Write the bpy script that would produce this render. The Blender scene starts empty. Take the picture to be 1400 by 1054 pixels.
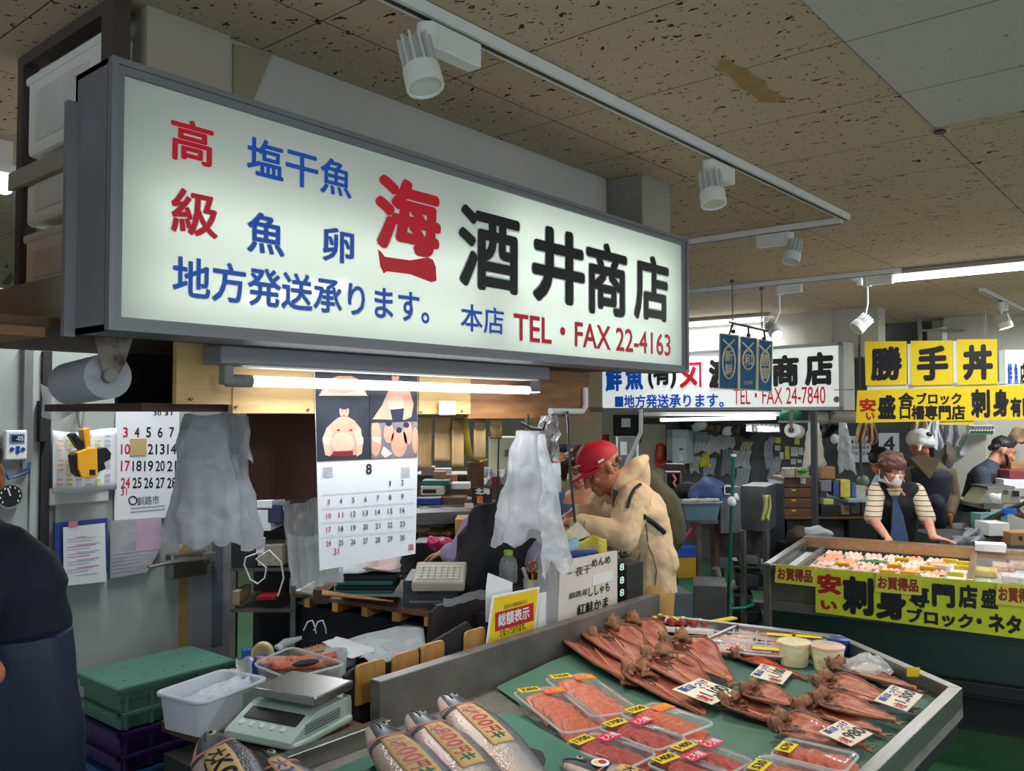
import bpy, bmesh, math, random
from mathutils import Vector as V, Matrix, noise
random.seed(7)
S = bpy.context.scene; COL = S.collection
# ---------------------------------------------------------------- camera
H, PIT, YAW, FPX, CX, CY = 1.72, math.radians(1.86), math.radians(40.07), 1171.0, 700.0, 527.0
cd = bpy.data.cameras.new('camera'); cam = bpy.data.objects.new('camera', cd); COL.objects.link(cam)
cam.location = (0, 0, H); cam.rotation_euler = (math.pi/2+PIT, 0, YAW-math.pi/2)
cd.sensor_width = 36; cd.lens = FPX/1400*36; cd.clip_start = .05; cd.clip_end = 100
S.camera = cam
# ---------------------------------------------------------------- world, lamps, exposure
S.view_settings.view_transform = 'Standard'; S.view_settings.look = 'None'
S.view_settings.gamma = 1; S.view_settings.use_curve_mapping = False
S.view_settings.exposure = 0.0
W = bpy.data.worlds.new('world'); S.world = W; W.use_nodes = True
W.node_tree.nodes['Background'].inputs[0].default_value = (.80, .90, 1, 1)
W.node_tree.nodes['Background'].inputs[1].default_value = 1.3
def area(name, loc, sx, sy, power, col=(1, 1, 1), rot=(0, 0, 0)):
    l = bpy.data.lights.new(name, 'AREA'); l.shape = 'RECTANGLE'; l.size = sx; l.size_y = sy; l.energy = power; l.color = col
    o = bpy.data.objects.new(name, l); COL.objects.link(o); o.location = loc; o.rotation_euler = rot; return o
def spot(name, loc, target, power, ang=60, col=(1, .9, .75), r=.03):
    l = bpy.data.lights.new(name, 'SPOT'); l.energy = power; l.color = col; l.spot_size = math.radians(ang); l.spot_blend = .7; l.shadow_soft_size = r
    o = bpy.data.objects.new(name, l); COL.objects.link(o); o.location = loc
    o.rotation_euler = (V(target)-V(loc)).to_track_quat('-Z', 'Y').to_euler(); return o
CEIL = 2.65
# ceiling tube lamps; ones behind the camera and large sign are unseen, added fill
TUBES = [((5.86, 1.29), 0), ((.6, -1.2), 0), ((3.6, -1.6), 0), ((1.6, 3.0), 0), ((7.6, 3.9), 0), ((8.1, .6), 0), ((4.6, 5.2), 0)]
LP = [30, 42, 52, 24, 18, 55, 60]
for k, ((x, y), a) in enumerate(TUBES):
    area('ceiling_tube_light', (x, y, CEIL-.085), .04, 1.15, LP[k], (.93, .97, 1))
area('stall_tube_light', (1.81, 1.84, 1.80), 1.15, .04, 5.5, (.93, .97, 1), (math.radians(-14), 0, 0))
area('far_stall_tube_light', (7.62, 3.75, 1.60), .04, 1.15, 16, (.93, .97, 1))
spot('track_spot_light', (1.28, 1.22, 2.36), (2.1, 1.15, .9), 30, 70)
spot('track_spot_light', (2.72, 1.42, 2.36), (2.75, 1.15, .9), 42, 75)
spot('track_spot_light', (4.05, 1.62, 2.33), (3.75, 2.5, 1.15), 55, 55)
spot('track_spot_light', (5.7, 1.2, 2.35), (5.7, 1.3, .8), 60, 80)
spot('track_spot_light', (5.75, 2.65, 2.3), (3.9, 2.6, 1.1), 70, 60)
spot('track_spot_light', (5.9, 2.25, 2.3), (7.2, 3.6, 1.9), 8, 60)
spot('other_stall_spot_light', (4.2, 4.1, 2.4), (4.0, 4.5, .8), 90, 90)  # unseen lamp for the neighbouring stall; light source only, no fitting
# ---------------------------------------------------------------- pixel -> point on a plane of the room
_cp, _sp, _cy, _sy = math.cos(PIT), math.sin(PIT), math.cos(YAW), math.sin(YAW)
FW, RT, UP, CAM = V((_cp*_cy, _cp*_sy, _sp)), V((_sy, -_cy, 0)), V((-_sp*_cy, -_sp*_sy, _cp)), V((0, 0, H))
def ray(u, v): return FW + RT*((u-CX)/FPX) + UP*((CY-v)/FPX)
def az(u, v, z): d = ray(u, v); return CAM + d*((z-H)/d.z)
def ay(u, v, y): d = ray(u, v); return CAM + d*(y/d.y)
def ax(u, v, x): d = ray(u, v); return CAM + d*(x/d.x)
def at(u, v, t): return CAM + ray(u, v)*t
class Plane:
    def __init__(s, o, ex, ey):
        s.o, s.ex, s.ey = V(o), V(ex).normalized(), V(ey).normalized(); s.n = s.ex.cross(s.ey).normalized()
    def hit(s, u, v):
        d = ray(u, v); q = CAM + d*((s.o-CAM).dot(s.n)/d.dot(s.n)) - s.o
        return q.dot(s.ex), q.dot(s.ey)
    def p(s, a, b, h=0): return s.o + s.ex*a + s.ey*b + s.n*h
def pl_y(y): return Plane((0, y, 0), (1, 0, 0), (0, 0, 1))       # normal -Y (towards the camera)
def pl_x(x): return Plane((x, 0, 0), (0, -1, 0), (0, 0, 1))      # normal -X
def pl_z(z): return Plane((0, 0, z), (1, 0, 0), (0, 1, 0))
def pl_v(p0, p1):                                                 # upright plane through two ground points
    e = V((p1[0]-p0[0], p1[1]-p0[1], 0)); return Plane((p0[0], p0[1], 0), e, (0, 0, 1))
def facing(u, v, t, turn=0, lean=0):                              # upright plane through a point, facing the aisle
    o = at(u, v, t); e = Matrix.Rotation(turn, 3, 'Z') @ V((_sy, -_cy, 0))
    n = e.cross(V((0, 0, 1))); up = (V((0, 0, 1)) + n*(-lean)).normalized(); return Plane(o, e, up)
# ---------------------------------------------------------------- materials
def lin(c): return tuple((x/255/12.92 if x/255 <= .04045 else ((x/255+.055)/1.055)**2.4) for x in c[:3]) + (1,)
def M(name, rgb, rough=.55, metal=0, var=.08, vs=9, bump=0, bs=60, rgb2=None, sharp=None, alpha=1, trans=0, spec=.5, emit=0, stretch=None, coat=0, sss=0):
    m = bpy.data.materials.new(name); m.use_nodes = True; nt = m.node_tree; n, L = nt.nodes, nt.links
    b = n['Principled BSDF']; b.inputs['Roughness'].default_value = rough; b.inputs['Metallic'].default_value = metal
    b.inputs['Alpha'].default_value = alpha; b.inputs['Transmission Weight'].default_value = trans
    b.inputs['Specular IOR Level'].default_value = spec; b.inputs['Coat Weight'].default_value = coat
    tc = n.new('ShaderNodeTexCoord'); src = tc.outputs['Object']
    if stretch:
        mp = n.new('ShaderNodeMapping'); mp.inputs['Scale'].default_value = stretch; L.new(src, mp.inputs['Vector']); src = mp.outputs[0]
    nz = n.new('ShaderNodeTexNoise'); nz.inputs['Scale'].default_value = vs; nz.inputs['Detail'].default_value = 5; L.new(src, nz.inputs['Vector'])
    cr = n.new('ShaderNodeValToRGB'); L.new(nz.outputs['Fac'], cr.inputs['Fac']); c = lin(rgb)
    c1 = lin(rgb2) if rgb2 else tuple(min(1, x*(1+var)) for x in c[:3])+(1,)
    c0 = c if rgb2 else tuple(x*(1-var) for x in c[:3])+(1,)
    a, z = sharp or (.3, .7); cr.color_ramp.elements[0].position = a; cr.color_ramp.elements[1].position = z
    cr.color_ramp.elements[0].color = c0; cr.color_ramp.elements[1].color = c1
    L.new(cr.outputs['Color'], b.inputs['Base Color'])
    if bump:
        nb = n.new('ShaderNodeTexNoise'); nb.inputs['Scale'].default_value = bs; nb.inputs['Detail'].default_value = 3; L.new(src, nb.inputs['Vector'])
        bp = n.new('ShaderNodeBump'); bp.inputs['Strength'].default_value = bump; bp.inputs['Distance'].default_value = .01
        L.new(nb.outputs['Fac'], bp.inputs['Height']); L.new(bp.outputs['Normal'], b.inputs['Normal'])
    if emit:
        b.inputs['Emission Color'].default_value = c; b.inputs['Emission Strength'].default_value = emit
    m.diffuse_color = c
    return m
def Mfilm(name, rgb, clear=.5, rough=.25, translucent=.35, bump=.3, bs=25, rim=0):
    """thin plastic film: see-through, milky and glossy"""
    m = bpy.data.materials.new(name); m.use_nodes = True; nt = m.node_tree; n, L = nt.nodes, nt.links; n.remove(n['Principled BSDF'])
    c = lin(rgb); out = n['Material Output']
    di = n.new('ShaderNodeBsdfDiffuse'); di.inputs[0].default_value = c
    tl = n.new('ShaderNodeBsdfTranslucent'); tl.inputs[0].default_value = c
    tr = n.new('ShaderNodeBsdfTransparent'); gl = n.new('ShaderNodeBsdfGlossy'); gl.inputs['Roughness'].default_value = rough
    tc = n.new('ShaderNodeTexCoord'); nz = n.new('ShaderNodeTexNoise'); nz.inputs['Scale'].default_value = bs; L.new(tc.outputs['Object'], nz.inputs['Vector'])
    bp = n.new('ShaderNodeBump'); bp.inputs['Strength'].default_value = bump; bp.inputs['Distance'].default_value = .02; L.new(nz.outputs['Fac'], bp.inputs['Height'])
    for x in (di, gl): L.new(bp.outputs[0], x.inputs['Normal'])
    def mix(f, a, b):
        x = n.new('ShaderNodeMixShader')
        if isinstance(f, float): x.inputs[0].default_value = f
        else: L.new(f, x.inputs[0])
        L.new(a.outputs[0], x.inputs[1]); L.new(b.outputs[0], x.inputs[2]); return x
    body = mix(translucent, di, tl)
    lw = n.new('ShaderNodeLayerWeight'); lw.inputs['Blend'].default_value = .25
    f = n.new('ShaderNodeMath'); f.operation = 'MULTIPLY_ADD'; L.new(lw.outputs['Fresnel'], f.inputs[0]); f.inputs[1].default_value = .3; f.inputs[2].default_value = .03
    f.use_clamp = True
    x = mix(float(1-clear), tr, body); x = mix(f.outputs[0], x, gl); L.new(x.outputs[0], out.inputs['Surface']); m.diffuse_color = c; return m
# ---------------------------------------------------------------- mesh builder (world coordinates)
def rotm(axis, ang): return Matrix.Rotation(ang, 3, axis)
def frame(d):
    d = V(d).normalized(); a = V((0, 0, 1)) if abs(d.z) < .9 else V((1, 0, 0)); x = a.cross(d).normalized(); return x, d.cross(x), d
class MB:
    def __init__(s): s.v, s.f, s.m, s.s = [], [], [], []
    def add(s, vs, fs, mi=0, sm=False):
        k = len(s.v); s.v += [V(p) for p in vs]
        for f in fs: s.f.append([i+k for i in f]); s.m.append(mi); s.s.append(sm)
        return s
    def pbox(s, o, a, b, c, mi=0):
        o, a, b, c = V(o), V(a), V(b), V(c)
        if a.cross(b).dot(c) < 0: a, b = b, a
        p = [o, o+a, o+a+b, o+b, o+c, o+a+c, o+a+b+c, o+b+c]
        return s.add(p, [(3,2,1,0),(4,5,6,7),(0,1,5,4),(1,2,6,5),(2,3,7,6),(3,0,4,7)], mi)
    def box(s, x0, x1, y0, y1, z0, z1, mi=0): return s.pbox((x0,y0,z0), (x1-x0,0,0), (0,y1-y0,0), (0,0,z1-z0), mi)
    def cbox(s, c, sz, rot=None, mi=0):
        r = rot or Matrix.Identity(3); a, b, d = (r @ V((sz[0],0,0)), r @ V((0,sz[1],0)), r @ V((0,0,sz[2])))
        return s.pbox(V(c)-a/2-b/2-d/2, a, b, d, mi)
    def on(s, pl, u0, v0, u1, v1, th=.004, h0=0, mi=0):               # a slab on a plane from two picture corners
        a0, b0 = pl.hit(u0, v0); a1, b1 = pl.hit(u1, v1)
        return s.pbox(pl.p(min(a0,a1), min(b0,b1), h0), pl.ex*abs(a1-a0), pl.ey*abs(b1-b0), pl.n*th, mi)
    def poly(s, pts, off, mi=0, sm=False):                           # polygon extruded by a vector
        off = V(off); n = len(pts); p = [V(q) for q in pts]
        nr = V((0,0,0))
        for i in range(n): nr += p[i].cross(p[(i+1)%n])
        if nr.dot(off) < 0: p.reverse()
        return s.add(p+[q+off for q in p], [list(range(n))[::-1], list(range(n,2*n))]+[(i,(i+1)%n,n+(i+1)%n,n+i) for i in range(n)], mi, sm)
    def ln(s, pl, u0, v0, u1, h, lift=.001, mi=0):                   # a printed rule on a plane
        a0, b0 = pl.hit(u0, v0); a1, _ = pl.hit(u1, v0-(v0-565)*(u1-u0)/(1685-u0)); return s.pbox(pl.p(a0, b0, lift), pl.ex*(a1-a0), pl.ey*h, pl.n*.0006, mi)
    def tube(s, path, r, n=10, caps=True, mi=0, sm=True, flat=1.0):
        path = [V(p) for p in path]; k = len(path); R = r if isinstance(r, (list, tuple)) else [r]*k
        x, y, _ = frame(path[1]-path[0]); rings = []
        for i, p in enumerate(path):
            d = (path[min(i+1,k-1)]-path[max(i-1,0)])
            if d.length < 1e-9: d = V((0,0,1))
            d.normalize(); x = (x-d*x.dot(d)); x = x.normalized() if x.length > 1e-6 else frame(d)[0]; y = d.cross(x)
            rings.append([p+(x*math.cos(2*math.pi*j/n)+y*math.sin(2*math.pi*j/n)*flat)*R[i] for j in range(n)])
        return s.loft(rings, caps, mi, sm)
    def loft(s, rings, caps=True, mi=0, sm=True, closed=True):
        n = len(rings[0]); k = len(rings); f = []
        for i in range(k-1):
            for j in range(n if closed else n-1):
                a, b = i*n+j, i*n+(j+1)%n; f.append((a, b, b+n, a+n))
        vs = [p for r in rings for p in r]; s.add(vs, f, mi, sm)
        if caps and closed:
            b = len(s.v)-len(vs); s.f += [[b+j for j in range(n)][::-1], [b+(k-1)*n+j for j in range(n)]]; s.m += [mi]*2; s.s += [False]*2
        return s
    def cyl(s, p0, p1, r0, r1=None, n=20, mi=0, sm=True): return s.tube([p0, p1], [r0, r0 if r1 is None else r1], n, True, mi, sm)
    def lathe(s, c, prof, n=24, mi=0, axis=(0,0,1)):
        x, y, d = frame(axis); c = V(c)
        return s.loft([[c+d*z+(x*math.cos(2*math.pi*j/n)+y*math.sin(2*math.pi*j/n))*max(r,1e-4) for j in range(n)] for r, z in prof], True, mi)
    def blob(s, c, r, rot=None, n=14, k=9, mi=0):
        r3 = (r,r,r) if isinstance(r,(int,float)) else r; q = rot or Matrix.Identity(3); c = V(c)
        rings = [[c+q@V((r3[0]*math.sin(t)*math.cos(2*math.pi*j/n), r3[1]*math.sin(t)*math.sin(2*math.pi*j/n), -r3[2]*math.cos(t))) for j in range(n)]
                 for t in [max(.02,min(math.pi-.02,math.pi*i/k)) for i in range(k+1)]]
        return s.loft(rings, True, mi)
    def cap(s, a, b, ra, rb, n=12):                                  # capsule
        a, b = V(a), V(b); d = b-a; L = d.length
        if L < 1e-6: return s.blob(a, ra)
        d /= L; P, R = [], []
        for t in (-1,-.8,-.45,0): P.append(a+d*ra*t); R.append(ra*math.sqrt(max(.002,1-t*t)))
        for t in (0,.45,.8,1): P.append(b+d*rb*t); R.append(rb*math.sqrt(max(.002,1-t*t)))
        return s.tube(P, R, n)
    def grid(s, fn, nu, nv, mi=0, sm=True):
        vs = [fn(i/nu, j/nv) for i in range(nu+1) for j in range(nv+1)]
        return s.add(vs, [(i*(nv+1)+j, (i+1)*(nv+1)+j, (i+1)*(nv+1)+j+1, i*(nv+1)+j+1) for i in range(nu) for j in range(nv)], mi, sm)
    def fuse(s, voxel=.01, smooth=4, mi=0):                          # melt everything so far into one continuous skin
        me = bpy.data.meshes.new('tmp'); me.from_pydata(s.v, [], s.f); o = bpy.data.objects.new('tmp', me); COL.objects.link(o)
        r = o.modifiers.new('r', 'REMESH'); r.mode = 'VOXEL'; r.voxel_size = voxel
        if smooth: w = o.modifiers.new('s', 'SMOOTH'); w.factor = .5; w.iterations = smooth
        dg = bpy.context.evaluated_depsgraph_get(); dg.update(); e = bpy.data.meshes.new_from_object(o.evaluated_get(dg))
        s.v = [v.co.copy() for v in e.vertices]; s.f = [list(p.vertices) for p in e.polygons]; s.m = [mi]*len(s.f); s.s = [True]*len(s.f)
        bpy.data.objects.remove(o); bpy.data.meshes.remove(me); bpy.data.meshes.remove(e); return s
    def jit(s, amp, sc=20):                                          # crumple
        s.v = [p + noise.noise_vector(p*sc)*amp for p in s.v]; return s
    def build(s, name, mats, parent=None, label=None, cat=None, group=None, kind=None, bevel=0, solid=0, sub=0, loc=None):
        me = bpy.data.meshes.new(name); mats = mats if isinstance(mats, (list, tuple)) else [mats]
        if parent is None:
            if loc is None:
                xs, ys, zs = zip(*s.v); loc = V(((min(xs)+max(xs))/2, (min(ys)+max(ys))/2, min(zs)))
            inv = Matrix.Translation(-V(loc))
        else: inv = wm(parent).inverted()
        me.from_pydata([inv @ p for p in s.v], [], s.f); me.validate()
        for q in mats: me.materials.append(q)
        if len(me.polygons) == len(s.m):
            me.polygons.foreach_set('material_index', s.m); me.polygons.foreach_set('use_smooth', s.s)
            if any(s.s): me.set_sharp_from_angle(angle=.9)
        o = bpy.data.objects.new(name, me); COL.objects.link(o)
        if parent is None: o.location = loc
        else: o.parent = parent
        if bevel: b = o.modifiers.new('b', 'BEVEL'); b.width = bevel; b.segments = 2; b.limit_method = 'ANGLE'; b.angle_limit = .7
        if solid: b = o.modifiers.new('t', 'SOLIDIFY'); b.thickness = solid; b.offset = 0
        if sub: b = o.modifiers.new('u', 'SUBSURF'); b.levels = b.render_levels = sub
        tag(o, label, cat, group, kind); return o
def wm(o):
    m = o.matrix_basis.copy()
    return wm(o.parent) @ m if o.parent else m
def tag(o, label=None, cat=None, group=None, kind=None):
    for k, x in (('label', label), ('category', cat), ('group', group), ('kind', kind)):
        if x: o[k] = x
    return o
def T(name, label, cat, loc, rz=0, group=None):
    o = bpy.data.objects.new(name, None); COL.objects.link(o); o.empty_display_size = .05
    o.location = loc; o.rotation_euler = (0, 0, rz); return tag(o, label, cat, group)
def dup(r, loc, rz=0, label=None, rot=None, scale=None):
    kids = {}
    for o in bpy.data.objects: kids.setdefault(o.parent, []).append(o)
    def cp(o, par):
        c = o.copy(); COL.objects.link(c); c.parent = par
        for ch in kids.get(o, []): cp(ch, c)
        return c
    c = cp(r, None); c.location = loc; c.rotation_euler = rot or (0, 0, rz)
    if scale: c.scale = scale if isinstance(scale, (tuple, list)) else (scale,)*3
    if label: c['label'] = label
    return c
_TX = {}
def textmesh(body):
    if body not in _TX:
        c = bpy.data.curves.new('t', 'FONT'); c.body = body; c.resolution_u = 3
        o = bpy.data.objects.new('t', c); COL.objects.link(o)
        dg = bpy.context.evaluated_depsgraph_get(); dg.update(); e = bpy.data.meshes.new_from_object(o.evaluated_get(dg))
        vs = [v.co.copy() for v in e.vertices]; fs = [list(p.vertices) for p in e.polygons]
        bpy.data.objects.remove(o); bpy.data.curves.remove(c); bpy.data.meshes.remove(e)
        _TX[body] = ([(v.x, v.y) for v in vs], fs)
    return _TX[body]
def text(mb, pl, body, u0, v0, u1, v1, bold=0, lift=.0015, mi=0, slant=0):
    a0, b1 = pl.hit(u0, v0); a1, b0 = pl.hit(u1, v1); return text_at(mb, pl, body, a0, b0, a1, b1, bold, lift, mi, slant)
def text_at(mb, pl, body, a0, b0, a1, b1, bold=0, lift=.0015, mi=0, slant=0):
    """lettering on a plane, fitted to a box; bold (in character heights) thickens every stroke by overlaying shifted copies"""
    vs, fs = textmesh(body); x0, x1, y0, y1 = min(v[0] for v in vs), max(v[0] for v in vs), min(v[1] for v in vs), max(v[1] for v in vs)
    x0 -= bold; x1 += bold; y0 -= bold; y1 += bold; k = 10 if bold > .03 else 8
    sh = [(0,0)] + [(bold*math.cos(2*math.pi*i/k), bold*math.sin(2*math.pi*i/k)) for i in range(k)] if bold else [(0,0)]
    for q, (dx, dy) in enumerate(sh):
        mb.add([pl.p(a0+(a1-a0)*(x+dx-x0)/(x1-x0)+slant*(y-y0)*(b1-b0), b0+(b1-b0)*(y+dy-y0)/max(1e-6,y1-y0), lift+q*5e-5) for x, y in vs], fs, mi)
    return mb
# ---------------------------------------------------------------- shared materials
steel = M('brushed_steel', (150,148,145), .32, .9, .12, 14, stretch=(1,12,12))
dsteel = M('worn_dark_steel', (112,109,105), .45, .45, .25, 8, .1, 40)
white_metal = M('white_enamel', (225,226,222), .35, 0, .04)
alu = M('aluminium', (150,150,152), .38, .7, .05, 20, stretch=(1,1,20))
alug = M('grey_aluminium', (128,129,134), .5, .3, .05, 6)
black = M('black_plastic', (18,18,20), .45, 0, .2)
dark = M('dark_board', (34,32,33), .7, 0, .3, 6)
paper = M('white_paper', (226,228,232), .75, 0, .03)
paper2 = M('cream_paper', (222,214,196), .8, 0, .05)
ink = M('black_ink', (16,16,20), .5, 0, 0)
redink = M('red_ink', (178,24,34), .5, 0, 0)
blueink = M('blue_ink', (30,62,150), .5, 0, 0)
greenink = M('green_ink', (20,92,58), .5, 0, 0)
greyink = M('grey_ink', (110,112,122), .6, 0, 0)
card = M('cardboard', (164,124,82), .85, 0, .1, 12, .05)
dcard = M('brown_cardboard', (86,58,46), .85, 0, .12, 5)
ply = M('pale_plywood', (206,172,118), .6, 0, .12, 5, rgb2=(184,146,92), stretch=(1.2,6,9))
ply2 = M('brown_plywood', (150,104,58), .55, 0, .2, 5, rgb2=(120,78,42), stretch=(1.5,6,9))
wood = M('golden_wood', (196,148,84), .5, 0, .2, 6, rgb2=(168,118,60), stretch=(12,12,1.5))
oldwood = M('old_board_wood', (112,82,54), .7, 0, .3, 7, rgb2=(72,52,36), stretch=(2,9,9))
yellow = M('yellow_card', (232,200,22), .6, 0, .04, 4)
lime = M('lime_yellow_card', (206,214,44), .55, 0, .06, 3)
styro = M('white_styrofoam', (222,222,216), .8, 0, .06, 4, .15, 120)
filmw = Mfilm('white_bag_film', (206,207,212), .10, .3, .45)
filmc = Mfilm('clear_bag_film', (225,228,232), .5, .18, .4, .6, 30)
film = Mfilm('clear_tray_plastic', (235,240,240), .86, .08, .2, .05, 8)
frost = Mfilm('frosted_plastic', (230,234,236), .35, .3, .45, .05)
glassy = Mfilm('glass_pane', (220,235,230), .96, .02, .2, 0, 4)
skin = M('skin', (205,150,122), .55, 0, .10, 14, rgb2=(186,124,98))
skin2 = M('tanned_skin', (190,122,90), .55, 0, .12, 14, rgb2=(164,92,66))
hairb = M('black_hair', (24,20,20), .45, 0, .3, 60, .4, 90)
hairbr = M('brown_hair', (66,36,28), .45, 0, .4, 60, .4, 90)
def lamp_mat(name, col, e):
    m = bpy.data.materials.new(name); m.use_nodes = True; n = m.node_tree.nodes; b = n['Principled BSDF']
    b.inputs['Base Color'].default_value = lin((240,240,240)); b.inputs['Emission Color'].default_value = (*col, 1); b.inputs['Emission Strength'].default_value = e; return m
tube_lit = lamp_mat('lit_tube', (.93,.97,1), 5); spot_lit = lamp_mat('lit_spot', (1,.86,.68), 5); tube_in = lamp_mat('lit_tube_inside_sign', (.93,1,.94), 6.7)
green_led = lamp_mat('green_digits', (.1,.9,.6), .35)
# ---------------------------------------------------------------- the setting
def floor_mat():
    m = M('green_painted_floor', (40,84,56), .22, 0, .35, 1.3, .03, 30, rgb2=(62,106,72)); return m
MB().box(-4,14,-5,10,-.05,0).build('floor', floor_mat(), kind='structure')
def ceil_mat(name, base, hole, dens, joint=True):
    m = bpy.data.materials.new(name); m.use_nodes = True; nt = m.node_tree; n, L = nt.nodes, nt.links; b = n['Principled BSDF']; b.inputs['Roughness'].default_value = .9
    b.inputs['Specular IOR Level'].default_value = .15
    g = n.new('ShaderNodeNewGeometry'); pos = g.outputs['Position']
    nz = n.new('ShaderNodeTexNoise'); nz.inputs['Scale'].default_value = 22; L.new(pos, nz.inputs['Vector'])
    ad = n.new('ShaderNodeMixRGB'); ad.blend_type = 'LINEAR_LIGHT'; ad.inputs[0].default_value = .035; L.new(pos, ad.inputs[1]); L.new(nz.outputs['Color'], ad.inputs[2])
    hs = []
    for sc, st, thr in ((34, (1,.30,1), .20), (70, (1,.6,1), .22)):
        mp = n.new('ShaderNodeMapping'); mp.inputs['Scale'].default_value = st; mp.inputs['Rotation'].default_value = (0,0,.9); L.new(ad.outputs[0], mp.inputs['Vector'])
        vo = n.new('ShaderNodeTexVoronoi'); vo.inputs['Scale'].default_value = sc; L.new(mp.outputs[0], vo.inputs['Vector'])
        sp = n.new('ShaderNodeSeparateColor'); L.new(vo.outputs['Color'], sp.inputs[0])
        th = n.new('ShaderNodeMath'); th.operation = 'MULTIPLY'; L.new(sp.outputs[0], th.inputs[0]); th.inputs[1].default_value = thr*dens
        lt = n.new('ShaderNodeMath'); lt.operation = 'LESS_THAN'; L.new(vo.outputs['Distance'], lt.inputs[0]); L.new(th.outputs[0], lt.inputs[1]); hs.append(lt)
    mx = n.new('ShaderNodeMath'); mx.operation = 'MAXIMUM'; L.new(hs[0].outputs[0], mx.inputs[0]); L.new(hs[1].outputs[0], mx.inputs[1])
    big = n.new('ShaderNodeTexNoise'); big.inputs['Scale'].default_value = 1.2; L.new(pos, big.inputs['Vector'])
    cr = n.new('ShaderNodeValToRGB'); L.new(big.outputs['Fac'], cr.inputs[0]); c = lin(base)
    cr.color_ramp.elements[0].color = tuple(x*.9 for x in c[:3])+(1,); cr.color_ramp.elements[1].color = c
    m1 = n.new('ShaderNodeMixRGB'); L.new(mx.outputs[0], m1.inputs[0]); L.new(cr.outputs[0], m1.inputs[1]); m1.inputs[2].default_value = lin(hole); last = m1
    if joint:
        sx = n.new('ShaderNodeSeparateXYZ'); L.new(pos, sx.inputs[0]); js = []
        for o, per, off in ((0, .455, 2.15), (1, .91, .722)):
            a = n.new('ShaderNodeMath'); a.operation = 'SUBTRACT'; L.new(sx.outputs[o], a.inputs[0]); a.inputs[1].default_value = off-20*per
            b_ = n.new('ShaderNodeMath'); b_.operation = 'MODULO'; L.new(a.outputs[0], b_.inputs[0]); b_.inputs[1].default_value = per
            c_ = n.new('ShaderNodeMath'); c_.operation = 'LESS_THAN'; L.new(b_.outputs[0], c_.inputs[0]); c_.inputs[1].default_value = .0035; js.append(c_)
        mj = n.new('ShaderNodeMath'); mj.operation = 'MAXIMUM'; L.new(js[0].outputs[0], mj.inputs[0]); L.new(js[1].outputs[0], mj.inputs[1])
        m2 = n.new('ShaderNodeMixRGB'); L.new(mj.outputs[0], m2.inputs[0]); L.new(last.outputs[0], m2.inputs[1]); m2.inputs[2].default_value = lin((70,58,46)); last = m2
    L.new(last.outputs[0], b.inputs['Base Color']); return m
cm = ceil_mat('fissured_ceiling_tile', (202,182,156), (70,50,32), 1.25); cm2 = ceil_mat('newer_ceiling_tile', (206,198,192), (130,116,104), .62)
peel = M('bare_tile_core', (168,132,86), .9, 0, .12, 20)
MB().box(-4,14,-5,10,CEIL,CEIL+.06).build('ceiling', cm, kind='structure')
MB().box(-1.5,2.985,-1.1,.722,CEIL-.003,CEIL).build('ceiling_newer_tiles', cm2, kind='structure')
pp = [(985,82),(1000,84),(1003,90),(1022,97),(1030,106),(1046,113),(1048,122),(1060,128),(1074,137),(1056,141),(1038,138),(1026,128),(1012,120),(1004,110),(992,100),(977,96),(984,90)]
MB().poly([az(u,v,CEIL-.003) for u,v in pp], (0,0,.002)).build('ceiling_peeled_patch', peel, kind='structure')
lpanel = M('cold_room_panel', (168,176,172), .45, 0, .10, 2.5, .02, 30, rgb2=(146,152,146))
MB().box(-3,2.02,3.6,3.75,0,2.2).build('wall_left', lpanel, kind='structure')
w = MB().box(2.02,2.24,3.56,3.75,0,2.2); w.on(pl_y(3.56),292,600,303,880,.004,mi=1); w.on(pl_y(3.6),245,720,268,893,.006,mi=2)
w.build('trim_1', [M('grey_door_post', (148,150,152), .4, .3, .06), M('blue_grey_seal', (84,92,104), .6), M('ochre_seal_strip', (160,136,82), .7, 0, .2)], kind='structure')
w = MB(); w.on(pl_y(3.6),43,480,46,760,.012); w.on(pl_y(3.6),57,480,62,900,.016,mi=1); w.on(pl_y(3.6),30,470,39,640,.03,mi=2); w.on(pl_y(3.6),49,548,60,603,.05,mi=1)
w.build('trim_2', [lpanel, dark, alu], kind='structure')
beige = M('beige_wall', (176,170,150), .7, 0, .05, 2); dgrey = M('dark_grey_wall', (78,78,80), .7, 0, .2, 3); palew = M('pale_wall', (196,194,184), .7, 0, .05, 2)
MB().box(9.3,9.4,5.35,10,0,CEIL).build('wall_far_beige', beige, kind='structure')
MB().box(9.3,9.4,2.3,5.35,0,CEIL).build('wall_far_grey', dgrey, kind='structure')
MB().box(9.3,9.4,-5,2.3,0,CEIL).build('wall_far_pale', palew, kind='structure')
MB().box(-4,9.4,9,9.1,0,CEIL).build('wall_back', M('cream_wall', (188,182,160), .7, 0, .06, 1.5), kind='structure')
soff = M('soffit_paint', (188,184,176), .7, 0, .05, 2)
MB().box(1.15,2.82,1.885,2.03,2.30,CEIL-.001).build('trim_3', soff, kind='structure')
pm = bpy.data.materials.new('perforated_panel'); pm.use_nodes = True
def perf(m):
    nt = m.node_tree; n, L = nt.nodes, nt.links; g = n.new('ShaderNodeNewGeometry'); vo = n.new('ShaderNodeTexVoronoi'); vo.inputs['Scale'].default_value = 95; vo.inputs['Randomness'].default_value = 0
    L.new(g.outputs['Position'], vo.inputs['Vector']); c = n.new('ShaderNodeValToRGB'); c.color_ramp.interpolation = 'CONSTANT'
    c.color_ramp.elements[0].color = lin((60,48,34)); c.color_ramp.elements[1].color = lin((150,138,112)); c.color_ramp.elements[1].position = .36; L.new(vo.outputs['Distance'], c.inputs[0]); L.new(c.outputs[0], n['Principled BSDF'].inputs['Base Color'])
perf(pm)
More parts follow.
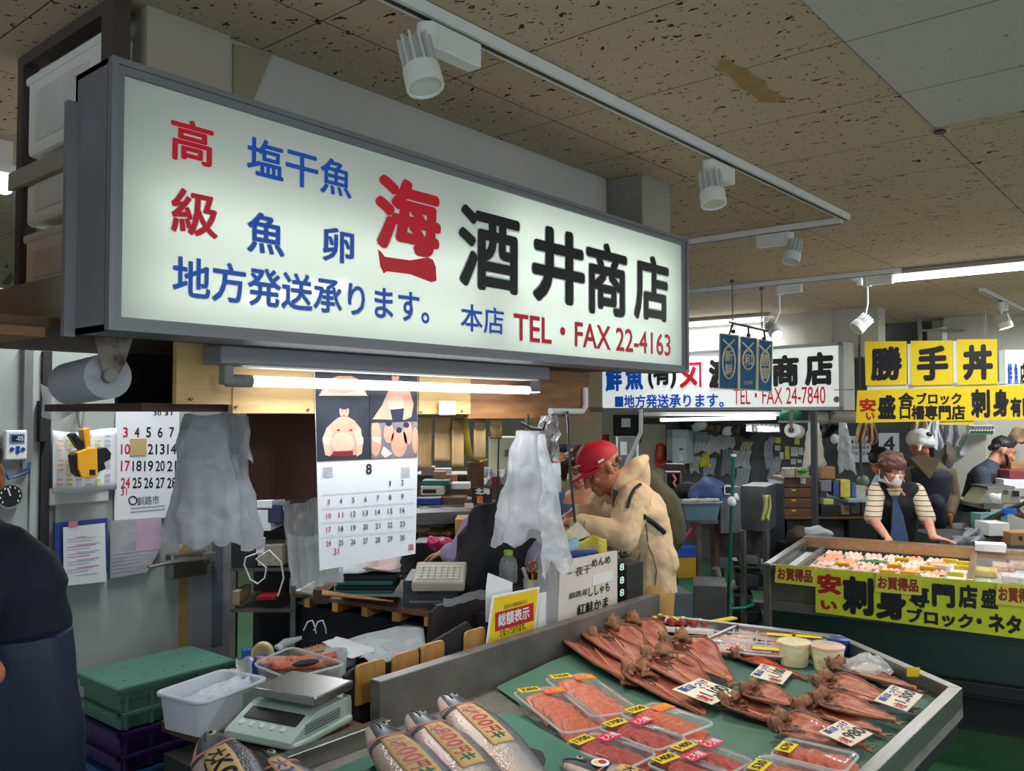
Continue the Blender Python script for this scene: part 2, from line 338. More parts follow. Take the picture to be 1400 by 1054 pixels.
w = MB(); w.poly([ay(318,60,1.884), ay(372,72,1.884), ay(340,150,1.884), ay(318,150,1.884)], (0,-.004,0)); w.build('trim_4', pm, kind='structure')
MB().box(.935,1.145,1.87,2.2,1.95,CEIL-.001).build('pillar', M('beige_pillar', (176,168,150), .6, 0, .05, 2), kind='structure')
rid = bpy.data.materials.new('ridged_duct'); rid.use_nodes = True
w = MB().box(2.85,3.06,1.735,1.9,2.446,CEIL-.001)
for i in range(22): w.box(2.844,2.85,1.735,1.9,2.45+i*.0088,2.454+i*.0088)
w.build('duct_casing', M('grey_duct_paint', (160,154,142), .6), label='small boxed grey duct rising behind the right end of the large lit sign', cat='duct')
# second stall's soffit and pillars, far off
w = MB().box(7.75,7.95,2.35,6.5,2.22,CEIL-.001); w.build('trim_5', soff, kind='structure')
p0 = ax(1062,485,7.72); p1 = ax(1098,485,7.72)
MB().box(7.70,7.95,ax(1137,460,7.7).y,ax(1100,460,7.7).y,2.2,CEIL-.001).build('pillar', M('pale_duct', (190,184,166), .6), kind='structure')
MB().box(9.05,9.29,ax(1345,460,9.05).y,ax(1290,460,9.05).y,0,CEIL-.001).build('pillar', palew, kind='structure')
# khaki partition beyond the plastic bags
q0, q1 = at(778,570,5.6), at(823,570,5.6)
w = MB(); pq = Plane((q0.x,q0.y,0), (q1-q0), (0,0,1)); a1 = (q1-q0).length
w.pbox(pq.p(-.28,1.52), pq.ex*(a1+.28), (0,0,CEIL-1.525), -pq.n*.3); w.build('wall_partition', M('khaki_panel', (140,128,98), .7, 0, .05, 2), kind='structure')
# ---------------------------------------------------------------- big lit shop sign
sg = T('illuminated_sign', 'large lit white shop sign with red, blue and black lettering above the counter', 'sign', (1.957,1.78,1.887))
X0, X1, Y0, Z0, Z1, B = .777, 3.137, 1.70, 1.885, 2.434, .028
w = MB().box(X0,X0+.012,Y0+.012,1.86,Z0,Z1).box(X1-.012,X1,Y0+.012,1.86,Z0,Z1).box(X0,X1,Y0+.012,1.86,Z0,Z0+.012).box(X0,X1,Y0+.012,1.86,Z1-.012,Z1).box(X0,X1,1.85,1.86,Z0,Z1)
w.build('housing', M('sign_housing', (122,124,130), .5, .2, .12, 3), sg)
w = MB().box(X0-.022,X0,1.845,1.862,Z0-.005,Z1-.06); w.build('rear_flange', alug, sg)
w = MB()
for a, b in (((X0,Z0),(X1,Z0)), ((X1,Z0),(X1,Z1)), ((X1,Z1),(X0,Z1)), ((X0,Z1),(X0,Z0))):
    d = V((b[0]-a[0],0,b[1]-a[1])).normalized(); nn = V((-d.z,0,d.x)); P = [V((a[0],0,a[1])), V((b[0],0,b[1])), V((b[0],0,b[1]))-d*B+nn*B, V((a[0],0,a[1]))+d*B+nn*B]
    w.poly([p+V((0,Y0,0)) for p in P], (0,.014,0)); Q = [P[0], P[1], P[1]-d*B*.45+nn*B*.45, P[0]+d*B*.45+nn*B*.45]; w.poly([p+V((0,Y0-.007,0)) for p in Q], (0,.008,0))
w.build('bezel', alug, sg)
fm = bpy.data.materials.new('milky_sign_face'); fm.use_nodes = True
def milky(m, col, tr=.5):
    nt = m.node_tree; n, L = nt.nodes, nt.links; n.remove(n['Principled BSDF']); c = lin(col)
    a = n.new('ShaderNodeBsdfDiffuse'); b = n.new('ShaderNodeBsdfTranslucent'); g = n.new('ShaderNodeBsdfGlossy'); g.inputs['Roughness'].default_value = .06
    a.inputs[0].default_value = c; b.inputs[0].default_value = c; x = n.new('ShaderNodeMixShader'); x.inputs[0].default_value = tr; L.new(a.outputs[0], x.inputs[1]); L.new(b.outputs[0], x.inputs[2])
    f = n.new('ShaderNodeFresnel'); f.inputs[0].default_value = 1.35; y = n.new('ShaderNodeMixShader'); L.new(f.outputs[0], y.inputs[0]); L.new(x.outputs[0], y.inputs[1]); L.new(g.outputs[0], y.inputs[2]); L.new(y.outputs[0], n['Material Output'].inputs['Surface'])
milky(fm, (238,246,234))
FY = Y0+.012
w = MB().add([(X0+.012,FY,Z0+.012),(X1-.012,FY,Z0+.012),(X1-.012,FY,Z1-.012),(X0+.012,FY,Z1-.012)], [(0,1,2,3)]); w.build('face_panel', fm, sg)
for z in (1.985,2.15,2.29):
    for xa in ((.86,2.0) if z < 2.2 else (2.0,)): MB().cyl((xa,1.80,z),(xa+1.06,1.80,z),.013,n=10).build('tube', tube_in, sg)
ps = pl_y(FY); RED, BLU, BLK = redink, M('sign_blue', (6,74,170), .4, 0, 0, emit=.3), M('sign_black', (20,22,28), .4, 0, 0); RED = M('sign_red', (184,4,32), .4, 0, 0, emit=.3)
def letters(items, mat, par, pl, name='lettering', halo=None):
    for s, u0, v0, u1, v1, b in items:
        w = MB(); text(w, pl, s, u0, v0, u1, v1, b, .002); o = w.build(name, mat, par)
        if halo: h = MB(); text(h, pl, s, u0-1.3, v0-1.3, u1+1.3, v1+1.3, b+.018, .001); h.build('outline', halo, o)
halo = M('white_outline', (236,240,236), .5, 0, 0)
letters([('高',233,157,291,231,.022), ('級',234,254,297,328,.020), ('海',512,233,602,356,.042), ('TEL・FAX 22-4163',702,428,916,487,.011)], RED, sg, ps, halo=halo)
letters([('塩干魚',337,184,480,273,.018), ('魚',338,287,388,352,.018), ('卵',441,308,483,363,.018), ('地方発送承ります。',236,348,586,444,.017), ('本店',630,414,688,458,.009)], BLU, sg, ps, halo=halo)
letters([('酒',626,276,710,405,.028), ('井',727,303,799,422,.034), ('商',801,325,857,436,.028), ('店',866,343,914,443,.028)], BLK, sg, ps, halo=halo)
bp = [(516,341),(521,345),(525,351),(560,356),(584,352),(591,355),(595,365),(596,384),(589,386),(560,375),(528,371),(524,374),(519,364)]
w = MB(); w.poly([ps.p(*ps.hit(u,v),.002) for u,v in bp], (0,-.0006,0)); w.build('lettering', RED, sg)
# tube fitting under the sign
fx = T('fluorescent_fitting', 'grey batten light with one lit tube under the large shop sign', 'light', (1.8,1.87,1.83))
pf = pl_y(1.845)
w = MB(); a = ay(303,459,1.845); b = ay(752,530,1.845); w.box(a.x,b.x,1.845,1.925,1.838,1.884); w.build('housing', alug, fx, bevel=.004)
w = MB().box(a.x+.06,b.x-.06,1.85,1.92,1.834,1.838); w.build('reflector', white_metal, fx)
for xx in (a.x+.03, b.x-.05):
    w = MB().box(xx-.012,xx+.012,1.858,1.888,1.79,1.84); s_ = .07 if xx < 2 else -.04; w.cyl((xx,1.873,1.80),(xx+s_,1.873,1.80),.016); w.build('socket', M('grey_socket', (120,120,118), .5), fx, bevel=.003)
MB().cyl((a.x+.11,1.873,1.80),(b.x-.085,1.873,1.80),.0135,n=16).build('tube', tube_lit, fx)
# ---------------------------------------------------------------- shelf behind the sign
sh = T('overhead_shelf', 'long wooden overhead shelf with pale plywood front hanging behind the lit sign', 'shelf', (1.7,2.2,1.72))
MB().box(-.4,3.1,1.93,2.62,1.90,1.925).build('top_board', oldwood, sh)
w = MB(); w.box(ay(115,560,2.3).x,2.95,1.99,2.55,1.725,1.745); w.build('bottom_board', M('dark_brown_board', (70,48,36), .7, 0, .2), sh)
w = MB(); w.on(pl_y(1.96),237,440,318,553,.018); w.build('front_panel', ply, sh, 'pale plywood panel')
w = MB(); w.on(pl_y(1.96),313,440,432,565,.022); w.on(pl_y(1.96),432,480,568,566,.018); w.build('front_panel', ply, sh, 'pale plywood panel with visible grain')
w = MB(); w.on(pl_y(1.96),566,500,636,566,.024); w.build('front_panel', ply, sh); w = MB(); w.on(pl_y(1.96),634,500,800,571,.02); w.build('front_panel', ply2, sh, 'darker brown plywood panel')
w = MB().box(ay(190,560,2.5).x-.05,2.9,2.53,2.55,1.745,1.9); w.build('back_board', dark, sh)
for u,v in ((260,546),(322,556),(574,563),(630,562),(420,560),(770,568)): 
    q = ay(u,v,1.94); MB().cyl(q,q+V((0,-.008,0)),.004,n=8).build('screw', dsteel, sh)
w = MB(); w.on(pl_y(1.925),600,548,622,567,.003); w.build('note_card', paper, label='small blank white card stuck on the plywood shelf front', cat='card')
w = MB(); q0, q1 = ay(752,562,1.93), ay(800,530,1.93); w.tube([q0, V((q1.x-.02,q0.y,q0.z)), V((q1.x,q0.y,q0.z+.02)), q1], .012, 8); w.build('white_pipe', white_metal, sh)
# roll of bags on a rusty bracket
rr = T('bag_roll_holder', 'roll of clear bags on a rusty bracket under the overhead shelf', 'bag roll', ay(140,520,1.95))
c0, c1 = ay(148,514,1.95), ay(98,524,2.2); w = MB(); dn = (c1-c0).normalized()
w.lathe(c0, [(.018,0),(.052,0),(.052,.26),(.018,.26),(.018,0)], 28, axis=dn); w.build('roll', filmw, rr)
w = MB(); w.poly([ay(u,v,1.945) for u,v in ((129,460),(180,462),(168,500),(160,515),(150,519),(143,514),(136,495))], (0,-.006,0)); w.build('bracket', M('rusty_white_metal', (150,140,130), .7, .2, .3, 22, rgb2=(92,60,42), sharp=(.45,.6)), rr)
MB().cyl(c0-dn*.02,c0+dn*.01,.016,n=12).build('axle', dsteel, rr)
w = MB(); w.grid(lambda a,b: at(58+70*a,525+10*math.sin(5*a)+45*b*(1-.3*a),2.45+.05*math.sin(9*a)*b), 14, 8); w.jit(.012,16); w.build('loose_film', filmc, rr)
# ---------------------------------------------------------------- counter for the fish
ZT, ZR = .885, .93
FP = [(-.7,.63),(2.78,.62)]; C1 = az(1150,868,ZR); C2 = az(1316,940,ZR); E1 = az(1012,852,ZR); E2 = az(954,874,ZR); E3 = az(884,840,ZR)
loop = [(-.7,.64),(C2.x,C2.y),(C1.x,C1.y),(E1.x,E1.y),(E3.x+.02,E3.y+.02),(3.0,1.80),(1.53,1.80),(1.53,1.72),(-.7,1.72)]
ct = T('display_counter', 'steel rimmed fish display counter filling the foreground, lined with green cloth', 'display counter', (1.5,1.2,0))
MB().poly([(x,y,ZT-.01) for x,y in loop], (0,0,-.03)).build('counter_top', M('worn_grey_counter', (132,126,118), .5, .35, .2, 30, .15, 90), ct)
def strip(path, wd, z0, z1, mat, name, par, inset=0):
    w = MB(); n = len(path); L = []
    for i in range(n):
        p = V((*path[i],0)); d0 = (p-V((*path[i-1],0))).normalized() if i else (V((*path[1],0))-p).normalized(); d1 = (V((*path[i+1],0))-p).normalized() if i < n-1 else d0
        t = (d0+d1).normalized(); nn = V((-t.y,t.x,0)); k = 1/max(.3,nn.dot(V((-d1.y,d1.x,0)))); L.append((p+nn*k*inset, p+nn*k*(inset+wd)))
    for i in range(n-1):
        a, b = L[i], L[i+1]; w.add([a[0]+V((0,0,z0)),b[0]+V((0,0,z0)),b[1]+V((0,0,z0)),a[1]+V((0,0,z0)),a[0]+V((0,0,z1)),b[0]+V((0,0,z1)),b[1]+V((0,0,z1)),a[1]+V((0,0,z1))], [(3,2,1,0),(4,5,6,7),(0,1,5,4),(1,2,6,5),(2,3,7,6),(3,0,4,7)])
    w.build(name, mat, par, bevel=.002); return L
rim = [loop[0],loop[1],loop[2],loop[3]]
strip(rim, .034, ZT-.03, ZR, steel, 'rim', ct); strip([loop[3],loop[4]], .02, ZT-.03, ZR, steel, 'rim', ct)
strip([(E2.x-.06,E2.y-.02),(E1.x,E1.y)], .016, ZT-.03, ZR-.004, steel, 'divider', ct)
strip(rim, .02, .79, ZT-.03, black, 'skirt', ct, .012)
MB().box(.1,2.3,.95,1.6,.05,.84).build('base_cabinet', dark, ct)
for x,y in ((2.6,1.0),(2.75,1.4),(.15,.85)): MB().box(x-.02,x+.02,y-.02,y+.02,0,.85).build('leg', dsteel, ct)
MB().box(-.7,1.53,1.70,1.735,ZT-.03,ZR-.01).build('rear_rim', steel, ct, bevel=.002)
lt = ay(523,930,1.755).z; w = MB().box(1.535,2.99,1.75,1.79,ZT-.02,lt); w.build('back_ledge', dsteel, ct, bevel=.003)
cloth = M('green_cloth', (48,104,84), .55, 0, .10, 5, .12, 25, rgb2=(60,116,96)); cloth2 = M('pale_green_cloth', (82,120,104), .6, 0, .06, 3, .06, 25, rgb2=(72,110,94))
def chf(x): 
    f = .64+.036
    if x > C2.x-.03: f = C2.y+.045+(x-C2.x+.03)*(C1.y-C2.y)/(C1.x-C2.x)
    return f
def ca(a, b):
    x = 1.98+(C1.x-.05-1.98)*a; y1 = min(1.735, 1.735-(max(0,x-2.62))*.95); y0 = min(chf(x), y1); x2 = x
    y = y0+(y1-y0)*b
    if a < .3: x2 = x + (.3-a)*(-1.35*(1-b)+.04*math.sin(7*b))
    z = ZT+.0006+.004*max(0,noise.noise((x*7,y*7,1)))
    if a > .0 and x < 2.75: z += .018*max(0,b-.75)*4*min(1,a*4)
    return V((x2,y,z))
w = MB(); w.grid(ca, 60, 40); w.build('green_cloth', cloth2, label='pale green cloth under the split dried fish on the right of the counter', cat='cloth')
def cb(a, b):
    x = .2+1.70*a; k = .7; e = min(1,max(0,(1.66-x)/.10)); wv = .02*math.sin(3*a)
    if b <= k: y = .69+(1.345-.69)*b/k; s_ = .19*(y-.69)*e
    elif b <= k+.08: y = 1.345+.012*(b-k)/.08; s_ = .19*.655*e*(1-(b-k)/.08)
    else: y = 1.357+(1.645-wv-(.16*max(0,a-.8)*5)-1.357)*(b-k-.08)/(.92-k); s_ = 0
    r = .007*max(0,noise.noise((x*9+y*3,y*4,5)))+.004*max(0,noise.noise((x*30,y*14,2)))
    return V((x+.03*b*a, y, ZT+.0014+r*(1 if x < 1.6 else .35)+s_))
MB().poly([(.2,.72,ZT),(.2,1.345,ZT),(.2,1.345,ZT+.19*.655-.004),(.2,.72,ZT+.002)],(1.32,0,0)).build('sloping_board', oldwood, ct)
w = MB(); w.grid(cb, 90, 75); w.build('green_cloth', cloth, label='darker creased green cloth under the whole salmon on the left of the counter', cat='cloth')
# ---------------------------------------------------------------- fish on the counter
def flesh(name, c1, c2, streak=(2,26,8)):
    return M(name, c1, .33, 0, 0, 3.2, .25, 24, rgb2=c2, sharp=(.35,.66), stretch=streak, coat=.15)
hf = flesh('dried_fish_flesh', (198,128,104), (142,70,56)); hr = flesh('red_fish_flesh', (214,98,72), (168,48,38)); hsk = M('fish_skin_edge', (120,76,52), .5, 0, .3, 30); hhd = M('fish_head_brown', (150,104,66), .5, 0, .3, 26, .5, 60, rgb2=(82,44,30))
def make_hokke(fl, label):
    L = .38; t = T('split_dried_fish', label, 'fish', (0,0,0), 0, 'split dried fish on the counter')
    def wd(s): return .076*(min(1,s/.13)**.5)*(1-max(0,s-.30)/.74)**.85 + .004
    def surf(s, q, dz=0):
        k = wd(s); z = .006+.026*abs(q)**2*(1-s*.6)+.006*math.cos(q*math.pi)*.5+.0035*noise.noise((s*14,q*3,3))
        return V((.05+s*(L-.05), q*k+.004*math.sin(s*7), max(.002,z)+dz))
    w = MB(); w.grid(lambda a,b: surf(a,b*2-1), 30, 14); w.build('fillet', fl, t, solid=.004)
    for sg in (-1,1):
        w = MB(); w.tube([surf(i/24,sg*1.0)+V((0,0,.001)) for i in range(25)], [.0042*(1-.5*i/24) for i in range(25)], 6); w.build('skin_edge', hsk, t)
    w = MB()
    w.tube([surf(i/20,.05)+V((0,0,.003)) for i in range(21)], [.003*(1-.6*i/20) for i in range(21)], 6); w.build('backbone', M('fish_bone', (206,150,110), .5) if 'fish_bone' not in bpy.data.materials else bpy.data.materials['fish_bone'], t)
    for sg in (-1,1):
        w = MB(); random.seed(int(11+sg))
        w.blob((.045,sg*.030,.026), (.034,.017,.022)); w.cap((.02,sg*.02,.028),(.0,sg*.028,.04),.009,.004); w.cap((.055,sg*.045,.02),(.085,sg*.035,.022),.010,.006); w.cap((.03,sg*.012,.02),(.07,sg*.014,.026),.008,.006); w.blob((.03,sg*.038,.045),.008)
        w.fuse(.004,2); w.jit(.004,60); w.build('head_half', hhd, t)
    w = MB(); w.blob((.105,0,.010),(.050,.024,.007)); w.jit(.006,40); w.build('gut_cavity', M('dark_cavity',(92,46,40),.35,0,.3,40,.4,60) if 'dark_cavity' not in bpy.data.materials else bpy.data.materials['dark_cavity'], t)
    w = MB(); w.poly([(L-.012,-.006,.004),(L+.035,-.022,.006),(L+.022,0,.004),(L+.04,.02,.006),(L-.012,.006,.004)], (0,0,.003)); w.build('tail_fin', hsk, t)
    return t
hk = [((787,862),(857,930)),((815,854),(886,922)),((848,849),(926,908)),
      ((858,909),(966,978)),((886,892),(985,958)),((914,872),(1003,936)),
      ((985,953),(1092,998)),((1014,943),(1100,975)),
      ((1049,983),(1190,1022)),((1082,966),(1210,1009)),((1108,955),(1230,993)),
      ((1110,925),(1247,968)),((1130,909),(1258,948))]
hl = ['split dried fish leaning on the steel ledge, nearest the whiteboard','split dried fish leaning on the ledge, middle of the three','split dried fish leaning on the ledge, beside the wooden block',
      'split dried fish in the second row, nearest the salmon packs','split dried fish in the second row, half under the first 1,100 card','split dried fish in the second row, farthest from the salmon packs',
      'split dried fish in the middle of the green cloth, the nearer of two','split dried fish in the middle of the green cloth, the farther of two',
      'split dried fish beside the counter rim, under the 980 card','split dried fish between two others behind the 980 card','split dried fish beside the counter rim, its tail beyond the 980 card',
      'split dried fish under the 1,300 card, the nearer of the pair','split dried fish next to the knotted plastic bag, partly under the 1,300 card']
ph = None
for i, ((hu,hv),(tu,tv)) in enumerate(hk):
    zz = ZT+.008+(.022 if i < 3 else .006*(i%3)); a = az(hu,hv+5,zz+.012); b = az(tu,tv,zz); d = b-a; sc = d.length/.40; rz = math.atan2(d.y,d.x)
    if ph is None: ph = make_hokke(hf, hl[0]); o = ph; o.scale = (sc,max(sc,.92),max(sc,.95))
    else: o = dup(ph, (0,0,0), 0, hl[i], scale=(sc,max(sc,.92),max(sc,.95)))
    o.location = (a.x,a.y,zz+(.01 if i in (1,2,4,5,7,9,10,12) else 0)); o.rotation_euler = (.10*((i%3)-1), .035, rz)
a = az(996,893,ZT+.02); b = az(1102,932,ZT); o = make_hokke(hr, 'narrow red dried fish lying alone under the second 1,100 card'); d = b-a
o.location = (a.x,a.y,ZT+.008); o.rotation_euler = (0,.02,math.atan2(d.y,d.x)); o.scale = (d.length/.40, d.length/.40*.62, d.length/.40)
def price_card(tl, tr, bl, price, label, z=.05):
    A, Bq, C = az(*tl,ZT+z), az(*tr,ZT+z), az(*bl,ZT+z); C.z -= .012; ex = Bq-A; dn = C-A
    dn -= ex.normalized()*dn.dot(ex.normalized()); p = Plane(A, ex, -dn); LX, LY = ex.length, dn.length
    t = T('price_card', label, 'price card', A, 0, 'white price cards on the dried fish')
    MB().pbox(p.p(0,-LY,-.002), p.ex*LX, p.ey*LY, p.n*.002).build('card', paper2, t)
    for s, a0, b0, a1, b1, mt, bo in (('新ほっけ',.08,.04,.96,.30,blueink,.03),('ラス',.5,.32,.8,.44,redink,.01),(price,.30,.46,.97,.86,ink,.025),('1枚',.03,.52,.24,.92,redink,.03)):
        w = MB(); text_at(w, p, s, a0*LX, -b1*LY, a1*LX, -b0*LY, bo, .0008); w.build('lettering', mt, t)
price_card((919,942),(957,927),(952,966),'1,100','white price card reading 1,100 on the second row of dried fish')
price_card((1025,923),(1041,907),(1066,934),'1,100','white price card reading 1,100 on the narrow red dried fish', .03)
price_card((1195,957),(1219,936),(1240,966),'1,300','white price card reading 1,300 near the counter corner')
price_card((1119,1000),(1150,984),(1165,1012),'980','white price card reading 980 on fish beside the counter rim')
# whole salmon
sm = bpy.data.materials.new('salmon_skin'); sm.use_nodes = True
def skin_salmon(m):
    nt = m.node_tree; n, L = nt.nodes, nt.links; b = n['Principled BSDF']; b.inputs['Roughness'].default_value = .28; b.inputs['Metallic'].default_value = .25
    tc = n.new('ShaderNodeTexCoord'); sx = n.new('ShaderNodeSeparateXYZ'); L.new(tc.outputs['Object'], sx.inputs[0])
    nz = n.new('ShaderNodeTexNoise'); nz.inputs['Scale'].default_value = 45; L.new(tc.outputs['Object'], nz.inputs['Vector'])
    ma = n.new('ShaderNodeMath'); ma.operation = 'MULTIPLY_ADD'; L.new(nz.outputs['Fac'], ma.inputs[0]); ma.inputs[1].default_value = .022; L.new(sx.outputs[1], ma.inputs[2])
    cr = n.new('ShaderNodeValToRGB'); mr = n.new('ShaderNodeMapRange'); mr.inputs[1].default_value = -.07; mr.inputs[2].default_value = .09; L.new(ma.outputs[0], mr.inputs[0]); L.new(mr.outputs[0], cr.inputs[0])
    e = cr.color_ramp.elements; e[0].color = lin((196,170,158)); e[0].position = .08; e[1].color = lin((34,36,42)); e[1].position = .86
    for p, c in ((.32,(200,186,176)),(.52,(168,164,162)),(.66,(96,98,104))): x = e.new(p); x.color = lin(c)
    vo = n.new('ShaderNodeTexVoronoi'); vo.inputs['Scale'].default_value = 170; L.new(tc.outputs['Object'], vo.inputs['Vector']); bp_ = n.new('ShaderNodeBump'); bp_.inputs['Strength'].default_value = .5; bp_.inputs['Distance'].default_value = .002
    L.new(vo.outputs['Distance'], bp_.inputs['Height']); L.new(bp_.outputs[0], b.inputs['Normal']); L.new(cr.outputs[0], b.inputs['Base Color'])
skin_salmon(sm); hdm = M('salmon_head_grey', (96,98,106), .3, .2, .3, 18, rgb2=(48,50,58)); jaw = M('salmon_jaw_pale', (206,180,170), .35, 0, .12, 20); fin = M('dark_fin', (44,42,46), .5, 0, .3, 30); pinkf = M('pink_gill', (196,126,110), .45, 0, .15, 20); tan = M('tan_paper_band', (206,170,112), .7, 0, .05)
FL = .68
def fhy(s): return .074*min(1,(s/.30))**.62*(1-max(0,s-.45)/.62)**.8+.004
def fhz(s): return .033*min(1,(s/.30))**.32*(1-max(0,s-.45)/.68)**.8+.002
def fsurf(s, th, k=1.0): return V((s*FL, fhy(s)*math.cos(th)*k-.01*math.sin(math.pi*min(1,s)), fhz(s)+fhz(s)*math.sin(th)*k))
def make_salmon(label, dark_head=False):
    t = T('whole_salmon', label, 'salmon', (0,0,0), 0, 'whole salmon on the counter'); N = 22
    ss = [.012+.988*(i/30)**1.15 for i in range(31)]
    w = MB().loft([[fsurf(s, 2*math.pi*j/N) for j in range(N)] for s in ss if s >= .19]); w.build('body', sm, t)
    w = MB().loft([[fsurf(s, 2*math.pi*j/N, 1.02) for j in range(N)] for s in [.006,.02,.04,.07,.1,.13,.16,.19,.21]]); w.build('head', fin if dark_head else hdm, t)
    w = MB().loft([[fsurf(s, math.pi*.74+math.pi*.56*j/8, 1.035) for j in range(9)] for s in [.01,.03,.06,.1,.14,.185]], caps=False, closed=False); w.build('jaw', jaw, t)
    w = MB(); w.tube([fsurf(.012+.10*i/8, math.pi*(.50+.06*i/8), 1.05) for i in range(9)], .0022, 6); w.build('mouth_line', fin, t)
    w = MB(); w.tube([fsurf(.195-.03*abs(i/10-.5)*2, math.pi*(.12+.8*i/10), 1.04) for i in range(11)], .0028, 6); w.build('gill_edge', pinkf, t)
    e = MB(); q = fsurf(.075, math.pi*.40, 1.0); e.blob(q, (.011,.011,.006)); eo = e.build('eye', M('fish_eye_ring', (170,168,150), .3) if 'fish_eye_ring' not in bpy.data.materials else bpy.data.materials['fish_eye_ring'], t)
    e = MB(); e.blob(q+V((0,0,.004)), (.006,.006,.004)); e.build('pupil', ink, eo)
    w = MB(); q = fsurf(.24, math.pi*.62, 1.02); w.poly([q, q+V((.03,.018,.006)), q+V((.085,.004,.004)), q+V((.08,-.014,0)), q+V((.02,-.008,0))], (0,0,.003)); w.build('pectoral_fin', fin, t)
    w = MB(); w.poly([fsurf(.5,.1),fsurf(.53,.0)+V((0,.03,0)),fsurf(.58,0)+V((0,.022,0)),fsurf(.62,.1)], (0,0,.003)); w.build('dorsal_fin', fin, t)
    w = MB(); w.poly([(FL-.02,-.012,.004),(FL+.08,-.075,.006),(FL+.055,0,.006),(FL+.08,.075,.006),(FL-.02,.012,.004)], (0,0,.004)); w.build('tail_fin', fin, t)
    return t
def band(par_like, txt, s0, s1, th0, th1, label, col=redink, col2=greenink, shop=''):
    b = T('price_band', label, 'price band', (0,0,0), 0, 'tan price bands on the salmon')
    w = MB(); w.grid(lambda a,c: fsurf(s0+(s1-s0)*a, th0+(th1-th0)*c, 1.06), 16, 6); w.build('paper_band', tan, b, solid=.0012)
    n = len(txt)
    class SP:                                                        # lettering follows the curve of the band
        def p(self, a, bb, h=0): return fsurf(s0+(s1-s0)*a, th1+(th0-th1)*bb, 1.06+.03)
    for i, ch in enumerate(txt):
        w = MB(); f0 = .06+.88*i/n; text_at(w, SP(), ch, f0+.008, .16, f0+.88/n-.008, .84, .035, 0); w.build('lettering', col2 if i == n-1 else col, b)
    b.location = par_like.location; b.rotation_euler = par_like.rotation_euler; b.scale = par_like.scale; return b
SLP = Plane((0,.69,ZT+.006),(1,0,0),(0,1,.19))
def lie(o, u, v, u2, v2, roll=0):
    a, b = SLP.p(*SLP.hit(u,v)), SLP.p(*SLP.hit(u2,v2)); x = (b-a).normalized(); z = SLP.n if SLP.n.z > 0 else -SLP.n; y = z.cross(x); z = x.cross(y)
    o.location = a; o.rotation_euler = (Matrix((x,y,z)).transposed() @ rotm('X',roll)).to_euler()
SL = [((505,1001),(640,1150),'whole silver salmon nearest the weighing scale, showing its pectoral fin','八大00円キ','tan price band on the salmon nearest the scale'),
      ((558,985),(690,1120),'whole silver salmon lying between two others on dark green cloth','大800円キ','tan price band on the middle whole salmon'),
      ((602,961),(730,1085),'whole silver salmon closest to the steel ledge','大大00円キ','tan price band on the salmon closest to the ledge')]
for (u,v), rz, lb, tx, bl in SL:
    o = make_salmon(lb); lie(o,u,v,*rz); o.scale = (.85,.85,.85)
    band(o, tx, .20, .50, math.pi*.40, math.pi*.70 if tx[0] != '大' else math.pi*.66, bl)
o = make_salmon('whole salmon with open pale jaw at the bottom left edge of the counter'); lie(o,284,1012,345,1120,.4); o.scale = (.8,.8,.8)
band(o, '大K00', .2, .5, math.pi*.36, math.pi*.62, 'tan price band on the salmon at the bottom left edge', ink, ink)
o = make_salmon('whole salmon with a black head below the weighing scale', True); lie(o,350,1040,455,1150); o.scale = (.8,.8,.8)
band(o, '大K00', .13, .5, math.pi*.42, math.pi*.64, 'tan price band on the black headed salmon', blueink, blueink)
o = make_salmon('whole salmon in front of the salmon packs, round sticker behind its head', True); lie(o,765,1050,890,1100); o.scale = (.75,.75,.75)
band(o, '大1M500', .24, .6, math.pi*.34, math.pi*.56, 'long tan price band on the salmon before the packs', ink, ink)
qs = o.matrix_basis @ fsurf(.17,math.pi*.5,1.08); st = T('round_sticker', 'round white sticker with red and yellow marks behind a salmon head', 'sticker', qs)
MB().cyl(qs,qs+V((0,0,.002)),.019,n=24).build('disc', paper, st); MB().cyl(qs+V((.003,-.003,.002)),qs+V((.003,-.003,.003)),.009,n=14).build('red_mark', redink, st); MB().cyl(qs+V((-.006,.006,.002)),qs+V((-.006,.006,.003)),.006,n=12).build('yellow_mark', yellow, st)
# clear packs of salmon slices
slm = flesh('salmon_slice_orange', (222,116,72), (190,76,46), (10,40,10)); slm2 = flesh('salmon_slice_red', (204,72,54), (160,40,34), (10,40,10)); orange = M('orange_sticker', (238,106,36), .4, 0, 0); pinkst = M('red_sticker', (220,30,60), .4, 0, 0)
def slice_proto(m, nm, lab, grp):
    w = MB(); w.grid(lambda a,b: V(((a-.5)*.062*(1-.35*b+.2*math.sin(b*5)), (b-.5)*.10, .016+.010*math.sin(b*3.1)+.002*a+.003*noise.noise((a*6,b*6,1)))), 8, 10)
    return w.build(nm, m, label=lab, cat='salmon slice', group=grp, solid=.009, sub=1, loc=(0,0,0))
def rrect(lx, ly, z, r=.02, n=5):
    P = []
    for cx_, cy_, a0 in ((lx/2-r,ly/2-r,0),(-lx/2+r,ly/2-r,90),(-lx/2+r,-ly/2+r,180),(lx/2-r,-ly/2+r,270)):
        P += [V((cx_+r*math.cos(math.radians(a0+90*i/n)), cy_+r*math.sin(math.radians(a0+90*i/n)), z)) for i in range(n+1)]
    return P
lidm = Mfilm('clear_lid_plastic', (240,244,244), .95, .06, .2, .1, 12)
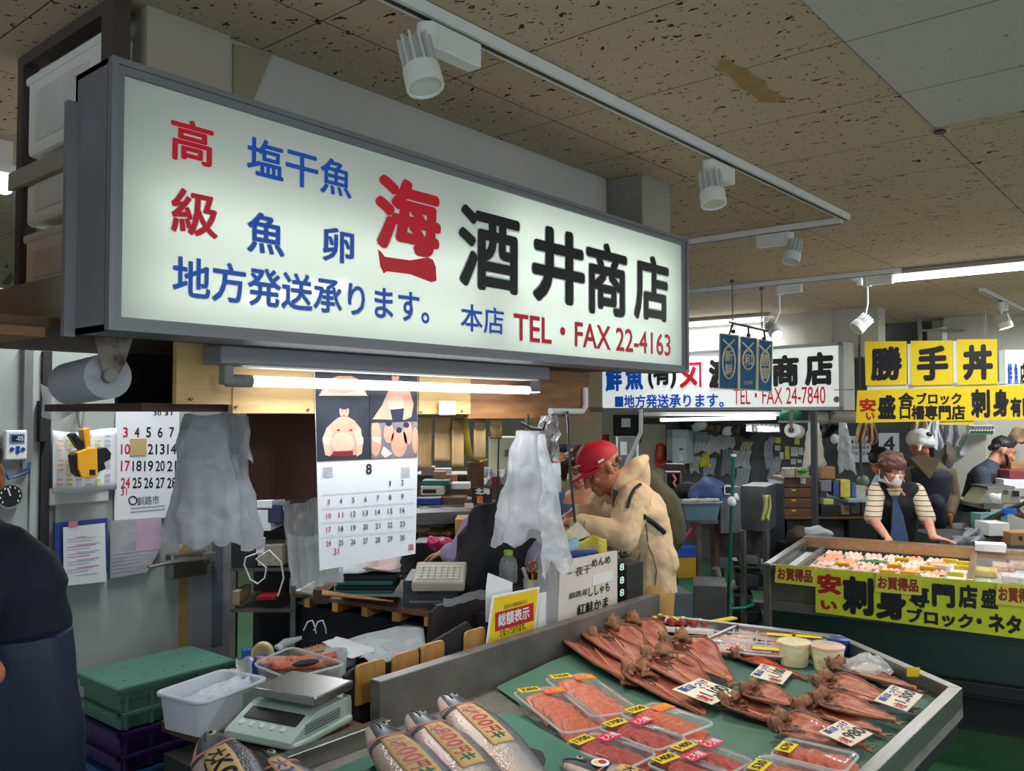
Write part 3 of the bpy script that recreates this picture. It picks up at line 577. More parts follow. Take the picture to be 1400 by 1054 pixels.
def pack(cor, price, stc, label, where, red=False, n=7, big=False):
    Z = ZT+.045; P = [az(u,v,Z) for u,v in cor]; c = sum(P, V((0,0,0)))/4; d = ((P[2]-P[1])+(P[3]-P[0]))/2; lx = d.length; e = ((P[1]-P[0])+(P[2]-P[3]))/2; ly = min(.19,e.length); lx = min(lx,.34); rz = math.atan2(d.y,d.x)
    t = T('fish_pack', label, 'pack', (c.x,c.y,ZT+.009), rz, 'clear packs of salmon on the counter'); mw = Matrix.Translation(t.location) @ Matrix.Rotation(rz,4,'Z')
    def wl(mb): mb.v = [mw @ p for p in mb.v]; return mb
    w = MB().loft([rrect(lx*.90,ly*.86,.001), rrect(lx*.97,ly*.95,.034), rrect(lx*.98,ly*.965,.037)]); w.f.pop(); w.m.pop(); w.s.pop(); wl(w).build('tray', film, t)
    w = MB().loft([rrect(lx*.975,ly*.96,.038), rrect(lx*.965,ly*.95,.047), rrect(lx*.93,ly*.9,.048)]); k = len(w.f)-2; del w.f[k], w.m[k], w.s[k]; wl(w).build('lid', lidm, t)
    w = MB(); L = rrect(lx,ly,.038); w.tube(L+[L[0]], .0032, 6); wl(w).build('rim', frost, t)
    pl = Plane(mw @ V((-lx/2+.004, ly/2-.05, .0500)), mw.to_3x3() @ V((math.sin(.2),math.cos(.2),0)), mw.to_3x3() @ V((-math.cos(.2),math.sin(.2),0)))
    pl = Plane(mw @ V((-lx/2+.045,-ly*.44,.0495)), mw.to_3x3() @ V((0,1,0)), mw.to_3x3() @ V((-1,0,0)))
    MB().pbox(pl.p(0,0,0), pl.ex*.062, pl.ey*.036, pl.n*.0012).build('price_sticker', yellow, t, 'yellow price sticker')
    w = MB(); text_at(w, pl, price, .006, .008, .056, .029, .03, .0018); w.build('price_digits', ink, t)
    if stc:
        MB().pbox(pl.p(.062,-.035,0), pl.ex*.062, pl.ey*.04, pl.n*.0012).build('flavour_sticker', stc, t, 'bright red or orange sticker')
        w = MB(); text_at(w, pl, 'とろ鮭', .066, -.030, .120, -.002, .02, .0018); w.build('sticker_lettering', yellow if stc is orange else paper, t)
    m = slm2 if red else slm; pr = None
    for i in range(n):
        x = -lx*.28+lx*.66*i/(n-1); p = mw @ V((x, (random.random()-.5)*.01, .007)); r = rz+(random.random()-.5)*.5
        lab = ('red' if red else 'orange')+' salmon slice in the pack '+where
        if pr is None: pr = slice_proto(m, 'salmon_slice', lab, 'salmon slices in the pack '+where); pr.location = p; pr.rotation_euler = (0,.42,r); pr.scale = (1.1,ly*.80/.10,1)
        else: o = dup(pr, p, 0, None, (.25*(random.random()-.5), .42+.2*random.random(), r))
pack([(711,952),(751,936),(822,987),(785,1011)],'2200',orange,'clear pack of orange salmon nearest the price-banded whole salmon, sticker 2200','nearest the whole salmon')
pack([(754,931),(792,919),(864,967),(824,990)],'2200',orange,'clear pack of orange salmon nearest the steel ledge, sticker 2200','nearest the ledge')
pack([(857,978),(885,961),(971,986),(935,1013)],'1550',orange,'clear pack of orange salmon in front of a dried fish tail','beside a dried fish tail')
pack([(819,997),(855,981),(937,1010),(902,1030)],'1700',pinkst,'clear pack of salmon with a red sticker in the middle of the packs','in the middle of the packs',True)
pack([(770,1022),(812,1002),(900,1033),(857,1052)],'1700',pinkst,'clear pack of red salmon overlapped by a black headed salmon','overlapped by a whole salmon',True)
pack([(913,1030),(941,1012),(1028,1040),(1000,1062)],'1400',pinkst,'clear pack of red salmon at the front between two rows of packs','with price sticker 1400 at the front',True,5)
pack([(885,1046),(921,1029),(1003,1060),(967,1082)],'1400',pinkst,'clear pack of red salmon cut off by the bottom edge of the picture','cut off at the bottom edge',True,5)
pack([(1049,1031),(1080,1012),(1180,1033),(1150,1058)],'670',None,'clear pack of pale salmon trimmings beside the counter rim','beside the counter rim')
pack([(1010,1057),(1046,1035),(1140,1058),(1110,1085)],'530',None,'clear pack of salmon trimmings cut off at the bottom near the rim','cut off at the bottom near the rim')
# flat packs of shrimp and roe at the back of the counter
shm = flesh('pink_shrimp', (226,140,124), (206,96,84), (30,30,30)); redroe = flesh('red_roe', (168,40,30), (120,20,20), (20,20,20)); palefish = flesh('pale_pink_fish', (232,182,166), (214,140,124))
bk = [(965,880,1000,893,shm,'pink shrimp pack nearest the divider rail'),(1000,878,1040,894,shm,'pink shrimp pack second from the divider rail'),(1032,886,1068,899,redroe,'red roe pack with yellow label beside the round tubs'),(985,868,1018,879,palefish,'pale pink fish pack in the back row near the divider'),
      (1020,862,1052,874,palefish,'pale pink fish pack in the middle of the back row'),(1052,866,1084,880,shm,'clear shrimp pack below the back rim'),(1086,868,1120,882,frost,'clear pack with yellow label at the right of the back row'),(1068,878,1096,890,shm,'shrimp pack with yellow label behind the round tubs')]
for i,(u0,v0,u1,v1,m,lb) in enumerate(bk):
    c = az((u0+u1)/2,(v0+v1)/2+2,ZT+.02); lx, ly = .125, .17; rz = math.radians(22); t = T('shrimp_pack', lb, 'pack', (c.x,c.y,ZT+.006), rz, 'flat packs at the back of the counter'); mw = Matrix.Translation(t.location) @ Matrix.Rotation(rz,4,'Z')
    def wl(mb): mb.v = [mw @ p for p in mb.v]; return mb
    wl(MB().loft([rrect(lx*.8,ly*.84,.001), rrect(lx,ly,.026), rrect(lx*.97,ly*.97,.03)])).build('tray', lidm, t)
    w = MB(); w.grid(lambda a,b: V(((a-.5)*lx*.8,(b-.5)*ly*.82,.016+.008*noise.noise((a*5,b*7,i)))), 14, 16); wl(w).build('contents', m, t, solid=.012)
    w = MB(); L = rrect(lx,ly,.027); w.tube(L+[L[0]], .003, 6); wl(w).build('rim', frost, t)
    if i in (2,5,6,7): wl(MB().cbox((0,0,.033),(.035,.10,.001))).build('label_strip', yellow, t, 'yellow label strip')
def tub(u, v, r, h, lb, side, top, grp='round tubs at the back of the counter'):
    q = az(u,v,ZT+.004); t = T('round_tub', lb, 'tub', q, 0, grp)
    MB().lathe(q, [(r*.82,0),(r,h*.95),(r*.97,h)], 28).build('tub_body', side, t); MB().lathe(q+V((0,0,h*.9)), [(r*1.04,0),(r*1.05,h*.1),(r*.95,h*.14),(.001,h*.15)], 28).build('lid', top, t); return t
crm = M('cream_wrapped_tub', (216,204,164), .4, 0, .12, 30, .5, 40); blu = M('deep_blue_plastic', (22,52,130), .35, 0, .1)
tub(1086,908,.052,.075,'cream wrapped round tub with yellow strip on its lid',crm,crm); tub(1132,914,.052,.075,'cream wrapped round tub nearest the hooked plastic bag',crm,M('brownish_lid', (206,176,152), .4, 0, .12, 20))
tub(1146,893,.036,.05,'blue round tub standing behind the cream tubs',blu,blu); q = az(1122,889,ZT+.04); t = T('round_tub', 'blue round tub lying on its side with its lid facing forward', 'tub', q, 0, 'round tubs at the back of the counter'); ax_ = (CAM-q); ax_.z *= .3; ax_.normalize()
MB().lathe(q-ax_*.04, [(.03,0),(.036,.045),(.035,.05)], 24, axis=ax_).build('tub_body', blu, t); MB().lathe(q+ax_*.010, [(.036,0),(.036,.006),(.001,.007)], 24, axis=ax_).build('lid', paper2, t, 'cream rimmed lid'); MB().cyl(q+ax_*.016,q+ax_*.019,.025,n=20).build('lid_print', M('bright_blue_print', (30,110,190), .4), t)
q = az(1185,925,ZT+.0); w = MB(); w.blob(q+V((0,0,.028)), (.085,.06,.03), rotm('Z',-.5), 28, 18); w.jit(.02,22); w.jit(.010,60); w.build('knotted_plastic_bag', filmc, label='crumpled clear plastic bag lying near the chamfered counter corner', cat='plastic bag')
w = MB(); w.blob(q+V((0,.0,.022)), (.06,.04,.016), rotm('Z',-.5), 14, 9); w.jit(.01,30); w.build('bagged_fish', paper2, label='pale food inside the crumpled plastic bag on the counter', cat='food')
p = az(1240,925,.92); w = MB(); w.pbox(p,V((.02,-.03,0)),V((-.004,-.003,.03)),V((.001,.001,0))); w.build('small_yellow_label', yellow, label='small yellow label lying inside the counter rim beside the bag', cat='label')
# roe trays beyond the divider
for i,(u,v,m,lb) in enumerate(((905,846,redroe,'tray of red roe with yellow flower labels'),(940,852,redroe,'tray of dark red sausage shaped roe with white bands'))):
    c = az(u,v,ZT+.03); t = T('roe_tray', lb, 'tray', (c.x,c.y,ZT), .3); a = V((c.x,c.y,ZT+.01))
    MB().cbox(a,(.10,.2,.012),rotm('Z',.4)).build('tray', white_metal, t)
    if i: 
        for k in range(4):
            e = a+V((-.03+.02*k,.05-.035*k,.02)); MB().cap(e,e+V((.03,.05,0)),.014,.012).build('roe_sack', redroe, t); MB().cyl(e+V((.011,.02,0)),e+V((.016,.028,0)),.0148,n=14).build('white_band', paper, t)
    else:
        w = MB(); w.grid(lambda x,y: a+rotm('Z',.4)@V(((x-.5)*.09,(y-.5)*.18,.016+.008*noise.noise((x*9,y*9,2)))), 12, 16); w.build('roe', m, t, solid=.01)
        for k in range(7): MB().cbox(a+rotm('Z',.4)@V((random.uniform(-.04,.04),-.09+.03*k,.032)),(.02,.03,.002),rotm('X',.3)).build('flower_label', yellow, t)
c = az(985,848,ZT+.02); MB().cbox(c,(.16,.03,.006),rotm('Z',-.3)).build('yellow_strip_label', yellow, label='yellow strip on the steel edge behind the shrimp packs', cat='label')

q = az(868,842,.93); MB().box(q.x,q.x+.09,q.y-.02,q.y+.07,ZT,ZT+.09).build('wooden_block', wood, label='small wooden block standing at the far end of the steel ledge', cat='block', bevel=.004)
# ---------------------------------------------------------------- work board left of the counter: scale, tub, trays
ZB = .885; wb = MB()
bd = [az(220,985,ZB), az(470,905,ZB), az(545,950,ZB), az(400,1048,ZB)]
bx0, by0, by1 = az(225,990,ZB).x, 1.74, az(300,905,ZB).y
wb.poly([V((bd[0].x,bd[0].y,ZB)), V((az(318,925,ZB).x,az(318,925,ZB).y,ZB)), V((1.53,2.16,ZB)), V((1.53,1.74,ZB)), V((bd[0].x+.05,1.74,ZB))], (0,0,-.03)); t = T('work_board', 'worn brown wooden board under the weighing scale and the white tub', 'board', (1.3,2.0,0))
wb.build('board', oldwood, t, bevel=.003)
MB().box(1.12,1.5,1.76,2.1,0,ZB-.03).build('base', dark, t)
sc0 = az(308,1008,ZB+.01); sc1 = az(403,1028,ZB+.01); sc2 = az(480,990,ZB+.01)
sx = (sc1-sc0); sy = (sc2-sc1); sx.z = sy.z = 0; WX, WY = sx.length, .235; ex = sx.normalized(); ey = V((-ex.y,ex.x,0))
mint = M('mint_grey_plastic', (176,196,184), .4, 0, .04); t = T('weighing_scale', 'pale mint digital weighing scale with a steel platter on the wooden board', 'scale', sc0)
def sp(a,b,c): return sc0+ex*a*WX+ey*b*WY+V((0,0,c))
w = MB(); pr = [(-.04,.0,.008),(-.04,.0,.022),(.02,.0,.03),(.34,.0,.062),(.42,.0,.068),(1.0,.0,.068),(1.02,.0,.05),(1.02,.0,.008)]
w.loft([[sp(k,b,c) for b,_,c in pr] for k in (.03,.0,.0)][:1]+[[sp(k*1.0,b,c) for b,_,c in pr] for k in (.02,.98)]); w.build('body', mint, t, bevel=.008)
w = MB().pbox(sp(-.02,-.02,.0), ex*WX*1.04, ey*WY*1.02, V((0,0,.018))); w.build('base_rim', mint, t, bevel=.006)
pd = Plane(sp(0,.05,.0330), ex, (ey*.29*WY+V((0,0,.030)))); sl = (ey*.29*WY+V((0,0,.030))).length
w = MB().pbox(pd.p(.12*WX,sl*.36,0), pd.ex*.76*WX, pd.ey*sl*.54, pd.n*.003); w.build('display', black, t, 'dark display window')
for i in range(5): w = MB().cyl(pd.p((.16+.15*i)*WX,sl*.14,0), pd.p((.16+.15*i)*WX,sl*.14,.003), .008, n=12); w.build('button', M('pale_button', (206,216,220), .4) if i == 0 else bpy.data.materials['pale_button'], t)
w = MB(); w.pbox(sp(.06,.34,.082), ex*WX*.93, ey*WY*.70, V((0,0,.024))); w.build('platter', steel, t, bevel=.004)
w = MB(); w.pbox(sp(.35,.5,.066), ex*WX*.35, ey*WY*.3, V((0,0,.018))); w.build('platter_support', black, t)
pr_ = Plane(sp(1.0,.1,.03), ey, (0,0,1)); w = MB(); 
for r in range(4): w.pbox(sp(.985,.18,.048-.007*r), ey*WY*.6, V((0,0,.003)), ex*.003)
w.build('side_label', greyink, t)
tubm = M('white_tub_plastic', (206,210,216), .35, 0, .04); q = [az(235,945,ZB+.09), az(288,962,ZB+.09), az(350,935,ZB+.09), az(300,925,ZB+.09)]
c = sum(q,V((0,0,0)))/4; d = q[1]-q[0]; rz = math.atan2(d.y,d.x)+.12; t = T('ice_tub', 'white plastic tub of crushed ice left of the weighing scale', 'tub', (c.x,c.y+.01,ZB+.002), rz); mw = Matrix.Translation(t.location) @ Matrix.Rotation(rz,4,'Z')
def wl(mb): mb.v = [mw @ p for p in mb.v]; return mb
LX, LY = .17, .23
w = MB().loft([rrect(LX*.88,LY*.9,0,.02), rrect(LX,LY,.095,.025), rrect(LX*.94,LY*.95,.095,.022), rrect(LX*.84,LY*.86,.012,.02)]); wl(w).build('tub', tubm, t)
w = MB(); L = rrect(LX*1.03,LY*1.02,.092,.025); w.tube(L+[L[0]], .006, 8); wl(w).build('rim', tubm, t)
w = MB(); w.grid(lambda a,b: V(((a-.5)*LX*.9,(b-.5)*LY*.9,.058+.03*b*max(0,math.sin(a*3))+.012*noise.noise((a*8,b*8,1)))), 22, 22); wl(w); w.build('crushed_ice', M('crushed_ice', (214,222,232), .4, 0, .06, 60, .6, 120), label='crushed ice heaped inside the white tub', cat='ice', kind='stuff', solid=.004)
# tape dispenser, rags, salmon tray
td = az(350,921,ZB)+V((0,0,.036)); t = T('tape_dispenser', 'blue tape dispenser holding a cream roll of tape beside the clear salmon tray', 'tape dispenser', td); bl = M('bright_blue_plastic', (34,96,190), .35, 0, .06)
e = RT.copy(); fwd = V((FW.x,FW.y,0)).normalized()
def tp(a,b,c): return td+e*a+V((0,0,b))+fwd*c
w = MB(); w.poly([tp(a,b,-.035) for a,b in ((-.04,-.035),(.055,-.035),(.055,.02),(.035,.03),(.01,.028),(-.01,.015),(-.025,-.01))], fwd*.07); w.build('body', bl, t, bevel=.004)
w = MB().box(0,.03,0,.03,0,.05); w.v = [tp(-.045+p.x,-.005+p.z*.9,-.01+p.y) for p in w.v]; w.build('cutter', bl, t)
w = MB(); w.lathe(tp(.02,.03,-.012), [(.026,0),(.034,0),(.034,.024),(.026,.024),(.026,0)], 24, axis=fwd); w.build('tape_roll', M('cream_tape', (214,200,140), .5), t, 'cream roll of tape')
w = MB(); w.grid(lambda a,b: at(322+24*a, 925-26*b+4*math.sin(6*a), 1.98+.04*b), 8, 6); w.jit(.01,40); w.build('crumpled_film', filmc, label='crumpled clear film between the crates and the blue tape dispenser', cat='film')
w = MB(); q = az(318,930,ZB); w.cbox(q+V((0,0,.014)),(.07,.05,.026),rotm('Z',.5)); w.build('beige_block', M('beige_sponge', (186,176,150), .8), label='small beige block on the board behind the white tub', cat='block', bevel=.004)
w = MB(); q = az(364,932,ZB+.01); w.grid(lambda a,b: q+V((.09*(a-.5),.06*(b-.5),.006+.012*abs(math.sin(9*a+3*b)))), 14, 8); w.jit(.006,60); w.build('dark_rag', M('dark_camouflage_rag', (58,52,40), .9, 0, .4, 40), label='dark rag bunched behind the scale platter', cat='rag', solid=.004)
Z1_ = ZB+.05; q = [az(345,908,Z1_+.06), az(395,928,Z1_+.06), az(475,908,Z1_+.06), az(398,884,Z1_+.06)]; c = sum(q,V((0,0,0)))/4
t = T('fillet_tray', 'open clear tray of orange salmon fillets behind the weighing scale', 'tray', (c.x,c.y,Z1_)); k0, k1 = 1.0, .82
rings = [[c+(p-c)*.84-V((0,0,.055)) for p in q], [c+(p-c)*1.0 for p in q], [c+(p-c)*1.03 for p in q]]
def rnd(Q): 
    o = []
    for i in range(4):
        a, b, d = Q[i-1], Q[i], Q[(i+1)%4]; o += [b+(a-b)*.14, b+(a-b)*.04+(d-b)*.04, b+(d-b)*.14]
    return o
w = MB().loft([rnd(r) for r in rings]); w.f.pop(); w.m.pop(); w.s.pop(); w.build('tray', film, t); w = MB(); L = rnd(rings[1]); w.tube(L+[L[0]], .0035, 6); w.build('rim', frost, t)
for i,(u0,v0,u1,v1,nm) in enumerate(((352,906,440,905,'orange salmon fillet at the back of the clear tray'),(372,914,462,908,'orange salmon fillet at the front of the clear tray'),(398,908,458,898,'orange salmon fillet with dark skin uppermost in the clear tray'))):
    a, b = az(u0,v0,Z1_+.02+.006*i), az(u1,v1,Z1_+.02+.006*i); n_ = V((-(b-a).y,(b-a).x,0)).normalized()
    w = MB(); w.grid(lambda s,r: a+(b-a)*s+n_*(r-.5)*.055*(math.sin(max(.08,min(1,s*1.15))*3.0)**.5 if 0<s<.99 else .3)+V((0,0,.012*math.sin(r*3.1)+.003*noise.noise((s*9,r*4,i)))), 16, 8); w.build('salmon_fillet', slm, label=nm, cat='fillet', group='fillets in the clear tray', solid=.012)
a = az(418,906,Z1_+.05); w = MB(); w.blob(a,(.042,.014,.010),rotm('Z',-.3)); w.build('dark_fish_skin', fin, label='strip of black fish skin on the fillets in the clear tray', cat='fish skin')
w = MB(); q2 = az(440,915,ZB); w.cbox(q2+V((0,.0,.022)),(.20,.13,.042),rotm('Z',.15)); w.jit(.003,30); w.build('bundled_plastic', filmw, label='bundled white plastic sheet under the clear salmon tray', cat='plastic sheet', bevel=.01)
cp = az(459,924,.90)+V((0,0,.045)); t = T('white_cup', 'translucent white plastic cup beside the newspapers', 'cup', cp-V((0,0,.045))); MB().lathe(cp-V((0,0,.045)), [(.03,0),(.036,.08),(.034,.08),(.028,.003)], 24).build('cup', frost, t)
bx = az(428,902,.90)+V((0,0,.018)); t = T('paper_carton', 'open kraft carton holding clips behind the white cup', 'carton', bx); w = MB(); w.cbox(bx,(.11,.06,.035)); w.build('carton', card, t)
for i in range(4): w = MB(); q = bx+V((-.04+.025*i,0,.02)); w.tube([q,q+V((.006,0,.01)),q+V((.012,0,.0))],.002,6); w.build('clip', steel, t)
w = MB(); w.tube([az(378,886,.93),az(388,880,.94),az(412,872,.99)],[.022,.016,.006],8,flat=.3); w.build('plastic_scoop', frost, label='frosted plastic scoop lying behind the blue tape dispenser', cat='scoop')
# newspaper bench
nb = .90; w = MB(); Q = [az(420,888,nb), az(570,908,nb), az(586,862,nb), az(580,850,nb)]
t = T('work_bench', 'low bench strewn with newspaper behind the wooden board rack', 'bench', (2.0,2.3,0)); w.poly([(1.56,1.95,nb-.015),(2.75,1.95,nb-.015),(2.75,2.25,nb-.015),(2.30,2.45,nb-.015),(1.56,2.45,nb-.015)],(0,0,-.03)); w.build('bench_top', dark, t)
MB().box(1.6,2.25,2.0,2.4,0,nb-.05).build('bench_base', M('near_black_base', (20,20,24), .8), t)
news = bpy.data.materials.new('newsprint'); news.use_nodes = True
def newsp(m):
    nt = m.node_tree; n, L = nt.nodes, nt.links; b = n['Principled BSDF']; b.inputs['Roughness'].default_value = .9; tc = n.new('ShaderNodeTexCoord')
    br = n.new('ShaderNodeTexBrick'); br.inputs['Scale'].default_value = 1; br.inputs['Brick Width'].default_value = .06; br.inputs['Row Height'].default_value = .006; br.inputs['Mortar Size'].default_value = .0022
    br.inputs[1].default_value = lin((150,152,156)); br.inputs[2].default_value = lin((112,114,120)); br.inputs[3].default_value = lin((206,212,214)); L.new(tc.outputs['Object'], br.inputs[0])
    nz = n.new('ShaderNodeTexNoise'); nz.inputs['Scale'].default_value = 9; L.new(tc.outputs['Object'], nz.inputs[0]); mx = n.new('ShaderNodeMixRGB'); st_ = n.new('ShaderNodeMath'); st_.operation='GREATER_THAN'; st_.inputs[1].default_value=.55; L.new(nz.outputs[0], st_.inputs[0]); L.new(st_.outputs[0], mx.inputs[0]); L.new(br.outputs[0], mx.inputs[1]); mx.inputs[2].default_value = lin((200,208,208)); L.new(mx.outputs[0], b.inputs['Base Color'])
newsp(news)
def sheet(name, pts, z, m, label, cat, amp=.004, grp=None):
    P = [az(u,v,z) for u,v in pts]; w = MB(); w.grid(lambda a,b: (P[0]*(1-a)+P[1]*a)*(1-b)+(P[3]*(1-a)+P[2]*a)*b+V((0,0,amp*(1+noise.noise((a*4,b*4,z*50)))) ), 16, 12); return w.build(name, m, label=label, cat=cat, group=grp, solid=.0015)
sheet('newspaper', [(440,886),(545,905),(582,888),(578,848)], nb, news, 'open newspaper covering the bench behind the wooden boards', 'newspaper', .006)
sheet('newspaper', [(490,905),(548,925),(560,903),(520,890)], nb+.014, news, 'crumpled edge of newspaper hanging beside the first wooden board', 'newspaper', .016)
sheet('paper_sheet', [(440,880),(480,902),(522,890),(462,872)], nb+.022, paper, 'blank white sheet lying on the newspaper beside the cup', 'paper')
# rack of wooden boards and black panels behind the ledge
PK = pl_y(1.86); t = T('board_rack', 'black backing panel of the counter edge holding golden wooden boards', 'panel', ay(560,930,1.87))
w = MB(); w.poly([PK.p(*PK.hit(u,v)) for u,v in ((472,925),(490,910),(535,905),(580,885),(640,850),(662,880),(662,912),(520,960),(500,985),(478,985))], (0,.012,0)); w.build('backing_panel', dark, t)
for i,(u0,v0,u1,v1) in enumerate(((487,895,527,955),(537,882,573,930),(577,870,608,920),(636,852,664,902))):
    p = pl_y(1.845); a0,b0 = p.hit((u0+u1)/2-(u1-u0)/2,v1-4); a1,b1 = p.hit(u1,v0+4); r = .014
    pts = [(a0,b0-.03),(a1,b0-.03)]+[(a1-r+r*math.cos(x),b1-r+r*math.sin(x)) for x in (0,.5,1.0,1.57)]+[(a0+r-r*math.cos(x),b1-r+r*math.sin(x)) for x in (1.57,1.0,.5,0)]
    w = MB(); w.poly([p.p(*q) for q in pts],(0,.009,0)); w.build('wooden_board', wood, label=['wooden board nearest the weighing scale in the row behind the ledge','second wooden board from the weighing scale','third wooden board, left of the wide black gap','wooden board touching the yellow price notice'][i], cat='board', group='golden wooden boards behind the ledge', bevel=.002)
w = MB(); P = Plane((0,1.90,0),(1,0,0),(0,.1,1)); w.poly([P.p(*P.hit(u,v)) for u,v in ((586,838),(596,828),(666,815),(666,872),(640,875),(582,893))], P.n*.012); w.build('black_folder', M('black_card_folder', (30,22,26), .6), label='large black folder standing behind the wooden boards', cat='folder')
w = MB(); w.grid(lambda a,b: ay(606+60*a, 818-12*a+12*b+2*math.sin(7*a),1.93+.05*b), 14, 5); w.jit(.006,30); w.build('plastic_pouch', filmc, label='clear plastic pouch draped over the top of the black folder', cat='pouch')
# yellow price notice
P = pl_y(1.822); t = T('price_notice', 'yellow notice with a red panel standing on the steel ledge', 'notice', ay(700,880,1.83)); A = [P.hit(u,v) for u,v in ((664,891),(674,815),(738,802),(731,873))]
w = MB(); w.poly([P.p(*q) for q in A], -P.n*.004); w.build('white_card', paper, t)
cx_ = [sum(q[i] for q in A)/4 for i in (0,1)]
w = MB(); w.poly([P.p(cx_[0]+(q[0]-cx_[0])*.93, cx_[1]+(q[1]-cx_[1])*.86+.006, .0005) for q in A], P.n*.0006); w.build('yellow_field', yellow, t, 'yellow field')
w = MB(); w.on(P,676.5,838,729,848,.0008,.0012); w.build('red_panel', redink, t, 'red panel')
for s,u0,v0,u1,v1,m_,b_ in (('総額表示',680,839.5,723,845,paper,.025),('当店の価格表示は',688,827,720,824.5,ink,0),('となっております。',683,861,718,860,ink,.01),('表示の価格は税込価格です',684,872.5,713,868,ink,0)):
    w = MB(); text(w,P,s,u0,v0,u1,v1,b_,.0026); w.build('lettering', m_, t)
w = MB(); Pz = pl_y(1.86); w.poly([Pz.p(*Pz.hit(u,v)) for u,v in ((664,806),(667,783),(700,796),(700,850),(664,850))], Pz.n*.002); w.build('paper_sheet', paper, label='white sheet standing behind the yellow notice at its left', cat='paper')
w = MB(); w.on(pl_y(1.85),733,812,755,868,.01); w.build('paper_stack', paper, label='stack of white papers standing right of the yellow notice', cat='papers')
w = MB(); w.cyl(ay(758,880,1.85),ay(757,840,1.85),.007); t2 = w.build('marker_pen', M('clear_grey_barrel', (170,172,170), .4), label='marker pen with a blue cap beside the whiteboard', cat='pen'); w = MB(); w.cyl(ay(757,842,1.85),ay(757,822,1.85),.0085); w.build('cap', blueink, t2, 'blue cap')
w = MB().box(2.18,2.62,1.92,2.2,.89,ay(728,800,1.95).z-.062); w.build('storage_box', dark, label='dark box under the pen cup and bottle behind the steel ledge', cat='box')
# bottle and pen cup
bt = at(695,768,3.02); zb = at(695,796,3.02).z; t = T('drink_bottle', 'clear plastic bottle with a green cap beside the pen cup', 'bottle', (bt.x,bt.y,zb)); hB = at(695,752,3.02).z-zb; rB = .032
MB().lathe((bt.x,bt.y,zb), [(rB*.9,0),(rB,.008),(rB,hB*.55),(rB*.85,hB*.72),(rB*.42,hB*.84),(rB*.40,hB*.9),(.001,hB*.9)], 24).build('bottle', film, t)
MB().lathe((bt.x,bt.y,zb+hB*.86), [(rB*.5,0),(rB*.5,hB*.13),(.001,hB*.13)], 18).build('cap', M('lime_cap', (150,190,50), .4), t, 'green cap'); MB().lathe((bt.x,bt.y,zb+.004), [(rB*.8,0),(rB*.9,hB*.42),(.001,hB*.42)], 20).build('drink', M('dark_drink', (60,58,54), .2, 0, .1, alpha=.6), t)
TC = 1.95/ray(728,800).y; pc = at(728,800,TC); t = T('pen_cup', 'white cup stuffed with scissors and markers behind the yellow notice', 'cup', pc-V((0,0,.04))); MB().lathe(pc-V((0,0,.06)), [(.030,0),(.034,.085),(.032,.085),(.028,.004)], 24).build('cup', M('pale_printed_cup', (206,200,186), .5, 0, .1, 40), t)
for u,v,du,m_,lb in ((715,776,-6,paper,'white marker standing in the pen cup'),(738,772,4,greenink,'green pen standing in the pen cup'),(722,778,0,black,'black pen standing in the pen cup')):
    w = MB(); q = at(u,v,TC); w.cyl(pc+RT*(du*.002),q,.007); w.build('pen', m_, label=lb, cat='pen', group='pens in the cup')
w = MB(); q = at(729,775,TC-.03); 
for k in (-1,1): w.tube([q+RT*(.010*k)+RT*(.012*math.cos(x))+UP*(.018*math.sin(x)+.0) for x in [i*.63 for i in range(11)]],.0035,6)
w.tube([q-UP*.015,pc],.006,6); w.build('scissors', M('yellow_red_handle', (226,150,30), .4, 0, 0, 40, rgb2=(200,30,40), sharp=(.49,.51)), label='scissors with yellow and red handles in the pen cup', cat='scissors')
w = MB(); q = at(740,768,TC)
for k in (-1,1): w.tube([q+RT*(.012*k)+RT*(.012*math.cos(x))+UP*(.03*math.sin(x)) for x in [i*.63 for i in range(11)]],.0035,6)
w.tube([q-UP*.03,pc+RT*.02],.006,6); w.build('scissors', frost, label='scissors with clear pale handles in the pen cup', cat='scissors')
# hand written board on the ledge
P = pl_y(1.83); t = T('handwritten_board', 'white hand lettered card board leaning at the far end of the ledge', 'sign board', ay(805,850,1.84)); A = [(763,858),(766,768),(844,753),(844,838)]
w = MB(); w.poly([P.p(*P.hit(u,v)) for u,v in A], -P.n*.012); w.build('board', M('yellowed_white_board', (216,210,200), .5, 0, .05, 4), t)
w = MB(); w.poly([P.p(*P.hit(u,v),-.003) for u,v in ((749,862),(752,765),(764,766),(763,860))], -P.n*.05); w.build('side_box', M('grey_file_box', (150,150,154), .6), t)
w = MB(); w.poly([P.p(*P.hit(u,v),.001) for u,v in ((774,852),(774,846),(835,832),(835,838))], P.n*.003); w.build('wood_strip', oldwood, t, 'strip of brown wood')
w = MB(); w.on(P,810,787,837,793,.0015,.001); w.build('white_patch', paper, t)
for s,u0,v0,u1,v1,m_,b_ in (('めんめ',808,765,834,769.5,ink,.02),('一夜干',775,778,807,783,M('ink_blue_black',(40,58,76),.5,0,0),.01),('釧路産',777,811,803,812.5,bpy.data.materials['ink_blue_black'],.01),('ししゃも',804,803,833,808,ink,.02),('紅鮭かま',788,827,831,829,ink,.025)):
    w = MB(); text(w,P,s,u0,v0,u1,v1,b_,.002,0,.08); w.build('lettering', m_, t)
w = MB(); w.poly([ay(u,v,1.86) for u,v in ((742,757),(790,735),(792,748),(752,768))],(0,.01,0)); w.build('pale_blue_file', M('pale_blue_file', (142,184,214), .5), label='pale blue file on top of the hand lettered board', cat='file')
w = MB(); w.cbox(ay(785,756,1.90),(.19,.09,.022),rotm('Y',.10)); w.build('blue_file', blu, label='dark blue file lying on top of the hand lettered board', cat='file', bevel=.004)
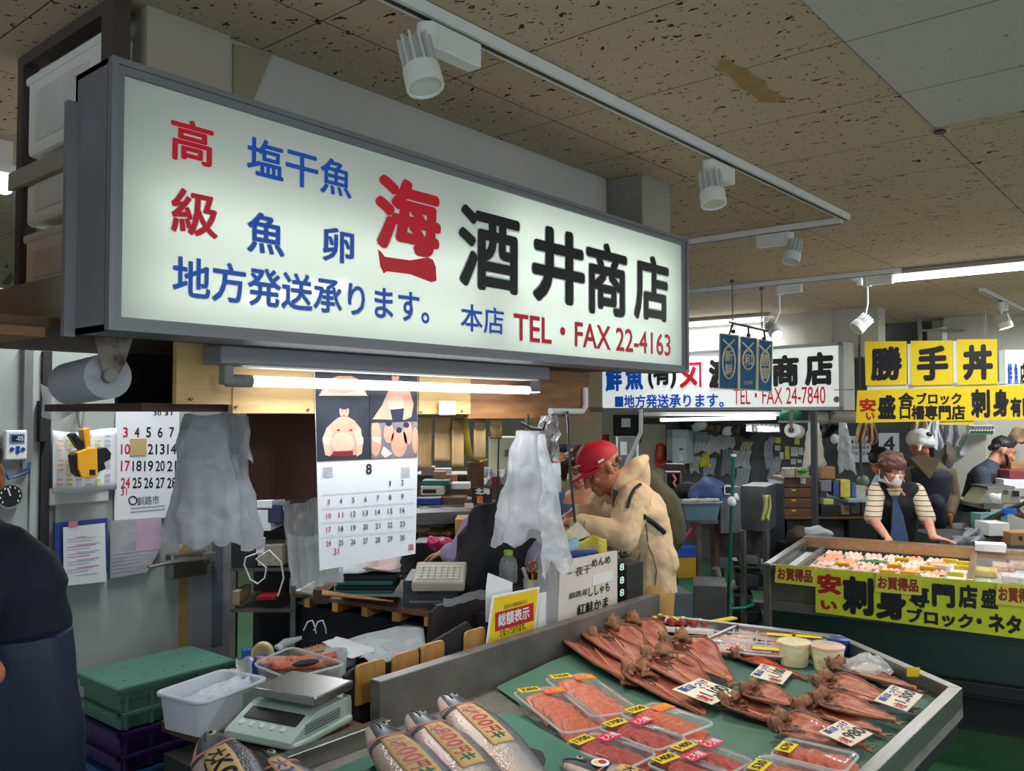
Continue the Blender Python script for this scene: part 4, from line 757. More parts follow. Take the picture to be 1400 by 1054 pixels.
w = MB(); w.grid(lambda a,b: ay(785+45*a, 735+4*math.sin(8*a)+24*b,1.88+.03*math.sin(5*a)), 12, 8); w.jit(.008,30); w.build('yellow_envelope', M('translucent_yellow', (206,190,70), .45, 0, .15, 8), label='crumpled yellow plastic envelope on the files', cat='envelope', solid=.002)
w = MB(); w.poly([ay(u,v,1.92) for u,v in ((760,738),(790,713),(808,732),(790,738),(764,744))],(0,.003,0)); w.build('paper_sheet', M('printed_cream_paper', (214,208,180), .7, 0, .1, 30), label='printed sheet sticking up behind the yellow envelope', cat='paper')
w = MB(); w.grid(lambda a,b: ay(780+45*a,750-6*a+8*b,1.855+.02*b),8,4); w.build('clear_holder', film, label='clear plastic holder lying along the blue file', cat='holder', solid=.001)
# black device with green digits
q0, q1 = ay(846,840,1.9), ay(868,762,1.9); t = T('control_box', 'small black control box with green digits beside the hand lettered board', 'device', (q0.x,1.9,q0.z)); w = MB().box(q0.x,q1.x,1.86,1.98,q0.z-.02,q1.z-.01); w.build('case', M('dirty_black_case', (44,42,38), .5, 0, .4, 30), t, bevel=.004)
for v in (775,793,810): w = MB(); text(w, pl_y(1.86), '8', 847,v-4,853,v+4,.02,.001); w.build('digit', green_led, t, 'green lit digit')
w = MB(); w.tube([ay(u,v,1.87) for u,v in ((850,768),(858,780),(868,800),(870,820),(868,838),(855,846))],.004,6); w.build('power_cord', black, label='black power cord curling down beside the control box', cat='cord')
w = MB(); w.blob(ay(852,757,1.92),(.03,.02,.012)); w.jit(.012,50); w.build('black_plug_bundle', black, label='black tangled plugs on top of the control box', cat='plug')
# cash register, folders, pallet bench
zr = .86; r0, r1 = at(552,795,3.3), at(625,795,3.3); t = T('cash_register', 'grey cash register drawer with a beige keypad on top', 'cash register', at(588,830,3.3)); P = facing(588,830,3.3)
w = MB(); w.on(P,551,794,624,834,-.26); w.build('drawer_case', M('slate_grey_metal', (62,70,82), .5, 0, .08), t, bevel=.006); w = MB(); w.on(P,560,821,612,824,.004); w.build('drawer_handle', steel, t); w = MB(); w.on(P,570,805,590,812,.003); w.build('lock_plate', black, t)
kb = at(598,781,3.33); Pk = Plane(kb,RT,(fwd*.95+V((0,0,.22)))); w = MB(); w.pbox(Pk.p(-.09,-.10,0),Pk.ex*.20,Pk.ey*.20,-Pk.n*.04); w.build('keypad_case', M('beige_plastic', (186,182,160), .5, 0, .04), t, bevel=.008)
k_ = M('pale_grey_key', (204,202,190), .5)
for i in range(7):
    for j in range(5): w = MB(); w.pbox(Pk.p(-.075+.024*i,-.075+.026*j,.0),Pk.ex*.018,Pk.ey*.018,Pk.n*.004); w.build('key', k_, t)
PB = .80; t = T('pallet_bench', 'slatted wooden pallet shelf carrying folders behind the bench', 'bench', (2.4,3.0,0)); pq = [at(400,812,3.1),at(640,855,2.6),at(640,830,3.2),at(400,800,3.6)]
a_, b_ = at(398,815,3.55), at(645,853,3.12); dd = (b_-a_); L_ = dd.length; dn_ = dd.normalized(); back = V((-dn_.y,dn_.x,0))
w = MB().pbox(a_,dd,back*.45,V((0,0,.016))); w.build('top_slats', oldwood, t)
for i in range(6): w = MB().pbox(a_+dd*(.08+.17*i)-V((0,0,.035)),dn_*.03,back*.4,V((0,0,.035))); w.build('slat_block', wood, t)
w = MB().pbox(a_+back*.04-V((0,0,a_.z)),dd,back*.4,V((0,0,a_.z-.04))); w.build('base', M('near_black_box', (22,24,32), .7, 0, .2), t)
def stackbox(u0,v0,u1,v1,tt,dep,m,name,label,cat,turn=0,grp=None,bev=.003):
    P = facing((u0+u1)/2,(v0+v1)/2,tt,turn); w = MB(); w.on(P,u0,v0,u1,v1,-dep); return w.build(name,m,label=label,cat=cat,group=grp,bevel=bev)
teal = M('teal_folder', (20,104,100), .5, 0, .1)
for i,(v0,v1,m_) in enumerate(((786,793,dark),(794,800,teal),(801,806,dark),(807,812,teal))): stackbox(462-2*i,v0,540-3*(i%2),v1,3.35,.22,m_,'folder','%s folder, %s in the pile under the newspapers' % (('black','teal')[i%2],('uppermost black','upper teal','lower black','lowest teal')[i].split()[0]),'folder',0,'folders under the newspapers',.002)
w = MB(); w.grid(lambda a,b: at(464+84*a,783-20*b-4*a+2*math.sin(8*a),3.33+.25*b),10,8); w.jit(.008,14); w.build('newspaper', news, label='folded newspaper on the pile of teal folders', cat='newspaper', solid=.006)
w = MB(); w.grid(lambda a,b: at(492+50*a,778-14*b-3*math.sin(7*a),3.28+.1*b),10,6); w.jit(.014,24); w.build('pink_paper', M('pale_pink_paper', (222,190,190), .7), label='crumpled pale pink paper on the folded newspaper', cat='paper', solid=.002)
w = MB(); w.grid(lambda a,b: at(440+98*a,807+15*a+6*b*(1-a),3.32-.05*b),8,4); w.build('kraft_sheet', card, label='flat kraft sheet on the pallet shelf below the teal folders', cat='sheet', solid=.006)
stackbox(428,806,450,826,3.45,.1,dcard,'small_brown_box','small brown box on the pallet shelf beside the kraft sheet','box'); stackbox(396,790,408,812,3.55,.06,M('white_blue_box', (206,206,220), .5, 0, .3, 60),'small_white_box','small white box with purple print at the left end of the pallet shelf','box')
w = MB(); w.poly([at(u,v,3.5) for u,v in ((408,808),(432,795),(436,800),(425,812))],(0,.02,0)); w.build('paper_fold', paper2, label='folded cream paper leaning on the pallet shelf', cat='paper')
w = MB(); 
for du in (0,14): w.tube([at(415+du+u,v,3.3) for u,v in ((0,862),(6,850),(12,848),(16,858),(17,866))],.003,6)
w.build('white_cord_loop', paper, label='white cord loops hanging on the dark bench front', cat='cord')
# shelves at the left of the open bay
t = T('metal_shelf', 'dark metal shelf unit beside the cold room post', 'shelf', at(350,900,3.55)); P = facing(345,760,3.55)
for v in (712,776,832): w = MB(); w.on(P,312,v,404,v+5,-.35); w.build('shelf_board', oldwood if v == 712 else dsteel, t)
for u in (316,398): w = MB(); w.on(P,u,690,u+5,930,-.03); w.build('upright', dsteel, t)
w = MB(); w.on(P,312,690,404,930,-.005,-.36); w.build('back_panel', M('near_black_board', (30,28,32), .8), t)  # back panel in a near-black board
stackbox(346,684,372,695,3.5,.2,paper,'paper_box','upper white paper box on the shelf behind the hanging bags','box',0,'white paper boxes'); stackbox(348,697,370,726,3.5,.2,paper,'paper_box','lower white paper box on the shelf behind the hanging bags','box',0,'white paper boxes')
for i,(u0,v0,u1,v1,m_,lb,ct_) in enumerate(((316,742,350,776,dark,'dark carton on the middle metal shelf','box'),(352,745,386,774,M('beige_checked_box',(150,144,126),.7,0,.2,60),'beige checked box on the middle metal shelf','box'),(318,808,328,828,M('tan_pot',(150,128,100),.7),'small tan pot on the lower metal shelf','pot'),(366,690,384,715,M('navy_box',(50,54,80),.6,0,.2),'navy carton beside the white paper boxes','box'))): stackbox(u0,v0,u1,v1,3.5,.15,m_,'carton' if ct_ == 'box' else 'pot',lb,ct_)
w = MB(); w.on(facing(355,750,3.4),350,735,361,757,-.02); w.build('phone_charger', white_metal, label='white charger with a cord on the metal shelf', cat='charger', bevel=.003)
w = MB(); w.tube([at(u,v,3.38) for u,v in ((352,756),(336,762),(334,772),(342,792),(352,798),(362,790),(364,776),(350,764),(368,752),(384,768),(388,790),(380,815))],.0035,6); w.build('charging_lead', paper, label='long white cord looping down from the charger', cat='cord')
w = MB(); w.on(facing(364,820,3.45),350,816,376,820,-.15); w.build('red_book', M('red_cover',(150,24,40),.5), label='book with a red cover on the lower metal shelf', cat='book')
# hanging things under the overhead shelf
w = MB(); P = pl_y(2.3); w.poly([P.p(*P.hit(u,v)) for u,v in ((338,564),(436,566),(436,681),(342,684))],(0,.006,0)); w.jit(.004,8); w.build('hanging_cardboard', M('reddish_brown_card',(96,62,54),.85,0,.12,5), label='reddish brown cardboard sheet hanging left of the wrestler calendar', cat='cardboard')
def bag(cu, v0, v1, wtop, wbot, tt, mat, label, lobes=5, seed=1, turn=0, skew=0, n=34, name='plastic_bags'):
    """a bunch of bags hung by the neck: folds open out downwards, hem ragged"""
    e = Matrix.Rotation(turn,3,'Z') @ RT; nn = V((-e.y,e.x,0)); w = MB(); K = 64; rings = []
    for i in range(n+1):
        s = i/n; hw = (wtop+(wbot-wtop)*s**.8)/2*tt/FPX; c = at(cu+skew*s, v0+(v1-v0)*s, tt); R = []
        for j in range(K):
            th = 2*math.pi*j/K; r = 1+(.05+.16*s)*math.sin(lobes*th+seed)*.5+.05*math.sin(17*th+seed)*s+.16*s*noise.noise((math.cos(th)*2.3,math.sin(th)*2.3,s*2+seed))
            R.append(c+e*hw*r*math.cos(th)+nn*hw*.45*r*math.sin(th)+V((0,0,(.008*math.sin(lobes*th+seed*2)+.06*noise.noise((math.cos(th)*1.5,math.sin(th)*1.5,seed)))*s**3)))
        rings.append(R)
    w.loft(rings,caps=False); w.jit(.012,12); w.jit(.007,24); w.jit(.003,60); return w.build(name,mat,label=label,cat='plastic bags')
bag(287,566,742,64,122,2.45,filmw,'bunch of white plastic bags hanging from the shelf left of the cardboard',6,1,0,4)
w = MB(); w.grid(lambda a,b: at(312+28*a+6*b,570+50*b+12*a*b,2.4+.03*math.sin(6*a)),10,12); w.jit(.01,24); w.build('bag_corner', filmw, label='loose corner of a white bag beside the cardboard', cat='plastic bags')
for i,(u0,v0,u1,v1,tt,lb) in enumerate(((385,684,440,745,2.65,'clear ribbed bags hanging left of the wrestler calendar, upper sheaf'),(392,730,462,800,2.6,'clear bags hanging behind the wrestler calendar, lower sheaf'))):
    w = MB(); w.grid(lambda a,b: at(u0+(u1-u0)*a+6*b+2*math.sin(14*a),v0+(v1-v0)*b+4*math.sin(5*a),tt+.02*math.sin(18*a+i)+.02*b),30,14); w.jit(.005,30); w.build('clear_bags', filmc if i == 0 else frost, label=lb, cat='plastic bags')
bag(722,588,742,30,88,2.95,filmw,'bunch of white plastic bags hanging from a black hook above the vest wearer',7,3,0,-2)
bag(742,594,778,8,40,2.9,filmc,'long clear plastic bag hanging beside the white bags',5,8,0,20)
w = MB(); w.tube([at(712,578,2.93),at(728,586,2.93),at(742,587,2.93),at(745,576,2.93)],.006,8); w.tube([at(722,566,2.93),at(724,584,2.93)],.003,6); w.build('bag_hook', black, label='black hook bar holding the white bags', cat='hook')
w = MB(); w.grid(lambda a,b: at(738+26*a,568+60*b,3.1+.02*math.sin(9*a+4*b)),12,16); w.jit(.02,30); w.build('silver_wrap', M('crumpled_silver_film',(170,166,166),.25,.5,.15,30,.6,60), label='crumpled silver film hanging behind the white bags', cat='film')
w = MB(); w.tube([ay(776,562,1.975),at(776,570,2.85),at(777,600,2.8),at(780,650,2.8),at(786,714,2.8)],.0045,8); w.build('hanging_cable', black, label='black cable hanging in front of the woman in blue', cat='cable')
w = MB(); w.tube([at(682,600,3.0),at(681,640,3.0),at(680,690,3.0)],.003,6); w.build('hanging_wire', black, label='thin black cord hanging left of the white bags', cat='cord')
strips = [(570,568,590,640,'first'),(594,568,618,630,'second, widest'),(618,572,634,638,'third'),(648,572,664,628,'fourth'),(670,571,686,600,'last, short')]
for i,(u0,v0,u1,v1,lb) in enumerate(strips):
    w = MB(); w.grid(lambda a,b: ay(u0+(u1-u0)*a,v0+(v1-v0)*b,1.99+.02*math.sin(2.5*b+i)+.01*math.sin(3*a)),6,12); w.build('cardboard_strip', M('kraft_strip',(150,122,80),.85,0,.1,8) if i == 0 else bpy.data.materials['kraft_strip'], label='kraft strip hanging under the shelf, %s from the calendar' % lb, cat='strip', group='kraft strips under the shelf', solid=.003)
w = MB(); L = [ay(u,v,2.0) for u,v in ((634,574),(636,600),(640,622),(650,631),(661,628))]; w.tube(L,[.022]*5,8,flat=.12); w.build('tape_loop', M('yellow_tape',(166,140,50),.4,0,.1), label='loop of yellowish tape hanging between the kraft strips', cat='tape')
# wrestler calendar
P = pl_y(1.935); t = T('wall_calendar', 'tall wrestler calendar for August hanging from the plywood shelf front', 'calendar', ay(500,778,1.935))
def cpoly(pts, m, h, name, lab=None): w = MB(); w.poly([P.p(*P.hit(u,v),h) for u,v in pts], P.n*.0004); return w.build(name, m, t, lab)
w = MB(); w.poly([P.p(*P.hit(u,v),-.001) for u,v in ((429,493),(570,493),(571,628),(568,757),(437,780),(433,630))], P.n*.001); w.build('sheet', paper, t)
cpoly([(430,494),(570,494),(570,625),(433,631)], M('dark_photo_ground',(38,40,52),.35,0,.5,14), .0008, 'photograph', 'dark photograph page')
sk = M('photo_skin',(206,150,128),.4,0,.10,20); sk2 = M('photo_skin_light',(222,172,150),.4,0,.08,20); crim = M('photo_crimson',(120,24,44),.4); pale = M('photo_white',(206,200,186),.4); navy = M('photo_navy',(30,34,60),.4)
def blobp(cu,cv,ru,rv,m,h,name='photo_figure',k=20): cpoly([(cu+ru*math.cos(2*math.pi*i/k),cv+rv*math.sin(2*math.pi*i/k)) for i in range(k)], m, h, name)
cpoly([(435,541),(446,520),(462,514),(480,514),(496,522),(501,541)], sk, .0013, 'photo_figure'); cpoly([(436,541),(444,531),(494,531),(502,541)], pale, .0015, 'photo_cloth'); cpoly([(456,516),(466,524),(478,516),(488,534),(468,538),(448,536)], sk2, .0017, 'photo_figure')
cpoly([(448,622),(443,600),(446,585),(458,574),(464,570),(476,570),(484,575),(493,586),(495,602),(490,622)], sk, .0013, 'photo_figure'); blobp(470,562,6.5,10,sk,.0015); blobp(470,555,7,5,navy,.0017,'photo_hair'); blobp(468,605,16,14,sk2,.0017); cpoly([(453,624),(455,617),(482,616),(482,624)], crim, .0019, 'photo_belt')
cpoly([(446,585),(440,600),(444,622),(451,624),(451,606),(455,590)], sk2, .0018, 'photo_figure'); cpoly([(489,584),(496,600),(494,620),(487,624),(487,606),(483,590)], sk2, .0018, 'photo_figure'); cpoly([(442,598),(450,599),(450,608),(442,607)], pale, .0020, 'photo_cloth'); cpoly([(489,598),(496,598),(496,607),(489,608)], pale, .0020, 'photo_cloth'); blobp(462,588,2,1.4,crim,.002); blobp(479,588,2,1.4,crim,.002)
for du in (-3,3): blobp(470+du,562,1.2,.7,navy,.002)
cpoly([(467,568),(473,568),(473,569),(467,569)], crim, .002, 'photo_figure'); blobp(540,516,5,6,sk,.0014); blobp(540,511,5,3.5,navy,.0016,'photo_hair')
cpoly([(509,573),(522,554),(530,535),(538,522),(548,520),(558,528),(565,552),(562,570),(552,574)], sk, .0013, 'photo_figure'); blobp(540,551,11,11,sk2,.0017); cpoly([(533,560),(552,558),(550,574),(536,575)], navy, .0019, 'photo_belt')
cpoly([(506,576),(570,574),(570,576),(506,578)], dark, .0021, 'photo_divider'); cpoly([(505,541),(507,541),(507,627),(505,627)], dark, .0021, 'photo_divider')
cpoly([(507,578),(570,576),(570,625),(507,627)], M('photo_grey',(120,112,120),.4,0,.2,20), .0011, 'photo_ground')
for cu,cv,ru,rv in ((513,600,8,24),(531,592,7,14),(545,605,11,20),(557,592,6,16),(567,602,4,18)): blobp(cu,cv,ru,rv,sk,.0014)
for cu,cv in ((531,579),(545,588),(555,581)): blobp(cu,cv,4,4,navy,.0017,'photo_hair')
cpoly([(508,597),(520,598),(519,606),(510,604)], pale, .0018, 'photo_cloth'); cpoly([(524,610),(536,620),(526,626),(520,620)], pale, .0018, 'photo_cloth')
w = MB(); text(w,P,'8',500,634,508,648,.02,.001); w.build('month_number', ink, t); 
grid = [[None]*5+[1,2],list(range(3,10)),list(range(10,17)),list(range(17,24)),list(range(24,31))]
for r,row in enumerate(grid):
    for k_i,dv in enumerate(row):
        if dv is None: continue
        u = 449+16.8*k_i; v = 667+r*19.0-(k_i-0)*1.3+ (10 if False else 0); m_ = redink if k_i == 0 or dv == 11 else (navy if k_i == 6 else ink)
        w = MB(); hw = .9 if dv == 1 else (1.7 if dv<10 else 3.2); text(w,P,str(dv),u-hw,v-3.2,u+hw,v+3.4,.005,.001); w.build('date', m_, t)
    if r: cpoly([(440,676+r*19-19),(566,667+r*19-19),(566,667.4+r*19-19),(440,676.5+r*19-19)], M('rule_grey',(170,172,180),.7), .001, 'ruled_line')
w = MB(); text(w,P,'31',456,750,463,758,.01,.001); w.build('date', redink, t); w = MB(); text(w,P,'100',558,744,565,752,.02,.001); w.build('anniversary_mark', redink, t)
for u0 in (439,548):
    w = MB()
    for r in range(5): w.ln(P,u0+(2 if u0 == 439 else 0),640+r*3,u0+(16 if u0 == 439 else 12),.0022)
    w.build('small_month', M('small_month_grey',(180,180,190),.7), t)
# black seam panels on the cold room: calendar, clipboard, label gun ...
P = pl_y(3.585); t = T('wall_calendar', 'white month calendar with large black dates on the cold room wall', 'calendar', ay(195,705,3.585))
w = MB(); w.on(P,158,560,243,706,.003); w.build('sheet', paper, t)
rows = [(0,[None]*5+[1,2]),(1,[3,4,5,6,7,8,9]),(2,[10,11,12,13,14,15,16]),(3,[17,18,19,20,21,22,23]),(4,[24,25,26,27,28,29,30])]
for r,row in rows:
    for k_i,dv in enumerate(row):
        if dv is None or k_i > 4: continue
        u = 171+15.8*k_i; v = 568+23*r+(.4 if r == 0 else 0); m_ = redink if k_i == 0 else ink; hw = 3.3 if dv < 10 else 6.2
        w = MB(); text(w,P,str(dv),u-hw,v-7,u+hw,v+7,.02,.0035); w.build('date', m_, t)
for s,u0 in (('30',214),('31',229)): w = MB(); text(w,P,s,u0-5,562,u0+6,568,.02,.0035); w.build('date', ink, t)
w = MB(); text(w,P,'31',165,667,173,677,.01,.0035); w.build('date', redink, t); w = MB(); text(w,P,'釧路市',187,679,217,689,.02,.0035); w.build('lettering', greyink, t)
w = MB(); w.tube([P.p(*P.hit(181+5.5*math.cos(x*.4),684+5.5*math.sin(x*.4)),.004) for x in range(17)],.0028,6); w.build('round_emblem', ink, t)
w = MB(); 
for r in range(2): w.ln(P,178,696+r*5,225,.005,.0035)
w.build('small_print', M('small_print_grey',(150,152,160),.7), t)
w = MB(); w.on(P,177,600,199,622,.003,.005); w.build('sticky_note', M('tan_note',(186,164,110),.7), label='tan sticky note on the month calendar', cat='note')
w = MB(); w.grid(lambda a,b: ay(72+88*a,588+84*b+3*math.sin(5*a),3.575-.01*b),8,8); o = w.build('timetable_sheet', paper, label='wide printed timetable sheet behind the yellow label gun', cat='paper', solid=.002)
w = MB()
for r in range(11): 
    for k_i,m_ in enumerate((0,1,2,0,1,2)):
        if (r*7+k_i*3)%4: w.ln(pl_y(3.562),78+13*k_i,598+6.6*r,86+13*k_i,.008,.001,m_)
w.build('printed_rows', [M('pale_orange_print',(226,178,150),.7),M('pale_yellow_print',(220,216,120),.7),M('pale_grey_print',(176,180,196),.7)], o)
t = T('label_gun', 'yellow and black hand label gun hanging from a string', 'label gun', ay(115,640,3.5)); P = pl_y(3.5); yg = M('yellow_orange_plastic',(236,170,26),.4,0,.06)
def lp(pts,m_,h,th,name): w = MB(); w.poly([P.p(*P.hit(u,v),h) for u,v in pts], P.n*th); return w.build(name,m_,t,bevel=.003)
lp([(106,587),(115,584),(117,607),(110,612),(108,600)],yg,0,.05,'handle'); lp([(97,618),(112,612),(124,612),(125,650),(120,653),(103,652),(98,640)],yg,-.01,.07,'body'); lp([(90,594),(97,591),(109,607),(109,615),(102,613)],black,0,.04,'trigger'); lp([(123,613),(137,611),(144,619),(143,627),(134,632),(137,640),(126,645)],black,-.005,.06,'print_head'); lp([(92,622),(98,618),(103,652),(96,646)],black,0,.05,'label_reel'); lp([(113,641),(121,641),(121,648),(113,648)],black,.06,.004,'window')
w = MB(); w.tube([ay(109,550,3.6),ay(104,556,3.5),ay(109,585,3.48)],.004,6); w.tube([ay(111,550,3.6),ay(116,556,3.5),ay(112,585,3.48)],.004,6); w.build('string', dsteel, label='string loop holding the yellow label gun', cat='string')
w = MB(); w.on(pl_y(3.59),66,668,146,685,.02); o = w.build('clip_holder', M('pale_clip_holder',(190,192,186),.5), label='pale clip holder rail above the blue clipboard', cat='holder', bevel=.006); w = MB(); w.on(pl_y(3.59),75,685,144,712,.01); w.build('holder_plate', lpanel, o)
w = MB(); P = pl_y(3.57); w.poly([P.p(*P.hit(u,v)) for u,v in ((74,715),(146,708),(146,782),(74,782))],P.n*.008); w.build('clipboard', M('clipboard_blue',(44,68,140),.5), label='blue clipboard on the cold room wall behind white papers', cat='clipboard')
P = pl_y(3.545); w = MB(); w.poly([P.p(*P.hit(u,v)) for u,v in ((86,721),(143,715),(145,795),(87,801))],P.n*.003); o = w.build('paper_sheet', paper, label='white printed page clipped to the blue clipboard', cat='paper')
w = MB()
for r in range(16): w.ln(P,91 if r%3 else 104,735+r*3.5,118+((r*13)%20),.0035,.0035,0 if r%4 else 1)
w.build('printed_lines', [M('pale_grey_text',(176,178,188),.7),M('pale_red_text',(200,130,134),.7)], o)
w = MB(); w.on(P,93,713,105,719,.006,.002); w.build('pink_note', M('pink_note',(226,130,150),.6), label='pink note on top of the clipped page', cat='note')
P = pl_y(3.57); w = MB(); w.poly([P.p(*P.hit(u,v)) for u,v in ((150,712),(220,707),(220,748),(200,782),(150,791))],P.n*.004); o = w.build('plastic_folder', M('pocket_plastic',(168,164,172),.15,0,.15,12,.6,16), label='clear plastic pocket with a note sheet beside the clipboard', cat='folder')
w = MB(); w.on(P,186,712,219,750,.001,.004); w.build('pink_slip', M('pink_slip',(190,160,180),.3,0,.1), o, 'pinkish slip')
w = MB()
for r in range(6): w.ln(P,152,758+r*5,205-4*r,.003,.0045)
w.build('note_lines', bpy.data.materials['pale_grey_text'], o)
t = T('door_latch', 'chrome lever latch on the cold room door edge', 'latch', ay(250,770,3.54)); w = MB(); w.tube([ay(u,v,3.5) for u,v in ((203,775),(225,770),(250,766),(285,764))],[.012,.02,.03,.014],8,flat=.5); w.build('lever', steel, t); w = MB(); w.on(pl_y(3.58),225,757,275,783,.06); w.build('latch_case', steel, t, bevel=.01); w = MB(); w.on(pl_y(3.55),272,755,288,768,.05); w.build('keeper', dsteel, t, bevel=.005)
t = T('thermostat', 'white thermostat with a small display on the cold room wall', 'thermostat', ay(19,608,3.59)); P = pl_y(3.59); w = MB(); w.on(P,4,588,33,628,.03); w.build('case', white_metal, t, bevel=.006); w = MB(); w.on(P,9,593,29,606,.002,.03); w.build('bezel', M('blue_bezel',(90,130,180),.5), t); w = MB(); w.on(P,12,595,28,603,.002,.032); w.build('display', black, t); w = MB(); text(w,P,'-05',17,596,27,602,.01,.036); w.build('digits', paper, t)
for u,v in ((12,614),(20,612),(27,614),(20,617)): w = MB(); q = P.p(*P.hit(u,v),.03); w.cyl(q,q+P.n*.004,.008,n=10); w.build('button', blueink, t)
q = ay(8,677,3.6); t = T('dial_gauge', 'round black dial gauge below the thermostat', 'gauge', q); w = MB().cyl(q,q+V((0,-.04,0)),.05,n=28); w.build('case', M('gauge_ring',(150,150,150),.3,.8), t); w = MB().cyl(q+V((0,-.04,0)),q+V((0,-.043,0)),.042,n=28); w.build('face', black, t)
w = MB(); w.tube([q+V((0,-.045,0)),q+V((-.01,-.045,.03))],.003,6); w.build('needle', paper, t)
for i in range(9): 
    an = math.radians(-130+32*i); e_ = q+V((.034*math.sin(an),-.044,.034*math.cos(an))); w = MB().cbox(e_,(.004,.002,.008)); w.build('tick', paper, t)
w = MB(); w.tube([ay(u,v,3.57) for u,v in ((4,640),(12,655),(25,650),(38,645),(40,632))],.006,6); w.build('blue_wire', M('blue_wire',(40,90,150),.5), label='blue wire bundle below the thermostat', cat='wire')
# crates
zc = az(240,893,0); Pc = pl_y(3.45); top = ay(240,893,3.45).z
A = az(162,945,top); Bc = az(315,906,top); e_ = (Bc-A); LXc = e_.length+.02; rz = math.atan2(e_.y,e_.x); dep = .34
cols = [('green_crate',M('green_crate_plastic',(80,124,108),.45,0,.08),'green lidded fish crate on top of the crate stack'),('purple_crate',M('purple_crate_plastic',(58,34,92),.45,0,.08),'purple fish crate in the middle of the crate stack'),('blue_crate',M('blue_crate_plastic',(36,82,140),.45,0,.08),'blue fish crate at the bottom of the visible crate stack'),('blue_crate',M('dark_blue_crate_plastic',(34,70,120),.5,0,.1),'blue fish crate standing on the floor under the stack')]
hC = .155
for i,(nm,m_,lb) in enumerate(cols):
    z1 = top-i*(hC+.002); z0 = z1-hC if i < 3 else 0; t = T(nm, lb, 'crate', (A.x,A.y,z0), rz, 'stacked fish crates'); mw = Matrix.Translation((A.x,A.y,0)) @ Matrix.Rotation(rz,4,'Z')
    def wl(mb): mb.v = [mw @ p for p in mb.v]; return mb
    w = MB().loft([[V((x,y,z)) for x,y in ((.02,.02),(LXc-.02,.02),(LXc-.02,dep-.02),(.02,dep-.02))] for z in (z0,z1-.05)]+[[V((x,y,z)) for x,y in ((.008,.008),(LXc-.008,.008),(LXc-.008,dep-.008),(.008,dep-.008))] for z in (z1-.048,z1-.004)],sm=False); wl(w).build('crate_body', m_, t, bevel=.004)
    for zz in (z1-.014,z1-.10):
        w = MB().box(-.004,LXc+.004,-.004,.012,zz,zz+.012).box(-.004,.012,-.004,dep,zz,zz+.012).box(LXc-.008,LXc+.004,-.004,dep,zz,zz+.012); wl(w).build('rib', m_, t)
    for k in range(5):
        w = MB().box(LXc*(.06+.2*k),LXc*(.06+.2*k)+.01,0,.02,max(z0,z1-.15),z1-.01); wl(w).build('upright_rib', m_, t)
    if i == 0:
        w = MB().box(-.006,LXc+.006,-.006,dep+.006,z1-.004,z1+.006).box(.0,LXc,0,dep,z1+.002,z1+.008); wl(w).build('lid', m_, t)
        w = MB()
        for k in range(12): w.cbox(V((.06+.08*(k%6),.08+.17*(k//6),z1+.0085)),(.008,.006,.002))
        wl(w).build('lid_dots', M('dark_speck',(60,96,84),.6), t)
# top left: foam boxes on the shelf
P = Plane((.862,0,0),(0,-1,0),(0,0,1)); fb = M('dark_grey_frame',(70,62,58),.7,0,.1); t = T('storage_rack', 'dark frame standing on the overhead shelf holding white foam boxes', 'frame', (.9,2.15,1.925))
def onx(u0,v0,u1,v1): return P.hit(u0,v0)+P.hit(u1,v1)
ya, yb = ax(25,75,.862).y, ax(156,8,.862).y; zt_ = ax(60,52,.862).z
w = MB(); w.box(.862,.90,yb,ya,CEIL-.03,CEIL-.001).box(.862,.90,ya-.035,ya,1.93,CEIL-.03).box(.862,.90,yb,yb+.06,1.93,CEIL-.03); w.build('frame', fb, t)
for i,(z0,z1) in enumerate(((2.38,2.60),(2.20,2.37),(2.03,2.19))):
    t2 = T('foam_box', 'white foam box in the dark frame at the left, %s of three' % ('topmost','middle','lowest')[i], 'foam box', (.95,2.2,z0), 0, 'white foam boxes at the top left'); w = MB().box(.872,1.3,yb+.065,ya-.04,z0,z1-.02); w.build('box', styro, t2, bevel=.012); w = MB().box(.866,1.3,yb+.062,ya-.037,z1-.035,z1-.012); w.build('lid', styro, t2, bevel=.008); w = MB().box(.868,.875,yb+.14,ya-.10,z0+.03,z1-.06); w.build('recess', M('greyer_foam',(206,206,202),.8), t2, bevel=.006)  # front panel in slightly greyer foam
w = MB().box(.85,.864,yb,ya+.02,2.30,2.345); w.build('strap_board', M('grey_strap_board',(150,146,136),.7), label='grey board strapped across the foam boxes', cat='board')
w = MB().box(.80,1.3,1.93,2.55,1.927,2.03); w.build('grey_carton', M('grey_beige_carton',(150,144,130),.8,0,.08), label='wide grey carton lying below the white foam boxes', cat='carton', bevel=.008)
q = ay(8,370,2.6); t = T('printed_carton', 'brown cardboard carton with a black print at the left edge', 'carton', (q.x-.2,2.6,1.93)); e0 = ax(22,320,.6); w = MB().box(.1,.60,1.95,2.6,1.93,2.22); w.build('carton', card, t, bevel=.004); P = Plane((.599,0,0),(0,-1,0),(0,0,1))
P = pl_y(1.949)
for pts in ([(2,388),(14,372),(19,380),(12,390)],[(4,365),(10,360),(12,368)]): w = MB(); w.poly([P.p(*P.hit(u,v)) for u,v in pts],P.n*.001); w.build('black_print', ink, t)
w = MB().box(.0,.74,1.90,2.55,1.88,1.90); w.build('shelf_plank', ply2, label='orange brown plank at the left end of the overhead shelf', cat='plank')
